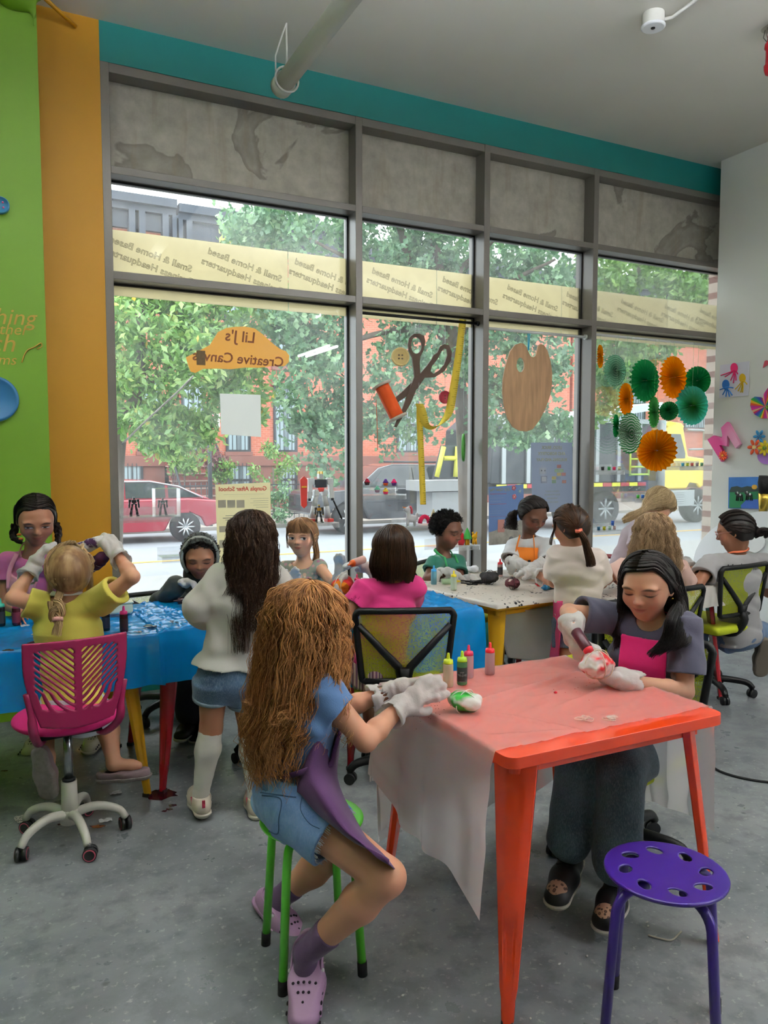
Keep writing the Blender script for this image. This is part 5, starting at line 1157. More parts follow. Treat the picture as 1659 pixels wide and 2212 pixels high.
setp(MB().tube(spline([wp(418, 812, VP_-.004), wp(380, 850, VP_-.004), wp(320, 905, VP_-.004), wp(263, 960, VP_-.004)], 20), .006, 6).build('white_twine', M('white_tape', 'e6e6e2', .6)), 'white cord running down the window glass from the amber sign', 'cord')
# sign band outside the upper glass
m_band = film('sign_band', 'f2e9cc', .0, .5, .8); m_eng = M('engraved', 'a8a08a', .7)
bz0, bz1, bv = 2.50, 2.905, 5.15; seams = [.60, 1.83, 3.02, 4.22, 5.42, 6.3]
for i in range(5):
    a, b = seams[i], seams[i+1]; t = thing('sign_panel', 'translucent cream sign panel with reversed lettering, %s' % ('leftmost', 'second from the left', 'middle one of five', 'second from the right', 'rightmost')[i], 'sign', (a, bv, bz0), 'cream sign panels outside the upper glass')
    MB().bx((a+.003, bv, bz0), (b-.003, bv+.006, bz1)).build('panel', m_band, t)
    n = 2
    for j in range(n):
        x = a+(b-a)*(j+.5)/n; ex = A(math.cos(.26), 0, -math.sin(.26)); ez = A(math.sin(.26), 0, math.cos(.26))
        for k, s in enumerate(('Small & Home Based', 'Business Headquarters')): text('lettering', s, A(x, bv-.002, 2.76)-ez*.078*k, ex, ez, .062, m_eng, t, mirror=True, outline=.0014)
# acrylic shelves with craft pieces
m_acr = film('acrylic', 'eef3f6', .84, .08, .3, gl=.12)
def shelf(label, x0, x1, ytop, v=5.02, h=.035, depth=.16):
    a, b = wp(x0, ytop, v-depth/2), wp(x1, ytop, v-depth/2); t = thing('acrylic_shelf', label, 'shelf', (a+b)/2, 'clear acrylic shelves on the window'); z = a[2]
    MB().bx((a[0], v-depth/2, z-.006), (b[0], v+depth/2, z)).build('shelf_plate', m_acr, t); MB().bx((a[0], v-depth/2-.005, z-h), (b[0], v-depth/2, z+.006)).build('front_lip', m_acr, t)
    MB().bx((a[0], v+depth/2, z-h), (b[0], v+depth/2+.005, z+.05)).build('back_plate', m_acr, t)
    return z, v
sz1, sv = shelf('clear shelf with two small black robot figures in the first window', 265, 388, 1118)
shelf('clear shelf low in the first window behind the hooded boy', 350, 464, 1205)
sz2, _ = shelf('clear shelf carrying the large white toy robot', 645, 732, 1132)
sz3, _ = shelf('clear shelf with felt cupcakes', 786, 877, 1070)
sz4, _ = shelf('clear shelf with the felt unicorn and rainbow', 868, 948, 1137)
sz5, _ = shelf('clear shelf with felt trees beside the boy in green', 940, 1036, 1183)
sz6, _ = shelf('clear shelf of small paint pots by the left mullion of the last window', 1285, 1349, 1017)
sz7, _ = shelf('clear shelf with green and blue paint pots in the last window', 1371, 1425, 1078)
sz8, _ = shelf('clear shelf of paint pots low in the last window', 1284, 1345, 1148)
sz9, _ = shelf('clear shelf of paint pots in front of the yellow truck cab', 1468, 1541, 1008)
def box_clear(label, x0, x1, y0, y1):
    a, b = wp(x0, y1), wp(x1, y0); t = thing('display_case', label, 'display case', a, 'clear display cases'); v0, v1 = 4.98, 5.09
    for nm, lo, hi in (('case_side', (a[0], v0, a[2]), (a[0]+.003, v1, b[2])), ('case_side', (b[0]-.003, v0, a[2]), (b[0], v1, b[2])), ('case_front', (a[0], v0, a[2]), (b[0], v0+.003, b[2])), ('case_top', (a[0], v0, b[2]-.003), (b[0], v1, b[2]))): MB().bx(lo, hi).build(nm, m_acr, t)
box_clear('clear display case holding the small black robot figures, right one', 332, 385, 1054, 1116)
def robot(name, label, px, py_top, py_bot, z, cols, shield=False, v=5.03):
    b = wp(px, py_bot, v); b[2] = z; H = (py_bot-py_top)/F_PX*dep(b); t = thing(name, label, 'toy robot', b); c = [M('robot_'+k, k, .35) for k in cols]
    P = lambda x, z_, y=0: b+A(x*H, y*H, z_*H)
    def bxs(nm, m_, *L):
        m = MB()
        for (x, z_, sx, sz_, *o) in L: m.box(P(x, z_, o[0] if o else 0), A(sx, .12 if len(o) < 2 else o[1], sz_)*H)
        m.build(nm, m_, t, bev=H*.012)
    bxs('head', c[0], (0, .90, .09, .10)); bxs('crest', c[3], (-.03, .965, .02, .07), (.03, .965, .02, .07))
    bxs('torso', c[1], (0, .76, .24, .16)); bxs('waist', c[2], (0, .64, .13, .08)); bxs('skirt', c[0], (-.09, .58, .1, .12), (.09, .58, .1, .12))
    for s in (-1, 1):
        bxs('shoulder', c[0], (s*.20, .80, .13, .13)); bxs('arm', c[0], (s*.22, .67, .08, .16), (s*.235, .54, .09, .15)); bxs('hand', c[1], (s*.24, .45, .06, .06))
        m = MB(); m.tube([P(s*.08, .54), P(s*.13, .32)], [.05*H, .06*H], 8); m.tube([P(s*.13, .32), P(s*.16, .08)], [.055*H, .075*H], 8); m.build('leg', c[0], t)
        bxs('foot', c[2], (s*.17, .035, .13, .07, -.03, .2))
    if shield:
        m = MB(); m.prism([(-.06, -.3), (0, -.36), (.06, -.3), (.075, .2), (0, .27), (-.075, .2)], P(-.36, .64, -.06), A(H, 0, 0), A(0, 0, H), A(0, .03*H, 0)); m.build('shield', M('robot_shield', 'c8352c', .35), t); MB().box(P(-.36, .70, -.07), A(.10, .02, .03)*H).build('shield_mark', M('robot_e8c030', 'e8c030', .35), t)
        MB().tube([P(.26, .42, -.05), P(.42, .05, -.1)], .018*H, 8).build('rifle', m_black, t)
robot('toy_robot', 'large white toy robot with red shield standing on its shelf', 692, 1022, 1132, sz2, ['d8dadc', '1f2630', 'c03a34', 'e8c030'], True)
robot('toy_robot', 'tiny robot figure between the feet of the large white toy robot', 689, 1092, 1131, sz2, ['3a3630', 'b8862c', '2a3a34', 'e8c030'], v=4.97)
robot('toy_robot', 'small black robot figure at the left of the first shelf', 290, 1075, 1117, sz1, ['2c2d30', '141518', '3a3b40', '141518'])
robot('toy_robot', 'small black robot figure inside the clear case', 352, 1078, 1116, sz1, ['3a3a3e', '222326', '55565c', '222326'])
def pot(label, px, z, col, v=5.0, r=.014, h=.035, lid=False):
    b = wp(px, 1000, v); t = thing('paint_pot', label, 'paint pot', (b[0], v, z), 'small paint pots on the window shelves'); C = (b[0], v, z)
    MB().lathe([(r*.85, 0), (r, h*.9)], C, 16).build('pot', M('pot_'+col, col, .4), t); MB().lathe([(r*1.08, h*.9), (r*1.08, h)], C, 16).build('rim', M('pot_rim', 'd8dcdc', .4) if not lid else M('pot_'+col, col, .4), t)
for px, col, nm in ((1302, '151515', 'black'), (1316, '2fa04a', 'green'), (1327, 'd81f5a', 'crimson'), (1338, 'cfd6a8', 'pale lime')): pot('%s paint pot on the shelf by the left mullion' % nm, px, sz6, col)
for px, col, nm in ((1380, '46b43c', 'bright green'), (1390, '1f62b4', 'blue')): pot('%s paint pot on the two pot shelf' % nm, px, sz7, col)
for px, col, nm in ((1296, '2d6f94', 'steel blue'), (1308, 'c9c21f', 'yellow'), (1320, 'a8c8b4', 'mint'), (1330, 'c8a8a4', 'dusty pink')): pot('%s paint pot on the low shelf' % nm, px, sz8, col)
pot('blue lidded pot stacked on the low shelf pots', 1326, sz8+.036, '1f5ab4', h=.04, lid=True)
for px, col, nm in ((1475, '3c9ab4', 'sea blue'), (1485, 'c8d02a', 'lime yellow'), (1495, 'c8564a', 'brick red'), (1506, '9a8a8e', 'grey mauve'), (1516, '5f9a6e', 'leaf green')): pot('%s paint pot before the yellow cab' % nm, px, sz9, col)
def cupcake(label, px, py, c1, c2, v=4.99, k=1.0):
    b = wp(px, py, v); t = thing('felt_cupcake', label, 'felt cupcake', b, 'felt cupcakes'); MB().lathe([(.014*k, 0), (.02*k, .022*k)], b, 16).build('cup', M('felt_'+c1, c1, .9), t)
    s = MB(); [s.lathe([(.021*k*(1-i*.28), .020*k+i*.009*k), (.021*k*(1-i*.28)*1.05, .025*k+i*.009*k), (.015*k*(1-i*.28), .030*k+i*.009*k)], b, 16) for i in range(3)]; s.build('frosting', M('felt_'+c2, c2, .9), t)
for a_ in (('orange felt cupcake with purple top', 833, 1049, 'e05a20', '5a2a8a'), ('purple felt cupcake with hot pink top', 851, 1049, '5a2a7a', 'e0206a'), ('pink felt cupcake on the shelf plate', 833, 1068, 'd8285a', 'e8c84a'), ('dark cherry felt cupcake behind the mullion', 793, 1048, '3a2024', 'c02a4a'), ('mint felt cupcake on the shelf', 815, 1064, 'b48aa0', '7ac8a8')): cupcake(*a_)
cs = wp(851, 1066, 4.99); t = thing('cake_stand', 'small clear cake stand with a purple cupcake', 'cake stand', cs); MB().lathe([(.02, 0), (.005, .006), (.004, .02), (.03, .026), (.03, .029)], cs, 20).build('stand', m_acr, t)
un = thing('felt_unicorn', 'white felt unicorn with orange horn on its shelf', 'felt toy', wp(888, 1135, 5.0)); b = wp(888, 1135, 5.0); b[2] = sz4; H = .145
s = SDF(b-A(.12, .05, .01), b+A(.12, .05, .2), .004)
for p_, r in (((0, 0, .34), (.30, .15, .20)), ((-.16, 0, .62), (.12, .12, .24)), ((-.24, 0, .80), (.20, .11, .12)), ((-.2, 0, .12), (.08, .09, .18)), ((.2, 0, .12), (.08, .09, .18)), ((.33, 0, .45), (.08, .07, .2))): s.ell(b+A(p_)*H*A(1, 1, 1), A(r)*H, k=.008)
s.cone(b+A(-.15, 0, .88)*H, b+A(-.12, 0, 1.0)*H, .006, .003); s.build('body', M('felt_white', 'd6d4da', .95), un)
MB().tube([b+A(-.30, 0, .88)*H, b+A(-.50, 0, .95)*H], [.006, .001], 8).build('horn', M('felt_e07a20', 'e07a20', .9), un); MB().tube(spline([b+A(-.1, -.1, .98)*H, b+A(-.02, -.1, .8)*H, b+A(-.02, -.1, .6)*H], 10), .008, 8).build('mane', M('felt_d85a6a', 'd85a6a', .9), un)
b = wp(917, 1135, 5.0); b[2] = sz4; t = thing('felt_rainbow', 'crimson felt rainbow arch beside the unicorn', 'felt toy', b); MB().tube([b+A(.038*math.cos(a), 0, .010+.05*math.sin(a)) for a in np.linspace(0, PI, 18)], .016, 12).build('arch', M('felt_crimson', 'c01848', .95), t)
b = wp(936, 1135, 5.0); b[2] = sz4; t = thing('felt_gnome', 'pink felt gnome behind the boy on the unicorn shelf', 'felt toy', b); MB().lathe([(.018, 0), (.022, .03), (.016, .06)], b, 16).build('body', M('felt_crimson', 'c01848', .95), t); MB().lathe([(.02, .055), (.018, .075), (.006, .105), (.001, .115)], b, 16).build('hat', M('felt_cream', 'd8c8a0', .95), t)
b = wp(996, 1181, 5.0); b[2] = sz5; t = thing('felt_penguin', 'red felt bird figure on the tree shelf', 'felt toy', b); MB().lathe([(.02, 0), (.03, .03), (.022, .065), (.017, .09), (.001, .102)], b, 16).build('body', M('felt_red', 'c0202c', .95), t)
b = wp(1009, 1181, 4.98); b[2] = sz5; t = thing('felt_tree', 'green felt tree with yellow feet', 'felt toy', b); MB().lathe([(.038, .048), (.034, .056), (.012, .115), (.001, .135)], b, 14).build('crown', M('felt_green', '3c9a44', .95), t); MB().tube([b+A(-.01, 0, 0), b+A(-.008, 0, .05)], .010, 8).tube([b+A(.012, 0, 0), b+A(.008, 0, .05)], .010, 8).build('feet', M('felt_yellow', 'e0a41c', .95), t)
b = wp(1025, 1181, 5.0); b[2] = sz5; t = thing('felt_giraffe', 'yellow felt animal on the tree shelf beside the mullion', 'felt toy', b); m = MB(); m.tube([b+A(-.012, 0, 0), b+A(-.006, 0, .05)], .009, 8).tube([b+A(.014, 0, 0), b+A(.008, 0, .05)], .009, 8).ball(b+A(0, 0, .062), (.024, .014, .022)).tube([b+A(-.012, 0, .075), b+A(-.018, 0, .095)], .007, 8).tube([b+A(.014, 0, .075), b+A(.02, 0, .095)], .007, 8); m.build('body', M('felt_yellow', 'e0a41c', .95), t)
# ------------------------------------------------------------- art on the right wall
UW = UR-.004; WY = A(0, -1, 0)     # seen from the room, picture x runs towards the camera (-v)
def rp2(px, py, u=UW): return atu(px, py, u)
def wall_shape(pts, u, th): 
    P = [rp2(x, y, u) for x, y in pts]; m = MB(); m.prism([(-p[1], p[2]) for p in P], (u, 0, 0), WY, WZ, (-th, 0, 0)); return m
def blob(px, py, rx, ry, u, n=20): return wall_shape([(px+rx*math.cos(a), py+ry*math.sin(a)) for a in np.linspace(0, 2*PI, n, endpoint=False)], u, .002)
oc = thing('octopus_picture', 'white sheet with pink, yellow and blue octopuses on the wall', 'picture', rp2(1588, 820)); wall_shape([(1556, 789), (1619, 780), (1617, 854), (1554, 860)], UW, .003).build('sheet', M('paper_lilac', 'd8d8e4', .8), oc)
for col, hx, hy, rx, ry, legs in (('e0206c', 1586, 795, 8, 11, ((1557, 811), (1566, 814), (1578, 822), (1584, 828), (1590, 822), (1594, 808))), ('d8b414', 1604, 817, 7, 10, ((1588, 841), (1594, 845), (1600, 848), (1604, 848), (1614, 830))), ('1f6fc0', 1568, 831, 8, 11, ((1555, 842), (1561, 853), (1568, 857), (1576, 857), (1582, 854), (1584, 838)))):
    blob(hx, hy, rx, ry, UW-.003).build('octopus_head', M('paint_'+col, col, .7), oc); m = MB()
    for lx, ly in legs: m.tube(spline([rp2(hx, hy+ry*.5, UW-.005), rp2((hx+lx)/2+1, (hy+ry+ly)/2-3, UW-.005), rp2(lx, ly, UW-.005)], 8), .005, 5)
    m.build('octopus_arms', M('paint_'+col, col, .7), oc)
mm = thing('letter_m', 'tilted pink letter M with an orange flower on the wall', 'letter', rp2(1570, 955)); Z = lambda x, y: (1500+x/4.094, 700+y/4.094)
Mp = [Z(*q) for q in ((135, 1022), (190, 985), (262, 1005), (268, 985), (255, 918), (308, 866), (325, 885), (424, 1062), (385, 1100), (312, 985), (306, 1082), (240, 1070), (300, 1180), (258, 1218))]
def grad_pink():
    t = NT('pink_gradient'); n = t.noise(2.5, 2, .4, t.obj()); return t.fin(t.n('BsdfPrincipled', {'Base Color': t.ramp(n, [(.4, lin('f0a8c8')), (.5, lin('e868a8')), (.56, lin('d81f82'))]), 'Roughness': .4}).outputs[0])
wall_shape(Mp, UW, .03).build('letter_body', grad_pink(), mm)
def flower(t, px, py, r, col, ccol, n=7, u=UW-.034, name='flower'):
    c = rp2(px, py, u); R_ = r/F_PX*dep(c); m = MB(); m.ball(c+A(-.008, 0, 0), (.008, R_*.25, R_*.25), 10, mi=1)
    for a in np.linspace(0, 2*PI, n, endpoint=False): Rx = np.array(Matrix.Rotation(a, 3, 'X')); m.ball(c+Rx@A(0, R_*.62, 0), (.006, R_*.42, R_*.22), 10, R=Rx)
    return m.build(name, [M('paint_'+col, col, .6), M('paint_'+ccol, ccol, .6)], t)
flower(mm, 1562, 984, 11, 'e8501c', 'e8a42c', 10)
ht = thing('rainbow_heart', 'heart board painted in rainbow rays at the right edge', 'heart', rp2(1655, 872)); hc = Z(640, 735); hp = []
for a in np.linspace(0, 2*PI, 40, endpoint=False):
    x = 16*math.sin(a)**3; y = 13*math.cos(a)-5*math.cos(2*a)-2*math.cos(3*a)-math.cos(4*a); hp.append((1658+x*2.1*.9+y*-.9, 874-y*1.9-x*.0))
hp = [(1624+dx, 874+dy) for dx, dy in ((0, 2), (2, -12), (10, -17), (20, -16), (27, -12), (30, -24), (38, -36), (50, -38), (58, -25), (58, 0), (50, 20), (40, 30), (25, 30), (10, 22), (3, 12))]
def rays():
    t = NT('rainbow_rays'); tc = t.n('TexCoord').outputs['Object']; c = rp2(1656, 878)
    d = t.n('VectorMath', {0: tc, 1: (c[0], c[1], c[2])}, operation='SUBTRACT').outputs[0]; x = t.n('SeparateXYZ', {0: d}); a = t.math('ARCTAN2', x.outputs[2], x.outputs[1]); f = t.math('FRACT', t.math('MULTIPLY_ADD', a, .62, 2.03))
    cols = ['c02a8a', 'd84a1c', 'e8b41c', '2f9a3c', '1f7a8a', '1f4fb0', '5a2a9a', 'd8285a', 'e8c08a', 'e0209a']
    nd = t.ramp(f, [(i/10, lin(c_)) for i, c_ in enumerate(cols)]); nd.node.color_ramp.interpolation = 'CONSTANT'
    return t.fin(t.n('BsdfPrincipled', {'Base Color': nd, 'Roughness': .5}).outputs[0])
wall_shape(hp, UW, .02).build('heart_board', rays(), ht); flower(ht, 1658, 880, 6, '5fae2c', '8fce3c', 6, UW-.024)
fl = thing('paper_flowers', 'cluster of blue, orange and yellow paper flowers on the wall', 'paper flowers', rp2(1640, 965)); flower(fl, 1640, 943, 15, '2f8ac0', '1f6a9a', 6, UW-.01); flower(fl, 1630, 966, 18, 'e0501c', 'f0d08a', 6, UW-.03); flower(fl, 1652, 968, 17, 'e0c41c', '6a8a1c', 8, UW-.04); blob(1656, 985, 20, 18, UW-.004).build('purple_disc', M('paint_b07ad0', 'b07ad0', .6), fl)
hs = thing('horse_painting', 'painting of black and white horses by a lake on the wall', 'painting', rp2(1610, 1065))
wall_shape([(1576, 1031), (1642, 1030), (1642, 1099), (1575, 1098)], UW, .012).build('canvas', M('paint_sky', '3f7ac8', .7, var=.2, vs=8), hs)
for nm, pts, c_, d in (('dark_hills', ((1576, 1060), (1580, 1052), (1592, 1050), (1602, 1053), (1614, 1050), (1628, 1052), (1642, 1056), (1642, 1066), (1576, 1066)), '2a3a34', .013), ('meadow', ((1576, 1063), (1600, 1064), (1642, 1061), (1642, 1098), (1575, 1097)), '1f7a4a', .014), ('lake', ((1600, 1092), (1612, 1080), (1640, 1078), (1642, 1099), (1602, 1098)), '3f6ac0', .016)): wall_shape(pts, UW-d, .001).build(nm, M('paint_'+c_, c_, .7), hs)
blob(1630, 1052, 6, 5, UW-.0125).build('sun', M('paint_e8b03c', 'e8b03c', .7), hs)
for x, y in ((1597, 1070), (1618, 1069)):
    m = MB(); c = rp2(x, y, UW-.018); m.ball(c, (.003, .034, .018), 10)
    for dx in (-.026, -.012, .012, .028): m.tube([c+A(0, -dx, -.005), c+A(0, -dx*1.15, -.048)], .004, 5)
    m.ball(c+A(0, .032, .014), (.003, .014, .012), 8); m.ball(c+A(-.002, -.012, .006), (.003, .010, .010), 8, mi=1); m.tube([c+A(-.001, .02, .03), c+A(-.001, .012, .012)], .006, 5, mi=1); m.build('painted_horse', [M('paint_black', '161616', .7), M('paint_white', 'e8e8e8', .7)], hs)
bz = thing('giant_paintbrush', 'giant paintbrush with black bristles and blue handle on the wall', 'paintbrush', rp2(1648, 1090)); g = [rp2(1638, 1160, UW-.04), rp2(1648, 1106, UW-.04), rp2(1652, 1066, UW-.04), rp2(1656, 1028, UW-.04)]
MB().tube([g[0]+(g[0]-g[1])*.3, g[1]], [.022, .028], 16).build('blue_handle', M('paint_navy', '1c3488', .35), bz); MB().tube([g[1], g[1]*.4+g[2]*.6, g[2]], [.031, .044, .052], 18).build('gold_ferrule', M('gold_foil', 'd8b850', .25, .8, bump=.4, bs=40), bz); MB().tube([g[2], g[2]*.4+g[3]*.6, g[3]], [.055, .075, .07], 18, flat=.7).build('bristles', M('bristle_black', '141414', .8, bump=.6, bs=90), bz)
hh = thing('paper_heart', 'small red patterned paper heart high on the wall at the right edge', 'heart', rp2(1657, 786)); wall_shape([(1648, 795), (1652, 780), (1656, 778), (1659, 780), (1663, 774), (1668, 776), (1666, 784)], UW, .003).build('heart', M('paint_c0485a', 'c0485a', .6), hh)
gp = thing('giant_palette', 'huge white palette board with turquoise paint leaning on the right wall', 'palette', rp2(1600, 1375)); cc = A(5.50, 4.2, .52)
pts = [(.66*math.cos(a)*(1+.05*math.sin(3*a)), .54*math.sin(a)) for a in np.linspace(0, 2*PI, 48, endpoint=False)]
tl = nrm(A(.22, 0, 1)); m = MB(); m.prism(pts, cc, A(0, -1, 0), tl, A(.03, 0, -.006)); m.build('board', M('foam_white', 'e8eaee', .6), gp, bev=.008)
for y, z, c_ in ((.35, -.02, '2fa8d0'), (.1, .28, 'f0f0f0')): m = MB(); m.prism([(.12*math.cos(a), .10*math.sin(a)) for a in np.linspace(0, 2*PI, 24, endpoint=False)], cc+A(-.006, y, 0)+tl*z, A(0, -1, 0), tl, A(-.008, 0, .002)); m.build('paint_blob', M('paint_'+c_, c_, .4), gp)
# ------------------------------------------------------------- people
def J(t): return atd(*t) if t is not None else None
def frame(f, up=(0, 0, 1)):
    f = nrm(f); u = A(up)-f*np.dot(up, f); u = nrm(u); x = np.cross(f, u); return np.stack([x, f, u], 1)   # columns right, front, up
def skin_mat(name, col, brow, lip, eyes=None, open_=.5, gaze=(0, -.2), iris='3a2415', blush=.25):
    t = NT(name); c = lin(col); a = t.n('Attribute', attribute_name='face').outputs['Vector']; s = t.n('SeparateXYZ', {0: a}); x, y, z = s.outputs
    ax = t.math('ABSOLUTE', x); front = t.math('GREATER_THAN', y, .12)
    n = t.noise(7, 3, .55); base = t.mix(t.math('MULTIPLY', n, .35), c, tuple(v*.78 for v in c[:3])+(1,))
    def ell(cx, cz, rx, rz, soft=.25, xx=ax, zz=z):
        d = t.math('SQRT', t.math('ADD', t.math('POWER', t.math('DIVIDE', t.math('SUBTRACT', xx, cx), rx), 2), t.math('POWER', t.math('DIVIDE', t.math('SUBTRACT', zz, cz), rz), 2)))
        m = t.n('MapRange', {0: d, 1: 1-soft, 2: 1+soft, 3: 1.0, 4: 0.0}).outputs[0]; return t.math('MULTIPLY', m, front)
    base = t.mix(t.math('MULTIPLY', ell(.22, -.14, .13, .10, .8), blush), base, lin('c4685a'))
    # brow arch
    zb = t.math('SUBTRACT', z, t.math('MULTIPLY', t.math('POWER', t.math('SUBTRACT', ax, .17), 2), -2.2)); base = t.mix(t.math('MULTIPLY', ell(.175, .098, .095, .020, .5, ax, zb), .88), base, lin(brow))
    base = t.mix(t.math('MULTIPLY', ell(.035, -.142, .018, .010, .5), .6), base, lin('4a241c'))
    zl = t.math('ADD', z, t.math('MULTIPLY', t.math('POWER', ax, 2), -.9)); base = t.mix(t.math('MULTIPLY', ell(0, -.255, .098, .036, .25, ax, zl), .75), base, lin(lip))
    base = t.mix(t.math('MULTIPLY', ell(0, -.253, .098, .006, .5, ax, zl), .45), base, lin('4a2020'))
    rough = .5
    if eyes:
        ex, ez, rx = .165, .0, .078; rz = .036*open_+.002
        base = t.mix(t.math('MULTIPLY', ell(ex, ez+.01, rx*1.25, rz+.028, .5), .22), base, lin('6a3a30'))
        zz = t.math('ADD', z, t.math('MULTIPLY', t.math('POWER', t.math('SUBTRACT', ax, ex), 2), 1.5))
        al = ell(ex, ez, rx, rz, .12, ax, zz)
        if open_ > .25:
            eye = lin('e8e2dc'); xi = t.math('SUBTRACT', t.math('MULTIPLY', t.math('SIGN', x), ax), 0)
            im = 0
            for sg in (-1, 1):
                e1 = ell(sg*ex+gaze[0]*.03, ez+gaze[1]*.03, .036, .036, .12, x); p1 = ell(sg*ex+gaze[0]*.03, ez+gaze[1]*.03, .016, .016, .2, x)
                eye = t.mix(e1, eye, lin(iris)); eye = t.mix(p1, eye, lin('0c0a0a'))
            base = t.mix(al, base, eye)
        lash = ell(ex, ez+rz*1.0-.001, rx*1.08, .011, .4, ax, zz) if open_ > .25 else ell(ex, ez-.020, rx*1.1, .015, .4, ax, t.math('SUBTRACT', z, t.math('MULTIPLY', t.math('POWER', t.math('SUBTRACT', ax, ex), 2), 2.2)))
        base = t.mix(t.math('MULTIPLY', lash, .92), base, lin('1c1210'))
    b = t.n('BsdfPrincipled', {'Base Color': base, 'Roughness': .48, 'Specular IOR Level': .4, 'Subsurface Weight': .12, 'Subsurface Radius': (1, .35, .2), 'Subsurface Scale': .006})
    return t.fin(b.outputs[0])
def hair_mat(name, dark, light, rough=.42):
    t = NT(name); a = t.n('Attribute', attribute_name='rnd').outputs['Fac']
    n = t.noise(60, 2, .5, t.n('Mapping', {'Vector': t.obj(), 'Scale': (1, 1, .12)}).outputs[0])
    c = t.ramp(t.math('ADD', t.math('MULTIPLY', a, .6), t.math('MULTIPLY', n, .4)), [(.2, lin(dark)), (.75, lin(light))])
    return t.fin(t.n('BsdfPrincipled', {'Base Color': c, 'Roughness': rough, 'Specular IOR Level': .28}).outputs[0])
def cloth_mat(name, col, col2=None, pat=None, rough=.85, thin=False):
    t = NT(name); o = t.obj(); c = lin(col)
    base = t.ramp(t.noise(5, 4, .55, o), [(.3, tuple(v*.86 for v in c[:3])+(1,)), (.7, c)])
    if pat == 'denim':
        base = t.mix(t.math('MULTIPLY', t.ramp(t.noise(9, 4, .55, o), [(.35, (0, 0, 0)), (.68, (1, 1, 1))]), .7), base, lin(col2)); w = t.noise(420, 2, .6, t.n('Mapping', {'Vector': o, 'Scale': (1, 1, .18)}).outputs[0]); base = t.mix(t.math('MULTIPLY', t.ramp(w, [(.45, (0, 0, 0)), (.65, (1, 1, 1))]), .14), base, lin('c8d4e4')); base = t.mix(t.math('MULTIPLY', t.ramp(t.noise(30, 4, .7, t.n('Mapping', {'Vector': o, 'Scale': (1, 1, .35)}).outputs[0]), [(.5, (0, 0, 0)), (.7, (1, 1, 1))]), .22), base, tuple(v*.55 for v in c[:3])+(1,))
    elif pat == 'floral':
        v = t.n('TexVoronoi', {'Vector': o, 'Scale': 34.0}); m = t.ramp(v.outputs[0], [(.32, (1, 1, 1)), (.42, (0, 0, 0))]); fc = t.ramp(t.n('SeparateXYZ', {0: v.outputs[1]}).outputs[0], [(0, lin('c98a76')), (.4, lin('d8c0a8')), (.7, lin('a86a8a')), (1, lin('6a7a5a'))]); base = t.mix(m, base, fc)
    elif pat == 'stripe':
        w = t.n('SeparateXYZ', {0: o}); f = t.math('FRACT', t.math('MULTIPLY', t.math('ADD', w.outputs[0], t.math('MULTIPLY', w.outputs[1], -.4)), 22.0)); r_ = t.ramp(f, [(0, lin('a8908e')), (.2, lin('6a3a4e')), (.35, lin('c8a49a')), (.55, lin('8a5a78')), (.75, lin('d0b4a0')), (.9, lin('4a3a4c'))]); r_.node.color_ramp.interpolation = 'CONSTANT'; base = r_
    b = t.n('BsdfPrincipled', {'Base Color': base, 'Roughness': rough, 'Sheen Weight': .15, 'Normal': t.bump(t.noise(320, 2, .5, o), .25, .002)}).outputs[0]
    if thin: b = t.n('MixShader', {0: .25, 1: b, 2: t.n('BsdfTranslucent', {'Color': c}).outputs[0]}).outputs[0]
    return t.fin(b)
m_glove = film('glove_plastic', 'f7f4f3', .07, .3, .35, .25, 60, gl=.0)
m_sole = M('sole_pale', 'cfc8bc', .7)
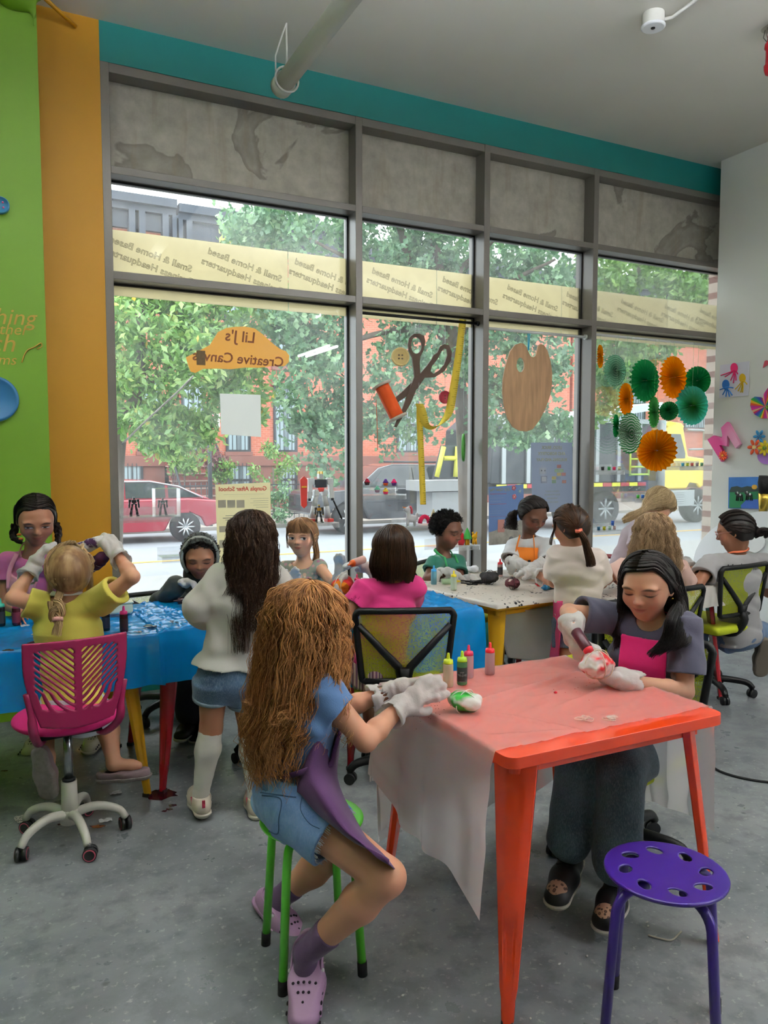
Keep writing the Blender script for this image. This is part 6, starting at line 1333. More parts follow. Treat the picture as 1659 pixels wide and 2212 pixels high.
class PersonBase:
    def __init__(s, label, skin, head, face, hh, neck, chest, pelvis, shL, shR, armL, armR, legL, legR, k=1.0, h=.0045, up=(0, 0, 1), group=None, shape=1.0):
        """L and R are the sitter's own left and right; arm = (elbow, wrist, hand tip direction, palm normal, curl)"""
        s.k = k; s.h = h; s.skin = skin
        s.hc = J(head); s.HR = frame(face, up); s.hh = hh; s.N = J(neck); s.C = J(chest); s.P = J(pelvis); s.S = {'L': J(shL), 'R': J(shR)}
        s.arm = {'L': armL, 'R': armR}; s.leg = {'L': legL, 'R': legR}
        s.E = {a: J(s.arm[a][0]) for a in 'LR' if s.arm[a]}; s.W = {a: J(s.arm[a][1]) for a in 'LR' if s.arm[a]}
        s.X = nrm(s.S['R']-s.S['L']); Z = nrm(s.N-s.P); s.X = nrm(s.X-Z*np.dot(s.X, Z)); s.Z = Z; s.Y = np.cross(Z, s.X); s.shape = shape
        g = s.P.copy(); g[2] = 0; s.t = thing('person', label, 'person', g, group)
        s.fig = {}
        for a in 'LR':
            lg = s.leg[a]
            if lg: s.fig[a] = dict(hip=s.P+s.X*(.062*k if a == 'R' else -.062*k)-s.Z*.03*k, knee=J(lg[0]), ank=J(lg[1]), toe=J(lg[1])+nrm(lg[2])*.10*k if len(lg) > 2 and isinstance(lg[2], np.ndarray) else None)
    def hl(s, x, y, z): return s.hc+s.HR@(A(x, y, z)*s.hh)
    def torso(s, d, off=0.0, kk=.03):
        k = s.k; X = s.X; q = s.shape
        waist = s.P*.5+s.C*.5-s.Z*.0
        d.cone(s.P, waist, .082*k*q, .070*k*q, .03, X, 1.32, off=off); d.cone(waist, s.C, .070*k*q, .078*k*q, kk, X, 1.38, off=off); d.cone(s.C, s.C*.45+s.N*.55, .078*k, .058*k, kk, X, 1.5, off=off)
        for a in 'LR': d.cone(s.S[a], s.C*.4+s.N*.6, .040*k, .046*k, .03, off=off)
        return d
    def bounds(s, m=.14):
        P = [s.hc, s.N, s.P, s.S['L'], s.S['R']]+list(s.E.values())+list(s.W.values())
        for f in s.fig.values(): P += [f['knee'], f['ank']]+([f['toe']] if f['toe'] is not None else [])
        P = np.array(P); return P.min(0)-m-.03, P.max(0)+m
    def hand(s, d, a, off=0.0, k=.006, pal=None):
        W = s.W[a]; _, _, dr, pn, cu = s.arm[a][:5]; dr = nrm(dr); pn = nrm(A(pn)-dr*np.dot(pn, dr)); lat = np.cross(dr, pn)*(1 if a == 'L' else -1); q = s.k*.98   # lat points to the thumb side
        cu = cu if hasattr(cu, '__len__') else [cu]*4
        base = W+dr*.010*q
        d.cone(W, W+dr*.05*q, .017*q, .020*q, .012, lat, 1.35, off=off); d.cone(W+dr*.045*q+lat*.012*q, W+dr*.068*q+lat*.016*q, .013*q, .0115*q, .01, off=off); d.cone(W+dr*.045*q-lat*.012*q, W+dr*.064*q-lat*.018*q, .013*q, .010*q, .01, off=off)
        for i, (lo, ln, r) in enumerate(((.024, .056, .0082), (.0085, .063, .0085), (-.008, .058, .0082), (-.023, .045, .0074))):
            p = W+dr*(.074-.004*abs(i-1.2))*q+lat*lo*q; ang = .12*cu[i]; di = nrm(dr+lat*(.13-.085*i)*(1.2-cu[i]*.6))
            for j, f in enumerate((.45, .32, .23)):
                ang2 = ang+cu[i]*(.55+.55*j); v = nrm(di*math.cos(ang2)+pn*math.sin(ang2)); p2 = p+v*ln*f*q*1.08; d.cone(p, p2, (r-.0006*j)*q, (r-.0006*(j+1))*q, k if j else .008, off=off); p = p2
        tb = W+dr*.022*q+lat*.024*q; v = nrm(dr*.62+lat*.62+pn*.35); t2 = tb+v*.030*q; v2 = nrm(dr*.85+lat*.2+pn*(.35+.3*cu[0])); d.cone(tb-v*.012*q, t2, .012*q, .0095*q, .010, off=off); d.cone(t2, t2+v2*.024*q, .0092*q, .0076*q, .004, off=off)
    def body(s, foot=True):
        lo, hi = s.bounds(); d = SDF(lo, hi, s.h); k = s.k; s.torso(d); H = s.hh; L = s.hl; R = s.HR
        d.cone(s.N, s.hl(0, -.10, -.30), .043*k, .040*k, .03)
        for a in 'LR':
            if a in s.E:
                S, E, W = s.S[a], s.E[a], s.W[a]; d.cone(S, E, .037*k, .028*k, .02); d.cone(E, E*.7+W*.3, .028*k, .029*k, .012); d.cone(E*.7+W*.3, W, .029*k, .019*k, .012); s.hand(d, a, -.0025)
            if a in s.fig:
                f = s.fig[a]; d.cone(f['hip'], f['knee'], .061*k, .044*k, .03); d.cone(f['knee'], f['knee']*.68+f['ank']*.32, .043*k, .046*k, .02); d.cone(f['knee']*.68+f['ank']*.32, f['ank'], .046*k, .027*k, .02)
                if f['toe'] is not None: d.cone(f['ank'], f['ank']*.25+f['toe']*.75, .028*k, .022*k, .02); d.cone(f['ank']*.25+f['toe']*.75, f['toe'], .022*k, .018*k, .015)
        # head
        d.ell(L(0, -.055, .115), A(.365, .435, .385)*H, R, k=.02*H/.2); d.ell(L(0, .085, -.12), A(.30, .305, .335)*H, R, k=.03); d.ell(L(0, .185, -.385), A(.13, .12, .10)*H, R, k=.03)
        for sx in (-1, 1):
            d.ell(L(sx*.185, .205, -.13), A(.13, .12, .12)*H, R, k=.02); d.ell(L(sx*.165, .395, .0), A(.085, .06, .055)*H, R, k=.012, mode='sub'); d.ell(L(sx*.165, .285, -.002), A(.092, .088, .070)*H, R, k=.006)
            d.ell(L(sx*.355, -.06, -.03), A(.035, .075, .115)*H, R@np.array(Matrix.Rotation(.25*sx, 3, 'Z')), k=.006); d.ell(L(sx*.375, -.03, -.03), A(.015, .04, .07)*H, R, k=.003, mode='sub')
            d.ell(L(sx*.045, .415, -.125), A(.032, .035, .026)*H, R, k=.008); d.ell(L(sx*.17, .33, .095), A(.11, .05, .03)*H, R, k=.02)
        d.cone(L(0, .365, .03), L(0, .455, -.105), .028*H, .040*H, .010)
        d.ell(L(0, .37, -.228), A(.085, .035, .022)*H, R, k=.006); d.ell(L(0, .362, -.275), A(.075, .038, .026)*H, R, k=.006); d.ell(L(0, .405, -.25), A(.09, .02, .005)*H, R, k=.004, mode='sub')
        hc, Ri, hh = s.hc, R.T, H
        return d.build('body', s.skin, s.t, attr=lambda v: {'face': ('FLOAT_VECTOR', ((v-hc)@R)/hh)}, smooth_it=1)
    def shirt(s, mat, off=.010, sleeve=.55, hem=None, neck=.062, fl=.012, wob=.003, name='shirt', long_=None, nz=.02, hemflare=1.0, seed=1, sides='LR', hood=None):
        lo, hi = s.bounds(.16); d = SDF(lo, hi, s.h); k = s.k; s.torso(d, off)
        hp = s.P-s.Z*.03 if hem is None else s.P+s.Z*hem
        d.cone(s.P, hp-s.Z*.03, .084*k*s.shape, .088*k*hemflare, .02, s.X, 1.34, off=off)
        for a in sides:
            if a not in s.E: continue
            S, E, W = s.S[a], s.E[a], s.W[a]
            if long_ is None or long_ <= 0:
                e = S+(E-S)*sleeve; d.cone(S-(E-S)*.1, e, .043*k+fl*.3, .040*k+fl, .018, off=off*.6, flat_end=True); d.cone(S+(E-S)*max(0, sleeve-.12), e+(E-S)*.1, .034*k+fl*.6, .034*k+fl*1.1, k=0, mode='sub')
            else:
                d.cone(S, E, .043*k, .037*k+fl*.4, .02, off=off*.7); e = E+(W-E)*long_; d.cone(E, e, .036*k+fl*.4, .028*k+fl, .02, off=off*.7, flat_end=False)
        d.cut(hp, -s.Z) if hem is not None or True else None
        if neck: d.ell(s.N+s.Z*nz+s.Y*.012, A(neck, neck*.9, .05)*k, np.stack([s.X, s.Y, s.Z], 1), k=.008, mode='sub')
        if long_: 
            for a in sides:
                if a in s.E: e = s.E[a]+(s.W[a]-s.E[a])*long_; d.cone(e, s.W[a], .026*k+fl, .026*k+fl, k=0, mode='sub', flat_end=True) if long_ < 1 else None
        if wob: d.wob(wob, 26, seed, 2, (1, 1, .7)).wob(wob*.6, 60, seed+3, 1)
        return d.build(name, mat, s.t)
    def bottoms(s, mat, frac=.5, off=.012, fl=.012, name='shorts', full=False, waist=.06, wob=.003, seed=2, ankfrac=.9):
        lo, hi = s.bounds(.12); d = SDF(lo, hi, s.h); k = s.k
        d.cone(s.P+s.Z*waist, s.P, .078*k*s.shape, .084*k*s.shape, .02, s.X, 1.36, off=off); d.ell(s.P-s.Z*.02, A(.118, .088, .080)*k, np.stack([s.X, s.Y, s.Z], 1), k=.03, off=off*.6)
        d.cut(s.P+s.Z*(waist-.005), s.Z)
        for a in s.fig:
            f = s.fig[a]
            if full: d.cone(f['hip'], f['knee'], .066*k, .050*k+fl*.3, .03, off=off); e = f['knee']+(f['ank']-f['knee'])*ankfrac; d.cone(f['knee'], e, .052*k+fl*.3, .042*k+fl, .03, off=off, flat_end=False); d.cut(e, nrm(f['ank']-f['knee'])) if False else None
            else: e = f['hip']+(f['knee']-f['hip'])*frac; d.cone(f['hip']-(f['knee']-f['hip'])*.05, e, .069*k, .055*k+fl, .03, off=off, flat_end=True); d.cone(f['hip']+(f['knee']-f['hip'])*(frac-.1), e+(f['knee']-f['hip'])*.1, .058*k+fl*.5, .056*k+fl, k=0, mode='sub')
        if wob: d.wob(wob, 30, seed, 2)
        return d.build(name, mat, s.t)
    def apron(s, mat, half=.085, top=.02, bottom=-.2, off=.022, name='apron', th=.011, bib=.7, k2=1.0, wob=.003):
        """front panel following the torso; heights measured from the chest point along the spine"""
        lo, hi = s.bounds(.16); d = SDF(lo, hi, s.h*.85); s.torso(d, off); d.cone(s.P, s.P-s.Z*.1, .084*s.k, .086*s.k, .02, s.X, 1.34, off=off); inner = d.D.copy()+th; d.D = np.maximum(d.D, -inner)
        P = d.pts()-s.C; x, y, z = P@s.X, P@s.Y, P@s.Z; w = half*(1+.75*np.clip(-z/.14, 0, 1)*k2)
        d.D = np.maximum(d.D, np.maximum(np.maximum(np.abs(x)-w, .0-y), np.maximum(z-top, bottom-z))).astype(np.float32)
        if wob: d.wob(wob*.5, 26, 9)
        return d.build(name, mat, s.t)
    def strap(s, pts, mat, r=.006, flat=.35, name='apron_strap'): return MB().tube(spline(pts, 20), r, 8, flat=flat).build(name, mat, s.t)
    def neck_strap(s, mat, r=.007, drop=.06, w=.045):
        c = s.N+s.Z*.028; k = s.k; P = []
        for b in np.linspace(-2.55, 2.55, 22): P.append(c+s.X*math.sin(b)*.062*k-s.Y*math.cos(b)*.056*k+s.Z*(.004-.035*max(0, abs(b)-1.2)))
        return MB().tube(P, r, 8, flat=.4).build('apron_strap', mat, s.t)
    def glove(s, a, cuff=.055, fl=.022, off=.0048, mat=None, wob=.003, seed=1, h=.0032):
        W = s.W[a]; E = s.E[a]; dr = nrm(s.arm[a][2]); q = s.k; tip = W+dr*.15*q; e = W+(E-W)/np.linalg.norm(E-W)*cuff
        P = np.array([W, tip, e]); d = SDF(P.min(0)-.07, P.max(0)+.07, h); s.hand(d, a, off)
        d.cone(W+dr*.03*q, W, .024*q, .024*q, .01, off=off); d.cone(W, e, .024*q+.004, .024*q+fl, .012, flat_end=False); d.cut(e, nrm(E-W)) 
        d.cone(W+(E-W)*.12, e+(e-W)*.2, .020*q+.002, .024*q+fl-.002, k=0, mode='sub'); d.wob(wob*.7, 55, seed, 2).wob(wob*.5, 130, seed+2, 1)
        return d.build('glove', mat or m_glove, s.t)
    def shoe(s, a, mat, toe_dir=None, L=.20, name='shoe', sole=m_sole, high=.05, w=.036, holes=None, up=(0, 0, 1), solet=.018, trimm=None):
        f = s.fig[a]; an = f['ank']; td = nrm(toe_dir if toe_dir is not None else f['toe']-an); u = nrm(A(up)-td*np.dot(up, td)); x = np.cross(td, u); k = s.k; R = np.stack([x, td, u], 1)
        o = an-u*.045*k; heel = o-td*.045*k; toe = o+td*(L*k-.055*k)
        lo = np.minimum(np.minimum(heel, toe), an)-.09; hi = np.maximum(np.maximum(heel, toe), an)+.09
        d = SDF(lo, hi, min(s.h, .004)); d.cone(heel+u*.01, o+td*.05*k+u*.01, .030*k, .034*k, .02, x, 1.08); d.cone(o+td*.05*k+u*.004, toe-td*.03*k-u*.002, .035*k, .032*k, .03, x, 1.25)
        if high: d.cone(o-td*.012*k, o-td*.012*k+u*high*1.0, .034*k, .033*k, .02, flat_end=False); d.cut(o+u*high, u); d.cone(o-td*.008*k+u*(high-.03), o-td*.008*k+u*(high+.03), .027*k, .030*k, k=0, mode='sub')
        d.cut(o-u*.022*k, -u); sh = d.build(name, mat, s.t)
        d = SDF(lo, hi, min(s.h, .004)); d.cone(heel, o+td*.05*k, .036*k, .038*k, .02, x, 1.08); d.cone(o+td*.05*k, toe-td*.026*k, .038*k, .038*k, .03, x, 1.22); d.cut(o-u*.010*k, u); d.cut(o-u*(.010*k+solet), -u); d.build('sole', sole, sh)
        return sh, dict(o=o, td=td, u=u, x=x, toe=toe, heel=heel)
    def sock(s, a, mat, f0=.0, f1=.6, off=.006, name='sock'):
        f = s.fig[a]; K, N_ = f['knee'], f['ank']; p0 = N_+(K-N_)*f1; lo = np.minimum(p0, N_)-.1; hi = np.maximum(p0, N_)+.1; d = SDF(lo, hi, s.h*.85); k = s.k; m = K*.68+N_*.32
        d.cone(K, m, .043*k, .046*k, .02, off=off); d.cone(m, N_, .046*k, .027*k, .02, off=off); d.cone(N_, N_-A(0, 0, .03), .028*k, .028*k, .01, off=off); d.cut(p0, nrm(K-N_)); d.wob(.0012, 90, 3); return d.build(name, mat, s.t)
def print_on(o, s_, O, ex, ez, size, mat, parent, name='shirt_lettering', **kw):
    """lettering laid on the cloth of o: every vertex dropped onto the surface"""
    from mathutils.bvhtree import BVHTree
    me0 = o.data; bv = BVHTree.FromPolygons([v.co[:] for v in me0.vertices], [p_.vertices[:] for p_ in me0.polygons])
    me = text_mesh(s_, size, **kw); bm = bmesh.new(); bm.from_mesh(me); bmesh.ops.triangulate(bm, faces=bm.faces); bmesh.ops.subdivide_edges(bm, edges=[e for e in bm.edges if e.calc_length() > size*.12], cuts=2, use_grid_fill=False); ex = nrm(ex); ez = nrm(ez); n = np.cross(ex, ez)
    for v in bm.verts:
        q = A(O)+ex*v.co.x+ez*v.co.y; h = bv.ray_cast(V(q+n*.25), V(-n)); v.co = V(A(h[0])+n*.002) if h[0] is not None else V(q)
    bm.to_mesh(me); bm.free(); return link(name, me, parent, [mat])
class Person(PersonBase):
    # ---- hair
    def cap(s, mat, front=.16, low=-.22, grow=.022, part=0.0, hl_=.38, name='hair', bump=.004, tilt=.75, seed=3, ear=-.05):
        """close cap of hair over the cranium, cut open for the face"""
        grow = .006 if grow < .05 else grow
        d = SDF(s.hc-.19, s.hc+.19, min(s.h, .004)); H = s.hh; R = s.HR; L = s.hl
        d.ell(L(0, -.072, .115), A(.365, .425, .385)*H, R, k=0, off=grow); d.ell(L(0, -.16, -.05), A(.335, .32, .33)*H, R, k=.03, off=grow*.8)
        # hairline: slanted plane in front of the ears, and a nape line
        P = (d.pts()-s.hc)@R/H; x, y, z = P[..., 0], P[..., 1], P[..., 2]
        line = (front+.12+.34*np.clip(1-(np.abs(x-part)/.36)**2, 0, 1)*.0) ; face = y-(ear+ (z-(-.1))*tilt)
        cutf = np.maximum(face, 0)*0+face
        up_ = z-(hl_-.5*np.abs(x-part)**1.5)
        keep = np.minimum(cutf, np.maximum(-up_, y*0-9))          # remove where in front of the slanted line and below the hairline
        rem = np.minimum(face, -(up_))
        d.D = np.maximum(d.D, np.maximum(rem, -9)*H).astype(np.float32); d.D = np.maximum(d.D, ((low-z)*H)).astype(np.float32)
        if bump: d.wob(bump*.6, 40, seed, 2)
        lo = s.hc
        return d.build(name, mat, s.t, attr=lambda v: {'rnd': ('FLOAT', np.clip(.12+.15*vnoise((v-lo)@R*A(1, 1, .25), seed, 90, 2), 0, 1))})  # cap colour set dark to stand for the self-shadow among the strands
    def swept(s, tie, lo=-180, hi=180, step=7, grow=1.09, r0=.007, n=30, ends=None, rt=.006):
        """hair combed back over the skull from the hairline to a tie"""
        H = s.hh; c0 = A(0, -.055, .115); rad = A(.375, .445, .40)*grow; d1 = nrm(((s.HR.T@(tie-s.hc))/H-c0)/rad); out = []
        for ph in np.arange(lo, hi, step):
            ap = abs(ph); e = .80 if ap < 42 else (.80-(ap-42)/22*.62 if ap < 64 else (.18-(ap-64)/60*.58 if ap < 124 else -.40)); a = math.radians(ph); d0 = A(math.cos(e)*math.sin(a), math.cos(e)*math.cos(a), math.sin(e)); P = []
            for t in np.linspace(0, 1, 8): d = nrm(d0*(1-t)+d1*t+A(0, 0, .55*max(0, math.cos(a)))*math.sin(PI*t)); P.append(s.hc+s.HR@((c0+rad*d)*H))
            out.append((P+[tie], r0, rt, n))
        return out
    def surf(s, x, y, grow=1.05):
        q = max(.02, 1-(x/(.375*grow))**2-((y+.055)/(.445*grow))**2); return s.hl(x, y, .115+.40*grow*math.sqrt(q))
    def curls(s, mat, n=900, low=-.12, ear=.02, tilt=.45, L=.014, seed=1, rs=.0012):
        r = np.random.default_rng(seed); g = []; H = s.hh
        while len(g) < n:
            d = nrm(r.normal(size=3)); q = A(0, -.055, .115)+A(.375, .445, .40)*d
            if (q[1] > ear+(q[2]+.1)*tilt and q[2] < .36-.5*abs(q[0])**1.5) or q[2] < low: continue
            b = s.hl(*q); o = s.HR@d; w = nrm(r.normal(size=3)); g.append(([b+o*.004, b+o*L*.6+w*.004, b+o*L+w*.009, b+o*L*.75+w*.013], .003, .004, 3))
        return locks('hair_curls', g, mat, s.t, rs=rs, seed=seed, seg=8, wave=.002, wl=.012, coh=6)
    def sg(s, phi, e0=1.35, e1=-.2, n=7, grow=1.07, part=0.0, cy_=-.055):
        """guide over the skull at azimuth phi (0 front, +90 right, 180 back), from elevation e0 down to e1 (radians)"""
        H = s.hh; a = math.radians(phi); out = []
        for e in np.linspace(e0, e1, n):
            out.append(s.hl(.375*grow*math.cos(e)*math.sin(a)+part*max(0, math.sin(e)), cy_+.445*grow*math.cos(e)*math.cos(a), .115+.40*grow*math.sin(e)))
        return out
def locks(name, guides, mat, parent, rs=.0016, seed=1, wave=.0, wl=.06, seg=26, frizz=.0, taper=.55, coh=.55):
    """guides: (points, r_start, r_end, strands). Every strand a thin 3-sided tube inside its guide's radius"""
    r = np.random.default_rng(seed); VS, QS, RN = [], [], []; off = 0
    for pts, r0, r1, n in guides:
        C = np.array(spline(pts, seg)); T = np.gradient(C, axis=0); T /= np.maximum(1e-9, np.linalg.norm(T, axis=1, keepdims=True)); Ls = np.concatenate([[0], np.cumsum(np.linalg.norm(np.diff(C, axis=0), axis=1))])
        ref = A(.31, .87, .38); N = np.cross(T, ref); N /= np.maximum(1e-9, np.linalg.norm(N, axis=1, keepdims=True)); B_ = np.cross(T, N); t = np.linspace(0, 1, seg)
        gph = r.uniform(0, 6.28); gf = 2*PI/(wl*r.uniform(.8, 1.25)); gr = r.random()
        for i in range(n):
            a = r.uniform(0, 2*PI); q = math.sqrt(r.uniform(0, 1)); R_ = (r0+(r1-r0)*t)*q; ph = gph+r.normal()*coh; tw = r.normal()*.5
            w = wave*(.35+.65*t)*(1+.3*r.normal()); f = gf*r.uniform(.96, 1.04); env = np.minimum(1, t*3)
            an = a+tw*t; P = C+N*(R_*np.cos(an)+w*np.sin(Ls*f+ph)*env)[:, None]+B_*(R_*np.sin(an)+w*np.cos(Ls*f*.9+ph)*env)[:, None]
            if frizz: P = P+np.cumsum(r.normal(size=(seg, 3))*frizz, axis=0)*t[:, None]
            m = seg if r.random() > .4 else max(6, int(seg*r.uniform(.7, 1))); P = P[:m]; tt = np.linspace(0, 1, m); rad = rs*r.uniform(.7, 1.3)*(1-taper*tt**2)
            Tn = np.gradient(P, axis=0); Tn /= np.maximum(1e-9, np.linalg.norm(Tn, axis=1, keepdims=True)); n1 = np.cross(Tn, ref); n1 /= np.maximum(1e-9, np.linalg.norm(n1, axis=1, keepdims=True)); n2 = np.cross(Tn, n1)
            ring = np.stack([P+rad[:, None]*(math.cos(b)*n1+math.sin(b)*n2) for b in (0, 2*PI/3, 4*PI/3)], 1)
            VS.append(ring.reshape(-1, 3)); base = off+np.arange(m-1)[:, None]*3; j = np.arange(3)[None, :]; j2 = (j+1) % 3
            QS.append(np.stack([base+j, base+j2, base+3+j2, base+3+j], -1).reshape(-1, 4)); RN.append(np.full(3*m, np.clip(.55*gr+.45*r.random(), 0, 1))); off += 3*m
    return raw_mesh(name, np.concatenate(VS), np.concatenate(QS), mat, parent, {'rnd': ('FLOAT', np.concatenate(RN))})
def down(p, L, out=(0, 0, 0), n=4): return [p+A(0, 0, -L*(i+1)/n)+A(out)*((i+1)/n) for i in range(n)]
def braid(name, pts, r0, r1, mat, parent, n=40):
    C = np.array(spline(pts, n)); L = np.concatenate([[0], np.cumsum(np.linalg.norm(np.diff(C, axis=0), axis=1))]); T = np.gradient(C, axis=0); T /= np.linalg.norm(T, axis=1, keepdims=True); N = np.cross(T, A(.2, .9, .3)); N /= np.linalg.norm(N, axis=1, keepdims=True); B_ = np.cross(T, N); g = []
    for k in range(3):
        ph = k*2*PI/3; P = [C[i]+N[i]*(r0+(r1-r0)*i/n)*.75*math.sin(L[i]/(r0*4.2)*2*PI/1.6+ph)+B_[i]*(r0+(r1-r0)*i/n)*.45*math.sin(2*(L[i]/(r0*4.2)*2*PI/1.6+ph)) for i in range(n)]
        g.append((P, r0*.62, r1*.55, 46))
    return locks(name, g, mat, parent, rs=.0015, seg=n, seed=4)
SK_L = dict(brow='5a3a24', lip='b4605a')
def cr(a, b, c=0): return CAMR*a+CAMF*b+UP*c     # direction seen from the camera: right, away, up
# ---- red haired girl on the green stool
DOFF = .09
p = Person('girl with very long wavy red hair sitting on the green stool', skin_mat('skin_fair', 'd79c7e', '8a4a28', 'b46a60'), (668, 1352, 2.06), cr(.75, .62, -.15), .22, (662, 1445, 2.06), (650, 1540, 2.05), (632, 1706, 2.03), (622, 1490, 2.17), (693, 1492, 1.98),
    ((742, 1530, 2.26), (838, 1496, 2.30), cr(.95, .1, .22), cr(.1, -.7, -.5), .25), ((790, 1600, 1.96), (868, 1524, 2.10), cr(.85, .3, .42), cr(-.05, .75, -.35), .22),
    ((712, 1850, 2.28), (604, 1940, 2.30), (632, 1990, 2.2)), ((836, 1895, 1.83), (660, 2060, 1.93), (646, 2190, 1.82)), k=1.07, h=.0042)
p.body(); DEN = cloth_mat('denim_light', '6088c4', '8db0e0', 'denim'); p.shirt(cloth_mat('tee_blue', '5578a8'), sleeve=.42, hem=.02, fl=.008, neck=.06, wob=.004)
rsh = p.bottoms(DEN, .40, .014, .014, seed=4, wob=.006)
from mathutils.bvhtree import BVHTree
def on_cloth(o, pxs, d0, off=.003):
    me0 = o.data; bv = BVHTree.FromPolygons([v.co[:] for v in me0.vertices], [q_.vertices[:] for q_ in me0.polygons]); out = []
    for x, y in pxs:
        r_ = ray(x, y); h = bv.ray_cast(V(CAMP), V(nrm(r_))); out.append(A(h[0])-nrm(r_)*off if h[0] is not None else atd(x, y, d0))
    return out
def line_on(o, pxs, d0, r, mat, name, parent, n=30, off=.001):
    P = spline([A(x, y, 0) for x, y in pxs], n); return MB().tube(on_cloth(o, [(q_[0], q_[1]) for q_ in P], d0, off), r, 5, flat=.6).build(name, mat, parent)
hp_ = red_fig = p.fig['R']; ctr = hp_['hip']+(hp_['knee']-hp_['hip'])*.40; ax_ = nrm(hp_['knee']-hp_['hip']); e1 = nrm(np.cross(ax_, UP)); e2 = np.cross(ax_, e1); m = MB(); r9 = np.random.default_rng(2)
for i in range(170):
    a_ = r9.uniform(0, 6.28); o_ = e1*math.cos(a_)+e2*math.sin(a_); q0 = ctr+o_*.079; m.tube([q0-ax_*.006, q0+ax_*r9.uniform(.004, .014)+o_*r9.uniform(-.004, .003)], .0006, 3, cap=False)
m.build('frayed_hem', M('fray_pale', 'cfd8e2', .9), p.t)
STI = M('stitch_blue', '46658e', .9)
line_on(rsh, [(566, 1718), (606, 1726), (602, 1770), (600, 1800), (580, 1795)], 1.95, .0022, STI, 'back_pocket_seam', p.t); line_on(rsh, [(562, 1712), (640, 1722)], 1.95, .002, STI, 'yoke_seam', p.t); line_on(rsh, [(652, 1722), (650, 1750), (668, 1778), (690, 1790)], 1.9, .002, STI, 'side_seam', p.t)
PUR = cloth_mat('apron_purple', '4a2254'); red = p
p.apron(PUR, .075, .06, -.12, .024)
hipr = p.P+p.X*.10
sheet('apron_skirt', [[atd(686, 1585, 1.95), atd(702, 1562, 1.94), atd(724, 1556, 2.0), atd(738, 1562, 2.1)], [atd(640, 1690, 1.93), atd(672, 1660, 1.90), atd(715, 1655, 1.98), atd(728, 1690, 2.1)], [atd(655, 1720, 1.89), atd(700, 1720, 1.84), atd(745, 1735, 1.9), atd(760, 1770, 2.1)], [atd(690, 1765, 1.86), atd(745, 1790, 1.79), atd(785, 1805, 1.86), atd(790, 1840, 2.1)], [atd(760, 1815, 1.81), atd(805, 1840, 1.76), atd(832, 1850, 1.82), atd(830, 1880, 2.05)], [atd(826, 1852, 1.76), atd(845, 1866, 1.74), atd(852, 1878, 1.80), atd(848, 1900, 1.95)]], PUR, p.t, thick=.003, amp=.005, freq=24)
p.strap([atd(672, 1660, 1.90), atd(640, 1672, 1.9), atd(600, 1680, 1.95), atd(575, 1690, 2.05)], PUR, .008)
for a in 'LR': p.glove(a, .06, .018, wob=.005, seed=ord(a))
LIL = M('clog_lilac', 'b58fb4', .5); SOCK = cloth_mat('sock_purple', '5f4668')
def clog(p, a, mat, td, up=(0, 0, 1), L=.215, sock=SOCK):
    if sock: p.sock(a, sock, f1=.30, off=.004)
    sh, q = p.shoe(a, mat, td, L=L, name='clog', sole=mat, high=.028, up=up, solet=.024); k = p.k; h = MB(); o, t, u, x = q['o'], q['td'], q['u'], q['x']
    for i in range(4):
        for j in (-2, -1, 0, 1, 2):
            c = o+t*(.062+.021*i)*k+x*(j*.0145*k*(1-.06*i)); hgt = math.sqrt(max(0, 1-(j*.0145/.046)**2))*.036*k-.002+(-.0045*i*k); h.ball(c+u*hgt, (.0042, .0042, .0028), 8, R=np.stack([x, t, u], 1))
    for j in range(5):
        for sd in (-1, 1): h.ball(o+t*(.055+.022*j)*k+x*sd*.043*k+u*.004, (.003, .006, .0045), 8, R=np.stack([x, t, u], 1))
    h.build('vent_holes', M('vent_dark', '2a1e2a', .9), sh)
    m = MB(); m.tube(spline([o+t*.03*k+x*.040*k+u*.02, o-t*.03*k+x*.036*k+u*.026, o-t*.062*k+u*.028, o-t*.03*k-x*.036*k+u*.026, o+t*.03*k-x*.040*k+u*.02], 20), .008, 8, flat=.4); m.build('heel_strap', mat, sh)
    m = MB(); [m.ball(o+t*.03*k+x*sd*.042*k+u*.02, .006, 10) for sd in (-1, 1)]; m.build('rivet', M('rivet_white', 'd8d4d8', .4), sh)
clog(p, 'R', LIL, cr(-.02, -.75, -.55), up=cr(-.1, -.3, 1)); clog(p, 'L', LIL, cr(.65, -.55, -.35), up=cr(.3, .1, 1))
RED_ = hair_mat('hair_red', '663618', 'd89c60'); g = []
rr = np.random.default_rng(3)
p.cap(RED_, grow=.020, low=-.35, ear=.06, tilt=.55)
for phi in np.arange(28, 345, 9.5):
    sc_ = p.sg(phi+rr.normal()*3, 1.4, -.15, 7, 1.10+.03*rr.random()); e = sc_[-1]; rel = (e-p.hc); hx = np.dot(rel, CAMR); hd = np.dot(rel, CAMF)
    L_ = .42+.05*rr.normal()
    if phi < 75 or phi > 300: L_ = .31+.05*rr.normal()
    tgt = CAMR*(-.085+hx*.75)+CAMF*(-.055+hd*.85)
    pts = sc_+[e+A(0, 0, -.10)+CAMR*(hx*.10-.008)+CAMF*(-.02), e+A(0, 0, -.24)+CAMR*(hx*.10-.030)-CAMF*.035, e+A(0, 0, -L_*.75)+CAMR*(-.050-hx*.06)-CAMF*.04, e+A(0, 0, -L_)+CAMR*(-.055-hx*.30)-CAMF*.03]
    g.append((pts,   .010, .030, 110))
for px, py in ((738, 1560), (752, 1590), (716, 1560)):
    g.append((p.sg(60, 1.3, -.1, 6, 1.08)+[atd(715, 1430, 1.98), atd(728, 1490, 1.96), atd(px, py-30, 1.95), atd(px+6, py+18, 1.95)], .008, .014, 34))
locks('hair_strands', g, RED_, p.t, rs=.0012, seed=2, wave=.0095, wl=.075, seg=36, frizz=.0011)
DOFF = 0.0
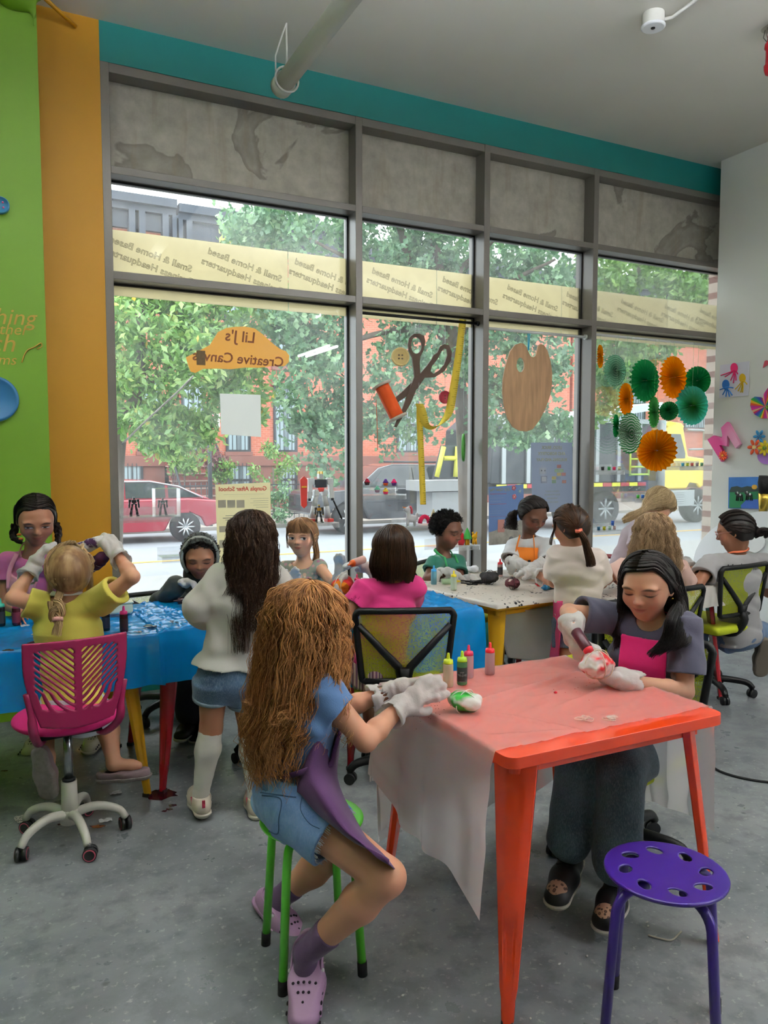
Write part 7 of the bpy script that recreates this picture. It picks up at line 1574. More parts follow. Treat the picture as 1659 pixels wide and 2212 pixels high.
# ---- black haired girl at the orange table
p = Person('girl with long black hair in dark tee and hot pink apron squeezing dye', skin_mat('skin_olive', 'c9977b', '2a1a14', 'b0645c', True, .12), (1398, 1268, 2.70), cr(-.60, -.74, -.20), .222, (1412, 1352, 2.74), (1402, 1425, 2.74), (1420, 1570, 2.86), (1478, 1352, 2.66), (1322, 1335, 2.80),
    ((1480, 1494, 2.60), (1354, 1470, 2.48), cr(-.95, .0, .14), cr(-.05, .15, 1), .45), ((1228, 1322, 2.74), (1238, 1352, 2.58), cr(.16, -.35, -.85), cr(.75, .3, -.1), .95),
    ((1345, 1660, 2.45), (1328, 1900, 2.38), (1290, 1975, 2.28)), ((1250, 1640, 2.55), (1226, 1850, 2.48), (1190, 1925, 2.40)), k=1.04, h=.0042)
p.body(); p.shirt(cloth_mat('tee_slate', '4b4a5e'), off=.014, sleeve=.72, hem=0, fl=.017, neck=.056, wob=.004, seed=5)
p.bottoms(cloth_mat('denim_dark', '3f5560', '5c7480', 'denim'), full=True, off=.012, fl=.022, name='jeans', ankfrac=.82, wob=.005)
PNK = cloth_mat('apron_hot_pink', 'd4126c'); p.apron(PNK, .082, .115, -.22, .028, k2=.5); p.neck_strap(PNK)
p.glove('L', .045, .020, wob=.007, seed=3, off=.007); p.glove('R', .03, .020, wob=.010, seed=4, off=.011)
SNK = M('sneaker_black', '17171a', .5)
for a, td in (('L', cr(-.45, -.75, -.15)), ('R', cr(-.45, -.75, -.2))):
    sh, q = p.shoe(a, SNK, td, L=.215, high=.07, up=cr(-.1, .0, 1), name='high_top_sneaker'); k = p.k
    t = NT('leopard_print') if 'leopard_print' not in bpy.data.materials else None
    if t:
        v = t.n('TexVoronoi', {'Vector': t.obj(), 'Scale': 75.0}); m_ = t.ramp(v.outputs[0], [(.18, lin('6a4a3a')), (.3, lin('241812')), (.42, lin('b08a70'))]); LEO = t.fin(t.n('BsdfPrincipled', {'Base Color': m_, 'Roughness': .7}).outputs[0])
    d = SDF(q['toe']-.09, q['toe']+.09, .004); d.ell(q['toe']-q['td']*.045*k+q['u']*.006, A(.036, .042, .032)*k, np.stack([q['x'], q['td'], q['u']], 1), k=0); d.cut(q['o']-q['u']*.006, -q['u']); d.build('toe_cap', LEO, sh)
    d = SDF(q['heel']-.09, q['heel']+.09, .004); d.ell(q['heel']+q['u']*.03, A(.037, .036, .034)*k, np.stack([q['x'], q['td'], q['u']], 1), k=0); d.build('heel_panel', LEO, sh)
    m = MB()
    for i in range(5): c = q['o']+q['td']*(.055-.012*i)*k+q['u']*(.032+.012*i)*k; m.tube([c+q['x']*.022*k, c+q['u']*.006, c-q['x']*.022*k], .0035, 6)
    m.build('laces', M('lace_black', '0e0e10', .8), sh)
BLK = hair_mat('hair_black', '0a0807', '241a17', .3); p.cap(BLK, grow=.016, low=-.3, ear=.0, tilt=.40, part=.03, hl_=.47); g = []; rr = np.random.default_rng(5)
for phi in list(np.arange(72, 256, 8)):
    sc_ = p.sg(phi+rr.normal()*2, 1.45, -.25, 7, 1.075, part=.03); e = sc_[-1]; rel = e-p.hc; hx = np.dot(rel, p.HR[:, 0]); L_ = .24+.04*rr.normal(); o_ = nrm(rel*A(1, 1, 0))
    g.append((sc_+[e+A(0, 0, -.06)+o_*.004, e+A(0, 0, -.14)+o_*.012, e+A(0, 0, -L_)+o_*.02], .008, .016, 90))
for s_ in (1, -1):   # the curtains of hair from the parting, tucked behind her left ear, loose on her right
    for i in range(10):
        y0 = .305-.05*i; x0 = .03; q_ = [p.surf(x0, y0), p.surf(x0+s_*.13, y0-.03), p.surf(x0+s_*.25, y0-.11)]
        if s_ > 0: q_ += [p.hl(.375, y0-.17, .10), p.hl(.40, min(.10, y0-.16), -.12), p.hl(.42, min(.13, y0-.12), -.38), p.hl(.42, min(.20, y0-.1), -.62)+A(0, 0, -.03), p.hl(.40, min(.28, y0-.05), -.75)+A(0, 0, -.09)]
        else: q_ += [p.hl(-.365, y0-.24, .16), p.hl(-.405, -.13-.03*i, -.05), p.hl(-.44, -.15-.03*i, -.30), p.hl(-.46, -.04-.03*i, -.55)+A(0, 0, -.01), p.hl(-.42, .10-.03*i, -.74)+A(0, 0, -.04), p.hl(-.34, .22-.03*i, -.82)+A(0, 0, -.09)]
        g.append((q_, .005, .012, 80))
for i, (x1, x2, x3) in enumerate(((1444, 1432, 1404), (1456, 1446, 1418), (1468, 1458, 1434), (1478, 1472, 1452), (1486, 1484, 1470))):
    g.append(([p.hl(-.405, -.16-.03*i, .0), p.hl(-.43, -.15-.03*i, -.25), atd(x1, 1338+2*i, 2.60+.01*i), atd(x2, 1385, 2.585), atd(x3, 1418-6*i, 2.58)], .010, .012, 90))
locks('hair_strands', g, BLK, p.t, rs=.0013, seed=6, wave=.0025, wl=.16, seg=28, frizz=.0005)
MB().ball(p.hl(-.375, -.05, -.17), .004, 8).build('earring', M('gold', 'd8b45a', .2, 1.0), p.t)
black = p
bb = atd(1290, 1432, 2.46); bundle('white shirt bundle soaked with red dye in the gloved hand', bb-A(0, 0, .05), .058, bundle_mat('red_white_cloth', 'c41f28', 'eae4e2', None, 9, .44), 21, 'e8dcc8', flat=.85)
def held_bottle(label, a, b, cap, body): 
    d_ = nrm(b-a); t = thing('dye_bottle', label, 'bottle', a, 'dye squeeze bottles'); x = nrm(np.cross(d_, A(.3, .8, .2))); R = np.stack([x, np.cross(d_, x), d_], 1); O = a
    MB().lathe([(.0155, 0), (.0185, .003), (.0185, .072), (.0165, .078), (.0125, .0815)], O, 20, R).build('bottle_body', M('heldb_'+body, body, .3), t); MB().lathe([(.0168, .078), (.0168, .083), (.0150, .0915), (.0075, .093), (.0058, .096), (.0042, .114), (.003, .116)], O, 20, R).build('nozzle_cap', M('cap_'+cap, cap, .35), t)
held_bottle('maroon dye bottle with red nozzle held upside down in a white glove', atd(1243, 1362, 2.53), atd(1277, 1414, 2.46), 'd8283a', '4a1a28')
# ---- girl in the white blouse
p = Person('girl with long dark hair standing in white blouse and denim shorts', skin_mat('skin_tan', 'b98060', '2a1a14', 'a0584e'), (545, 1168, 3.12), cr(.05, .95, -.28), .212, (538, 1232, 3.10), (520, 1300, 3.10), (498, 1462, 3.10), (478, 1248, 3.08), (592, 1250, 3.16),
    ((428, 1308, 3.05), (440, 1325, 3.22), cr(-.1, .9, -.2), cr(.6, 0, -.7), .5), ((640, 1300, 3.2), (620, 1330, 3.35), cr(-.2, .9, -.1), cr(-.6, 0, -.7), .5),
    ((456, 1572, 3.12), (434, 1715, 3.10), (412, 1738, 3.22)), ((540, 1580, 3.2), (553, 1718, 3.12), (540, 1735, 3.25)), k=1.03, h=.005)
p.body(); WHT = cloth_mat('blouse_white', 'f0ede6', thin=True); p.shirt(WHT, off=.018, hem=.050, long_=.82, fl=.03, neck=.05, wob=.006, hemflare=1.12, name='blouse', seed=8)
p.bottoms(cloth_mat('denim_mid', '2f4a66', '50708e', 'denim'), .27, .012, .012, waist=.09); 
for a in 'LR':
    f = p.fig[a]; e = f['hip']+(f['knee']-f['hip'])*.25; MB().tube([e, e+(f['knee']-f['hip'])*.07], .078*p.k, 24, cap=False).build('rolled_cuff', cloth_mat('denim_cuff', '6f8494', '8fa4b4', 'denim') if 'denim_cuff' not in bpy.data.materials else bpy.data.materials['denim_cuff'], p.t, solid=.006)
    p.sock(a, cloth_mat('sock_white', 'd8d4cc') if 'sock_white' not in bpy.data.materials else bpy.data.materials['sock_white'], f1=.95, off=.004)
    sh, q = p.shoe(a, M('sneaker_cream', 'd3c7b6', .6), cr(-.35 if a == 'L' else -.2, .9, 0), L=.215, high=.045, name='sneaker', solet=.03)
    m = MB(); m.box(q['heel']+q['u']*.035-q['td']*.03, (.012, .006, .03), R=np.stack([q['x'], q['td'], q['u']], 1)); m.build('heel_tab', M('tab_crimson', 'b02a4a', .6), sh); m = MB(); [m.tube([q['o']+q['x']*sd*.037+q['u']*.012+q['td']*dx, q['o']+q['x']*sd*.036+q['u']*.03+q['td']*(dx+.03)], .004, 6) for sd in (-1, 1) for dx in (-.01, .02)]; m.build('side_stripes', M('tab_crimson', 'b02a4a', .6), sh)
DBR = hair_mat('hair_dark_brown', '1a100b', '4c3425'); p.cap(DBR, grow=.018, low=-.35, ear=.08, tilt=.5); g = []; rr = np.random.default_rng(8)
for phi in np.arange(50, 312, 9):
    sc_ = p.sg(phi+rr.normal()*3, 1.42, -.2, 7, 1.09); e = sc_[-1]; rel = e-p.hc; hx = np.dot(rel, CAMR); L_ = .36+.07*rr.normal()
    g.append((sc_+[e+A(0, 0, -.09)+CAMR*hx*.12-CAMF*.01, e+A(0, 0, -.22)+CAMR*(hx*.12-.012)-CAMF*.02, e+A(0, 0, -L_)+CAMR*(-.02-hx*.1)-CAMF*.015], .009, .020, 80))
locks('hair_strands', g, DBR, p.t, rs=.0013, seed=9, wave=.0095, wl=.09, seg=32, frizz=.0009)
# ---- girl in yellow on the pink chair
p = Person('girl with blond braid in yellow tee seated on the pink chair', skin_mat('skin_fair2', 'd09a7c', '8a6a48', 'b46a60'), (150, 1236, 3.02), cr(-.30, .92, -.05), .205, (148, 1296, 3.02), (150, 1360, 3.03), (158, 1530, 3.0), (88, 1308, 3.02), (216, 1298, 3.0),
    ((28, 1292, 2.98), (72, 1228, 3.12), cr(.35, .3, .85), cr(.6, .5, 0), .55), ((286, 1246, 2.95), (252, 1196, 3.08), cr(-.55, .35, .6), cr(-.5, .5, -.3), .55),
    ((90, 1545, 3.30), (103, 1635, 3.08), cr(.12, .05, -1)), ((228, 1545, 3.25), (246, 1650, 3.10), cr(.95, .1, -.12)), k=.98, h=.005)
p.body(); YLW = cloth_mat('tee_yellow', 'ddd05a'); p.shirt(YLW, off=.012, sleeve=.5, hem=-.03, fl=.014, neck=.075, wob=.004, nz=.008)
p.bottoms(cloth_mat('shorts_white', 'cfd2dc'), .45, .012, .012); p.neck_strap(M('strap_white', 'e0dcd4', .8), .011)
for a in 'LR': p.glove(a, .055, .022, wob=.006, seed=ord(a)+2)
SLP = cloth_mat('slipper_mauve', '8a7478'); p.shoe('L', SLP, cr(.12, .15, -1), L=.21, name='slipper', sole=M('slipper_sole', '8c8480', .9, var=.2, vs=40, bump=.4, bs=70), high=.02, up=cr(.0, 1, .2)); p.shoe('R', SLP, cr(.95, .1, .05), L=.2, name='slipper', sole=M('slipper_sole', '8c8480', .9), high=.015, up=cr(-.1, .1, 1))
BLD = hair_mat('hair_blond', '6a4c30', 'd2b282'); p.cap(BLD, grow=.014, low=-.34, ear=.06, tilt=.55); g = []; rr = np.random.default_rng(12); bs_ = atd(122, 1300, 2.93)
g += p.swept(bs_, step=6, n=60, rt=.008)
for s_ in (-1, 1):
    for i in range(3): q_ = p.sg(s_*(58+6*i), 1.2, -.2, 6, 1.08); g.append((q_+down(q_[-1], .12, (0, 0, 0), 3), .006, .010, 20))
locks('hair_strands', g, BLD, p.t, rs=.0016, seed=13, wave=.0015, wl=.1, seg=24, frizz=.0005); braid('braid', [bs_, atd(122, 1325, 2.90), atd(124, 1340, 2.90)], .026, .022, BLD, p.t)
locks('braid_end', [([atd(124, 1338, 2.90), atd(126, 1352, 2.89), atd(122, 1372, 2.89)], .014, .020, 90)], BLD, p.t, rs=.0015, seed=3, wave=.002); MB().tube([atd(124, 1334, 2.90), atd(124, 1342, 2.895)], .021, 14).build('hair_tie', M('tie_blush', 'cf9a92', .8), p.t)
tube_m = bundle_mat('purple_white_cloth', '3a1640', 'e4e0e2', '2c2050', 16, .48)
def tied_tube(label, a, b, r, mat, n=5):
    t = thing('tied_shirt', label, 'tied shirt', (a+b)/2); s = SDF(np.minimum(a, b)-.06, np.maximum(a, b)+.06, .003)
    for i in range(n): u0, u1 = i/n, (i+.82)/n; s.cone(a+(b-a)*u0, a+(b-a)*u1, r*(1+.15*(i % 2)), r, k=.006)
    s.wob(.003, 80, 4); s.build('fabric', mat, t); m = MB()
    for i in range(1, n): c = a+(b-a)*(i-.09)/n; d_ = nrm(b-a); x = nrm(np.cross(d_, A(.2, .3, .9))); y = np.cross(d_, x); m.tube([c+(x*math.cos(w_)+y*math.sin(w_))*r*.95 for w_ in np.linspace(0, 2*PI, 16, endpoint=False)], .002, 5, closed=True)
    m.build('rubber_band', M('band_white', 'e8e4de', .5), t)
tied_tube('purple and white tied roll held between two gloves', atd(150, 1192, 3.12), atd(222, 1166, 3.12), .023, tube_m); tied_tube('dark purple tied roll end hanging beside the girl in yellow', atd(196, 1224, 3.18), atd(224, 1204, 3.12), .026, bundle_mat('purple_cloth', '4a1a3a', '3a1a4a', 'd8d2d4', 12, .5), 3)
# ---- girl with pink tee and two braids
p = Person('girl with two dark braids in pink tee and pink apron by the green wall', skin_mat('skin_brown', 'a8745a', '1f1410', '9c5850', True, .32, (.5, -.9)), (78, 1124, 3.55), cr(.42, -.80, -.34), .215, (72, 1192, 3.60), (74, 1258, 3.64), (90, 1415, 3.80), (130, 1212, 3.56), (16, 1212, 3.66),
    ((145, 1290, 3.5), (120, 1325, 3.45), cr(-.3, -.7, -.2), cr(-.5, 0, -.6), .5), ((12, 1300, 3.62), (45, 1325, 3.5), cr(.3, -.7, -.1), cr(.5, 0, -.6), .5), ((190, 1500, 3.85), (207, 1575, 3.88), (208, 1605, 3.78)), ((85, 1500, 3.85), (80, 1585, 3.88), (76, 1612, 3.78)), k=.97, h=.0048)
p.body(); p.shirt(cloth_mat('tee_pink', 'c867a0'), sleeve=.5, hem=0, fl=.012, neck=.06); ROSE = cloth_mat('apron_rose', 'd693a4'); p.apron(ROSE, .075, .06, -.25, .022); p.neck_strap(ROSE, .009); p.strap([p.N+p.X*.05+p.Y*.05, p.N*.5+p.C*.5+p.X*.065+p.Y*.085, p.C+p.X*.06+p.Y*.1], ROSE, .010); p.strap([p.N-p.X*.05+p.Y*.05, p.N*.5+p.C*.5-p.X*.065+p.Y*.085, p.C-p.X*.06+p.Y*.1], ROSE, .010)
p.bottoms(cloth_mat('shorts_grey', '8a8f98'), .5)
for a in 'LR': clog(p, a, M('clog_cream', 'cfc6b0', .5), cr(.05, -.9, -.1), L=.2, sock=None)
BR2 = hair_mat('hair_near_black', '0c0908', '2c211d'); p.cap(BR2, grow=.010, low=-.3, ear=-.0, tilt=.42); g = []
for s_ in (-1, 1):
    bs_ = p.hl(s_*.40, -.16, -.16); 
    for i in range(14):
        y0 = .27-.05*i; g.append(([p.surf(.008*s_, y0), p.surf(.13*s_, y0-.05), p.surf(.26*s_, y0-.16), p.hl(.385*s_, y0*.6-.20, .14), p.hl(.40*s_, y0*.3-.18, -.03), bs_], .006, .006, 44))
    for ph in np.arange(110, 180, 9): sc_ = p.sg(s_*ph, 1.3, -.3, 6, 1.08); g.append((sc_+[sc_[-1]*.4+bs_*.6, bs_], .007, .006, 40))
    end = atd(128, 1222, 3.47) if s_ < 0 else atd(48, 1172, 3.52)
    braid('braid', [bs_, bs_+A(0, 0, -.05)+CAMR*(-.012*s_), (bs_+end)/2+A(0, 0, -.02)-CAMR*.025*s_ if s_ > 0 else (bs_+end)/2, end], .015, .010, BR2, p.t, 36)
    m = MB(); [m.ball((bs_*(1-u_)+end*u_), (.011, .011, .006), 10) for u_ in (.55, .8)]; m.build('hair_beads', M('bead_orange', 'e07a3a', .5), p.t)
locks('hair_strands', g, BR2, p.t, rs=.0016, seed=21, wave=.001, seg=20)
# ---- boy in the hood
p = Person('boy in dark green hooded jacket looking down at the blue table', skin_mat('skin_brown2', '94664c', '1a100c', '8a4c46', True, .12), (432, 1205, 4.10), cr(.20, -.88, -.22), .215, (424, 1276, 4.18), (420, 1320, 4.20), (420, 1430, 4.30), (474, 1292, 4.14), (366, 1292, 4.20),
    ((486, 1310, 4.0), (448, 1290, 3.92), cr(-.6, -.5, .1), cr(0, .5, -.8), .6), ((346, 1302, 4.05), (384, 1262, 3.95), cr(.9, -.2, .2), cr(.1, -.4, -.8), .7), ((440, 1450, 4.05), (440, 1560, 4.05), (450, 1590, 3.92)), ((395, 1450, 4.0), (408, 1555, 4.0), (402, 1585, 3.88)), k=.98, h=.0055)
p.body(); HOOD = cloth_mat('hoodie_green', '2e342f'); p.shirt(HOOD, off=.022, long_=.95, hem=0, fl=.012, neck=.05, wob=.006, name='hooded_jacket')
d = SDF(p.hc-.22, p.hc+.22, .005); H = p.hh; d.ell(p.hl(0, -.08, .10), A(.47, .55, .52)*H, p.HR, k=0); d.cone(p.hl(0, -.15, -.2), p.N-p.Y*.02, .40*H, .38*H, .03); d.ell(p.hl(0, .12, .03), A(.42, .55, .47)*H, p.HR, k=.01, mode='sub'); d.cone(p.hl(0, .12, .0), p.hl(0, .65, -.05), .42*H, .56*H, .01, mode='sub'); d.wob(.003, 40, 3); d.build('hood', HOOD, p.t)
P_ = [p.hl(.44*math.sin(a), .14-.04*abs(math.cos(a)), .06+.52*math.cos(a)) for a in np.linspace(-2.4, 2.4, 26)]; MB().tube(P_, .009, 8).build('hood_trim', cloth_mat('hood_lining', '8d938c'), p.t)
p.cap(BR2, grow=.010, low=-.1, ear=.02, tilt=.42); p.curls(BR2, 1000, low=.0, ear=.02, tilt=.42, L=.018); p.bottoms(cloth_mat('trousers_navy', '1d2230'), full=True, fl=.012, name='trousers', ankfrac=.85)
for a in 'LR': p.shoe(a, SNK, cr(-.1, -.9, 0), name='sneaker'); p.glove(a, .06, .012, wob=.004, h=.004)
# ---- girl with fringe and floral top
p = Person('girl with auburn fringe and ponytail in floral sleeveless top', skin_mat('skin_fair3', 'dba888', '7a5236', 'b8625c', True, .95, (-1.0, .1), '2a1a14', .3), (652, 1160, 4.30), cr(-.22, -.95, -.02), .205, (656, 1214, 4.33), (656, 1262, 4.34), (655, 1390, 4.36), (690, 1226, 4.30), (618, 1228, 4.36),
    ((720, 1262, 4.15), (734, 1246, 4.08), cr(.05, -.1, 1), cr(-.5, -.8, 0), .3), ((600, 1285, 4.25), (616, 1258, 4.10), cr(.6, -.3, .45), cr(-.1, -.9, .1), .35), None, None, k=.93, h=.0052)
p.body(); p.shirt(cloth_mat('top_floral', '8f9686', None, 'floral'), off=.008, sleeve=.08, hem=0, fl=.0, neck=.07, wob=.002, name='top', nz=.0)
for a in 'LR': p.glove(a, .03, .012, wob=.003, h=.004)
AUB = hair_mat('hair_auburn', '5e3e26', 'c0946a'); p.cap(AUB, grow=.012, low=-.25, ear=.0, tilt=.7); g = []
for phi in np.arange(-52, 53, 7): 
    e = [p.hl(.0, .12, .52), p.hl(.16*phi/52, .34, .46), p.hl(.30*phi/52, .40-.06*abs(phi/52), .30), p.hl(.335*phi/52, .41-.12*abs(phi/52), .145)]; g.append((e, .006, .008, 26))
tl = p.hl(-.34, -.24, -.02)
g += [q_ for q_ in p.swept(tl, 58, 302, 8, n=36)]
g.append(([tl, atd(680, 1172, 4.36), atd(684, 1200, 4.36), atd(676, 1220, 4.36)], .012, .022, 110))
for s_ in (-1, 1): q_ = [p.hl(s_*.3, .26, .3), p.hl(s_*.37, .16, .1), p.hl(s_*.38, .12, -.1), p.hl(s_*.37, .14, -.3)]; g.append((q_, .005, .006, 16))
locks('hair_strands', g, AUB, p.t, rs=.0017, seed=31, wave=.002, wl=.09, seg=20)
# ---- girl in hot pink tee with a bob
p = Person('girl with brown bob in hot pink tee seated with her back to us', skin_mat('skin_mid', 'c08a6c', '3a2418', 'a8605a'), (848, 1192, 3.42), cr(-.20, .95, -.2), .208, (846, 1256, 3.42), (838, 1310, 3.42), (822, 1440, 3.40), (788, 1275, 3.36), (894, 1270, 3.46),
    ((746, 1335, 3.32), (727, 1296, 3.42), cr(.1, .2, .95), cr(.9, .2, 0), .45), ((880, 1310, 3.62), (802, 1232, 3.66), cr(-.85, .0, .45), cr(-.2, -.2, -.9), .7), ((800, 1470, 3.75), (800, 1600, 3.7), None), ((850, 1470, 3.8), (850, 1600, 3.75), None), k=1.0, h=.005)
p.body(); HP = cloth_mat('tee_hot_pink', 'd02a78'); p.shirt(HP, off=.012, sleeve=.55, hem=.015, fl=.012, neck=.055, wob=.004); p.bottoms(cloth_mat('shorts_striped', 'a08080', None, 'stripe'), .5, .014, .02, name='pyjama_shorts')
for a in 'LR': p.glove(a, .05, .016, wob=.006)
ORG = cloth_mat('apron_orange', 'e0701c'); p.neck_strap(ORG, .010); sheet('apron', [[atd(778, 1345, 3.42), atd(768, 1350, 3.5), atd(760, 1360, 3.6)], [atd(770, 1395, 3.40), atd(760, 1405, 3.5), atd(752, 1410, 3.62)], [atd(765, 1450, 3.44), atd(752, 1455, 3.52), atd(745, 1460, 3.62)]], ORG, p.t, thick=.003, amp=.004, freq=30); p.strap([atd(778, 1360, 3.38), atd(800, 1368, 3.32), atd(825, 1366, 3.3)], ORG, .007)
BOB = hair_mat('hair_chestnut', '1a0f0a', '48301f', .3); p.cap(BOB, grow=.018, low=-.4, ear=.12, tilt=.45); g = []; rr = np.random.default_rng(14)
for phi in np.arange(38, 324, 8):
    sc_ = p.sg(phi, 1.57, -.15, 8, 1.09); e = sc_[-1]; o_ = nrm((e-p.hc)*A(1, 1, 0)); end = A(e[0], e[1], atd(848, 1248+rr.normal()*2, 3.42)[2])-o_*.006; g.append((sc_+[e*.5+end*.5+o_*.016, end], .009, .012, 80))
locks('hair_strands', g, BOB, p.t, rs=.0014, seed=15, wave=.0008, seg=22)
bd_ = atd(742, 1262, 3.44); bundle('red and orange tied bundle in a raised white glove', bd_-A(0, 0, .05), .055, bundle_mat('red_orange_cloth', 'b01820', 'c82828', 'e88a1c', 6, .4), 33, 'f0d8b0', flat=.9)
held_bottle('orange dye bottle held in a white glove pouring onto the red bundle', atd(786, 1208, 3.6), atd(748, 1222, 3.5), 'e8641c', 'e8b4a8')
# ---- boy in green
DOFF = .30
p = Person('boy with short black hair in teal green tee and green apron', skin_mat('skin_dark', '6a4433', '120a08', '7a443e', True, .15), (966, 1146, 4.55), cr(.72, -.52, -.22), .225, (958, 1198, 4.58), (956, 1245, 4.6), (955, 1350, 4.62), (988, 1216, 4.66), (940, 1216, 4.5),
    ((995, 1262, 4.5), (1020, 1252, 4.4), cr(.7, -.3, -.3), cr(0, 0, -1), .5), ((922, 1252, 4.42), (968, 1236, 4.36), cr(.92, -.1, -.30), cr(-.1, -.1, -1), .45), None, None, k=1.0, h=.0052)
p.body(); p.shirt(cloth_mat('tee_teal', '1f6a58'), sleeve=.5, hem=0, fl=.014, neck=.055); GRN = cloth_mat('apron_green', '2e9a54'); p.apron(GRN, .07, -.02, -.25, .022); p.neck_strap(GRN, .009)
p.strap([p.N+p.X*.05+p.Y*.05, p.N*.4+p.C*.6+p.X*.06+p.Y*.09, p.C+p.X*.055+p.Y*.1-p.Z*.02], GRN, .008); p.strap([p.N-p.X*.05+p.Y*.05, p.N*.4+p.C*.6-p.X*.06+p.Y*.09, p.C-p.X*.055+p.Y*.1-p.Z*.02], GRN, .008)
for a in 'LR': p.glove(a, .075, .030, wob=.005, h=.004)
AFR = hair_mat('hair_afro', '080606', '1c1512', .8); p.cap(AFR, grow=.010, low=-.12, ear=.02, tilt=.42, bump=.006); p.curls(AFR, 1300, tilt=.42)
DOFF = 0.0
# ---- girl in white tee and orange apron
p = Person('girl with curly black ponytail in white tee and orange apron', skin_mat('skin_deep', '63402f', '120a08', '8a4a44', True, .12), (1152, 1112, 4.90), cr(.36, -.78, -.48), .215, (1142, 1160, 4.95), (1146, 1205, 4.95), (1150, 1330, 5.0), (1180, 1180, 4.9), (1112, 1182, 5.0),
    ((1190, 1225, 4.75), (1160, 1222, 4.6), cr(-.5, -.5, -.1), cr(-.3, .2, -.8), .5), ((1100, 1218, 4.9), (1122, 1222, 4.7), cr(.7, -.5, .0), cr(.2, .2, -.8), .5), ((1170, 1390, 4.95), (1168, 1470, 4.95), (1165, 1490, 4.85)), ((1120, 1390, 4.95), (1117, 1410, 4.95), (1112, 1480, 4.85)), k=.98, h=.0052)
p.body(); p.shirt(cloth_mat('tee_white', 'dcdde2'), off=.014, sleeve=.75, hem=0, fl=.022, neck=.056); OR2 = cloth_mat('apron_bright_orange', 'f08420'); p.apron(OR2, .075, .085, -.25, .024); 
for sg_ in (-1, 1): p.strap([p.N+p.X*sg_*.045+p.Y*.04+p.Z*.02, p.N*.5+p.C*.5+p.X*sg_*.06+p.Y*.09, p.C+p.X*sg_*.06+p.Y*.11], OR2, .009)
MB().box(p.C+p.Y*.125-p.Z*.0-p.X*.03, (.016, .008, .03)).box(p.C+p.Y*.125-p.Z*.0+p.X*.012, (.016, .008, .03)).build('pocket_pens', m_black, p.t)
p.bottoms(cloth_mat('leggings_red', '8a1c28'), full=True, name='leggings', fl=0)
for a in 'LR': p.glove(a, .09, .04, wob=.008, h=.004)
p.cap(BR2, grow=.012, low=-.25, ear=.0, tilt=.42, bump=.006); tb = p.hl(.30, -.42, -.12); g = p.swept(tb, n=44)
locks('hair_strands', g, BR2, p.t, rs=.0016, seed=41, wave=.001, seg=18); locks('curly_ponytail', [([tb, tb+CAMR*-.03+A(0, 0, -.04), tb+CAMR*-.04+A(0, 0, -.12)], .014, .045, 220)], BR2, p.t, rs=.0014, seed=42, wave=.008, wl=.03, seg=30, coh=6)
# ---- girl with ponytail in cream tee
p = Person('girl with brown ponytail in cream pink tee standing at the yellow table', skin_mat('skin_mid2', 'c48c70', '3a2418', 'a8605a'), (1232, 1138, 4.05), cr(-.62, .72, -.22), .212, (1240, 1186, 4.05), (1245, 1230, 4.05), (1250, 1335, 4.08), (1205, 1202, 4.08), (1286, 1206, 4.05),
    ((1196, 1258, 4.15), (1160, 1240, 4.32), cr(-.7, .5, .1), cr(.2, .1, -.9), .5), ((1300, 1260, 4.15), (1262, 1255, 4.35), cr(-.8, .5, .1), cr(.2, .1, -.9), .5), ((1225, 1450, 4.05), (1225, 1560, 4.05), (1215, 1585, 4.15)), ((1262, 1450, 4.1), (1262, 1560, 4.1), (1255, 1585, 4.2)), k=1.0, h=.005)
p.body(); p.shirt(cloth_mat('tee_cream', 'f0dfd6'), off=.016, sleeve=.7, hem=.03, fl=.02, neck=.055, wob=.005); p.bottoms(cloth_mat('denim_navy', '26324a', '3a4a66', 'denim'), .5); 
sheet('apron', [[atd(1196, 1296, 4.10), atd(1205, 1298, 4.04), atd(1215, 1298, 3.98)], [atd(1194, 1360, 4.10), atd(1202, 1362, 4.04), atd(1210, 1362, 3.98)], [atd(1186, 1430, 4.12), atd(1196, 1436, 4.06), atd(1206, 1438, 4.0)]], PNK, p.t, thick=.003, amp=.002)
for a in 'LR': p.glove(a, .07, .03, wob=.008, h=.004); p.shoe(a, M('sneaker_grey', '8a8680', .6), cr(-.5, .8, 0))
BRN = hair_mat('hair_brown', '1c110b', '573a26'); p.cap(BRN, grow=.013, low=-.3, ear=.04, tilt=.6); tb = atd(1250, 1146, 3.93); g = p.swept(tb, n=50)
g.append(([tb, atd(1262, 1165, 3.92), atd(1272, 1195, 3.93), atd(1276, 1222, 3.94)], .014, .026, 230)); g.append((p.sg(-55, 1.1, -.1, 5, 1.08)+down(p.sg(-55, 1.1, -.1, 5, 1.08)[-1], .1, CAMR*-.02, 3), .006, .010, 26))
locks('hair_strands', g, BRN, p.t, rs=.0017, seed=51, wave=.002, wl=.12, seg=26); MB().tube([tb+A(0, 0, .006), tb+A(.003, 0, -.008)], .019, 14).build('hair_tie', M('tie_coral', 'e0705a', .7), p.t)
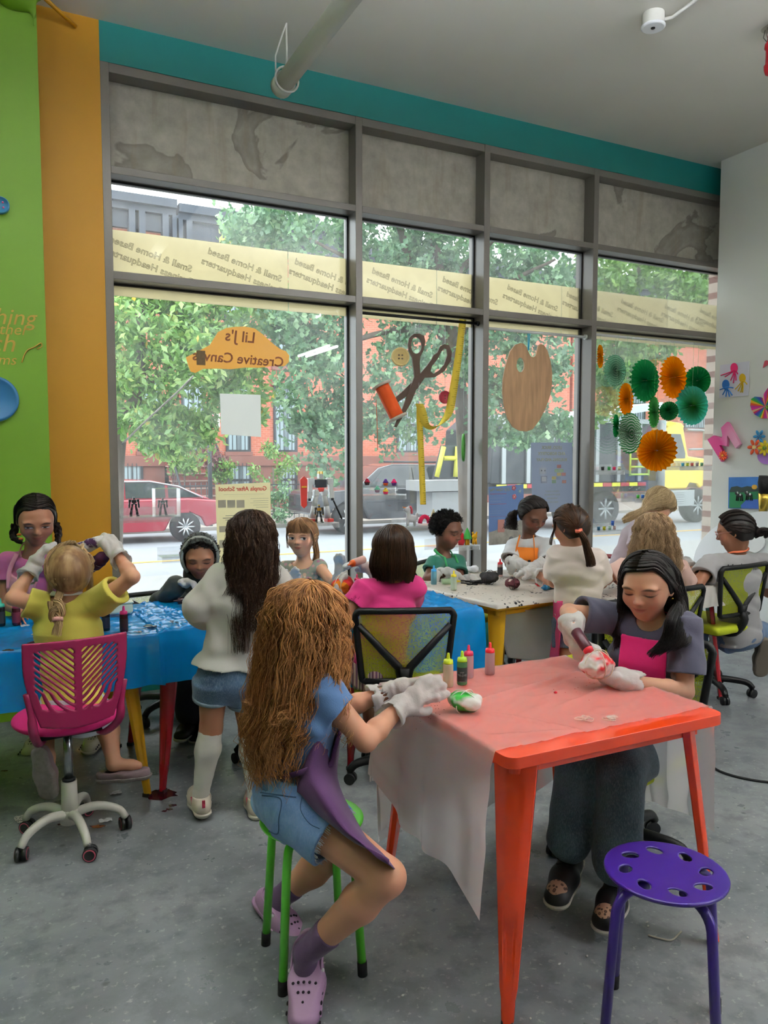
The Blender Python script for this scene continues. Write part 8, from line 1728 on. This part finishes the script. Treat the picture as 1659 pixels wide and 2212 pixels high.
# ---- blond girl leaning by the window
p = Person('blond girl in pale lilac top leaning over by the last window', skin_mat('skin_fair4', 'd8a88c', '9a7a52', 'b8706a', True, .12), (1424, 1092, 5.10), cr(.62, .25, -.62), .21, (1392, 1128, 5.12), (1372, 1160, 5.12), (1330, 1250, 5.15), (1392, 1142, 5.22), (1382, 1146, 4.98),
    ((1420, 1200, 5.2), (1440, 1235, 5.05), cr(.6, -.3, -.4), cr(-.3, 0, -.8), .5), ((1372, 1200, 4.88), (1330, 1235, 4.8), cr(-.6, -.3, -.3), cr(.3, 0, -.8), .5), None, None, k=.98, h=.0055)
p.body(); p.shirt(cloth_mat('top_lilac', 'd6c6d2', thin=True), off=.014, sleeve=.7, hem=0, fl=.02, neck=.055)
BL2 = hair_mat('hair_golden', '8a6a44', 'e8d0a4'); p.cap(BL2, grow=.016, low=-.3, ear=.06, tilt=.55); g = []
for i, ph in enumerate(np.arange(45, 320, 12)):
    sc_ = p.sg(ph, 1.4, .0, 6, 1.08); e = sc_[-1]; s2 = np.dot(e-p.hc, CAMR)
    if ph < 190: g.append((sc_+[e*.5+atd(1385, 1105, 4.98)*.5+A(0, 0, .02), atd(1372+i, 1108, 4.96), atd(1352-i*.6, 1120+i*.5, 4.95)], .008, .018, 44))
    else: g.append((sc_+down(e, .16, CAMR*.01, 3), .008, .014, 30))
locks('hair_strands', g, BL2, p.t, rs=.0019, seed=61, wave=.004, wl=.12, seg=24)
# ---- girl with wavy dirty blond hair
p = Person('girl with wavy dirty blond hair and pale pink tee seen from behind', skin_mat('skin_fair5', 'cf9878', '8a6a48', 'b4665c'), (1410, 1156, 4.25), cr(-.15, .96, -.2), .212, (1410, 1212, 4.25), (1410, 1262, 4.25), (1412, 1385, 4.25), (1350, 1226, 4.22), (1466, 1228, 4.28),
    ((1302, 1256, 4.2), (1330, 1244, 4.42), cr(.3, .9, 0), cr(.5, 0, -.8), .5), ((1490, 1280, 4.35), (1470, 1250, 4.5), cr(-.4, .8, .1), cr(-.5, 0, -.8), .5), ((1380, 1400, 4.6), (1380, 1500, 4.55), None), ((1440, 1400, 4.6), (1440, 1500, 4.55), None), k=1.0, h=.0055)
p.body(); p.shirt(cloth_mat('tee_blush', 'e0b8ac'), off=.014, sleeve=.62, hem=0, fl=.016); p.bottoms(cloth_mat('shorts_dark', '3a3c44'), .5)
WAV = hair_mat('hair_dirty_blond', '6a4e34', 'd6b48c'); p.cap(WAV, grow=.018, low=-.35, ear=.08, tilt=.5); g = []; rr = np.random.default_rng(17)
for ph in np.arange(42, 322, 9):
    sc_ = p.sg(ph+rr.normal()*3, 1.42, -.1, 7, 1.10); e = sc_[-1]; hx = np.dot(e-p.hc, CAMR); L_ = .23+.03*rr.normal(); g.append((sc_+[e+A(0, 0, -.08)+CAMR*hx*.28-CAMF*.015, e+A(0, 0, -.16)+CAMR*hx*.42-CAMF*.02, e+A(0, 0, -L_)+CAMR*hx*.45-CAMF*.015], .010, .024, 76))
locks('hair_strands', g, WAV, p.t, rs=.0014, seed=71, wave=.008, wl=.06, seg=28, frizz=.0008)
# ---- girl in grey tee with glasses
DOFF = .36
p = Person('girl with braided bun and glasses in grey tee on the right hand chair', skin_mat('skin_brown3', '9c6a50', '1a100c', '96544c'), (1586, 1148, 4.30), cr(-.80, .55, -.25), .228, (1592, 1196, 4.32), (1594, 1245, 4.34), (1598, 1365, 4.40), (1538, 1216, 4.22), (1648, 1216, 4.42),
    ((1508, 1262, 4.12), (1492, 1226, 4.36), cr(-.1, .9, .3), cr(.5, .2, -.6), .5), ((1660, 1280, 4.5), (1610, 1250, 4.7), cr(-.6, .6, .1), cr(-.4, 0, -.8), .5), ((1520, 1350, 4.55), (1512, 1420, 4.75), (1500, 1440, 4.85)), ((1650, 1370, 4.75), (1640, 1398, 4.45), (1638, 1440, 4.36)), k=1.13, h=.005, shape=1.02)
p.body(); GRY = cloth_mat('tee_grey', 'a5a3a4'); gshirt = p.shirt(GRY, off=.016, sleeve=.62, hem=-.05, fl=.018, neck=.058, wob=.005); p.bottoms(cloth_mat('shorts_blue', '44618a', '5a789e', 'denim'), .7, .010, .018); p.neck_strap(M('strap_coral', 'e0704a', .7), .007)
for a, td, up_ in (('R', cr(-.05, .15, -1), cr(0, 1, .1)), ('L', cr(-.5, .7, 0), (0, 0, 1))): p.shoe(a, M('sneaker_taupe', '6a6258', .7), td, name='sneaker', up=up_, sole=M('sole_brown', '5c544a', .8))
sk = p.fig['R']['ank']; MB().tube([sk+A(0, 0, .02), sk+A(0, 0, .045)], .038, 18).build('sock_band', M('sock_cream', 'd8d0bc', .8), p.t)
for a in 'L': p.glove(a, .04, .03, wob=.008, h=.004)
exx = nrm(cr(1, .12, 0)); ezz = nrm(A(0, 0, 1)-exx*exx[2])
print_on(gshirt, 'Nadie', atd(1583, 1233, 4.25), exx, ezz, .066, M('ink_black', '18181a', .7), p.t, shear=.3, bold=.001); print_on(gshirt, 'se ilumina', atd(1630, 1230, 4.28), exx, ezz, .034, M('ink_black', '18181a', .7), p.t, shear=.3)
p.cap(BR2, grow=.010, low=-.3, ear=-.02, tilt=.75, bump=.005); tb = p.hl(.16, -.52, -.16); g = p.swept(tb, n=44)
locks('hair_strands', g, BR2, p.t, rs=.0017, seed=81, wave=.001, seg=18); bun = [tb-p.HR[:, 1]*.02+np.array(Matrix.Rotation(a, 3, 'Z'))@A(.0, .032, .0)+A(0, 0, .012*math.sin(3*a)) for a in np.linspace(0, 2*PI, 30)]; braid('bun', bun, .020, .020, BR2, p.t, 44)
m = MB(); 
for s_ in (-1, 1): m.tube([p.hl(s_*.17+.115*math.cos(a), .44-.05*abs(math.cos(a)), -.01+.10*math.sin(a)) for a in np.linspace(0, 2*PI, 24, endpoint=False)], .0022, 6, closed=True); m.tube([p.hl(s_*.285, .39, .02), p.hl(s_*.38, .15, .03), p.hl(s_*.385, -.06, .01)], .002, 6)
m.tube([p.hl(-.05, .46, .01), p.hl(.05, .46, .01)], .0022, 6); m.build('glasses', M('glasses_rose', 'b87a70', .3), p.t)
DOFF = 0.0
# ------------------------------------------------------------- light, world, camera
w = bpy.data.worlds.new('sky'); SC.world = w; w.use_nodes = True; nt = w.node_tree; nt.nodes.clear()
bg = nt.nodes.new('ShaderNodeBackground'); wo = nt.nodes.new('ShaderNodeOutputWorld')
tc = nt.nodes.new('ShaderNodeTexCoord'); sx = nt.nodes.new('ShaderNodeSeparateXYZ'); rp_ = nt.nodes.new('ShaderNodeValToRGB')
nt.links.new(tc.outputs['Generated'], sx.inputs[0]); nt.links.new(sx.outputs[2], rp_.inputs[0]); nt.links.new(rp_.outputs[0], bg.inputs[0]); nt.links.new(bg.outputs[0], wo.inputs[0])
e = rp_.color_ramp.elements; e[0].position = 0.0; e[0].color = (.80, .86, .92, 1); e[1].position = .6; e[1].color = (.93, .97, 1, 1)
bg.inputs[1].default_value = 1.75
su = bpy.data.lights.new('sun', 'SUN'); su.energy = 1.2; su.angle = 1.2; so = bpy.data.objects.new('sun', su); COL.objects.link(so)
so.rotation_euler = (math.radians(38), 0, math.radians(-155))
cam = bpy.data.cameras.new('camera'); co = bpy.data.objects.new('camera', cam); COL.objects.link(co); SC.camera = co
co.location = V(CAMP); co.rotation_euler = (PI/2-PITCH, 0, -YAW)
cam.sensor_fit = 'HORIZONTAL'; cam.sensor_width = 36.0; cam.lens = 36.0*F_PX/1659.0; cam.clip_end = 300; cam.clip_start = .02
vs = SC.view_settings; SC.display_settings.display_device = 'sRGB'; vs.view_transform = 'Standard'; vs.look = 'None'; vs.gamma = 1; vs.use_curve_mapping = False; vs.exposure = 1.3
cy = SC.cycles; cy.max_bounces = 7; cy.diffuse_bounces = 4; cy.glossy_bounces = 3; cy.transmission_bounces = 4; cy.transparent_max_bounces = 14
cy.use_denoising = True; cy.caustics_reflective = False; cy.caustics_refractive = False; cy.sample_clamp_indirect = 6
try: cy.denoiser = 'OPENIMAGEDENOISE'; cy.denoising_input_passes = 'RGB_ALBEDO_NORMAL'
except Exception: pass
SC.render.film_transparent = False
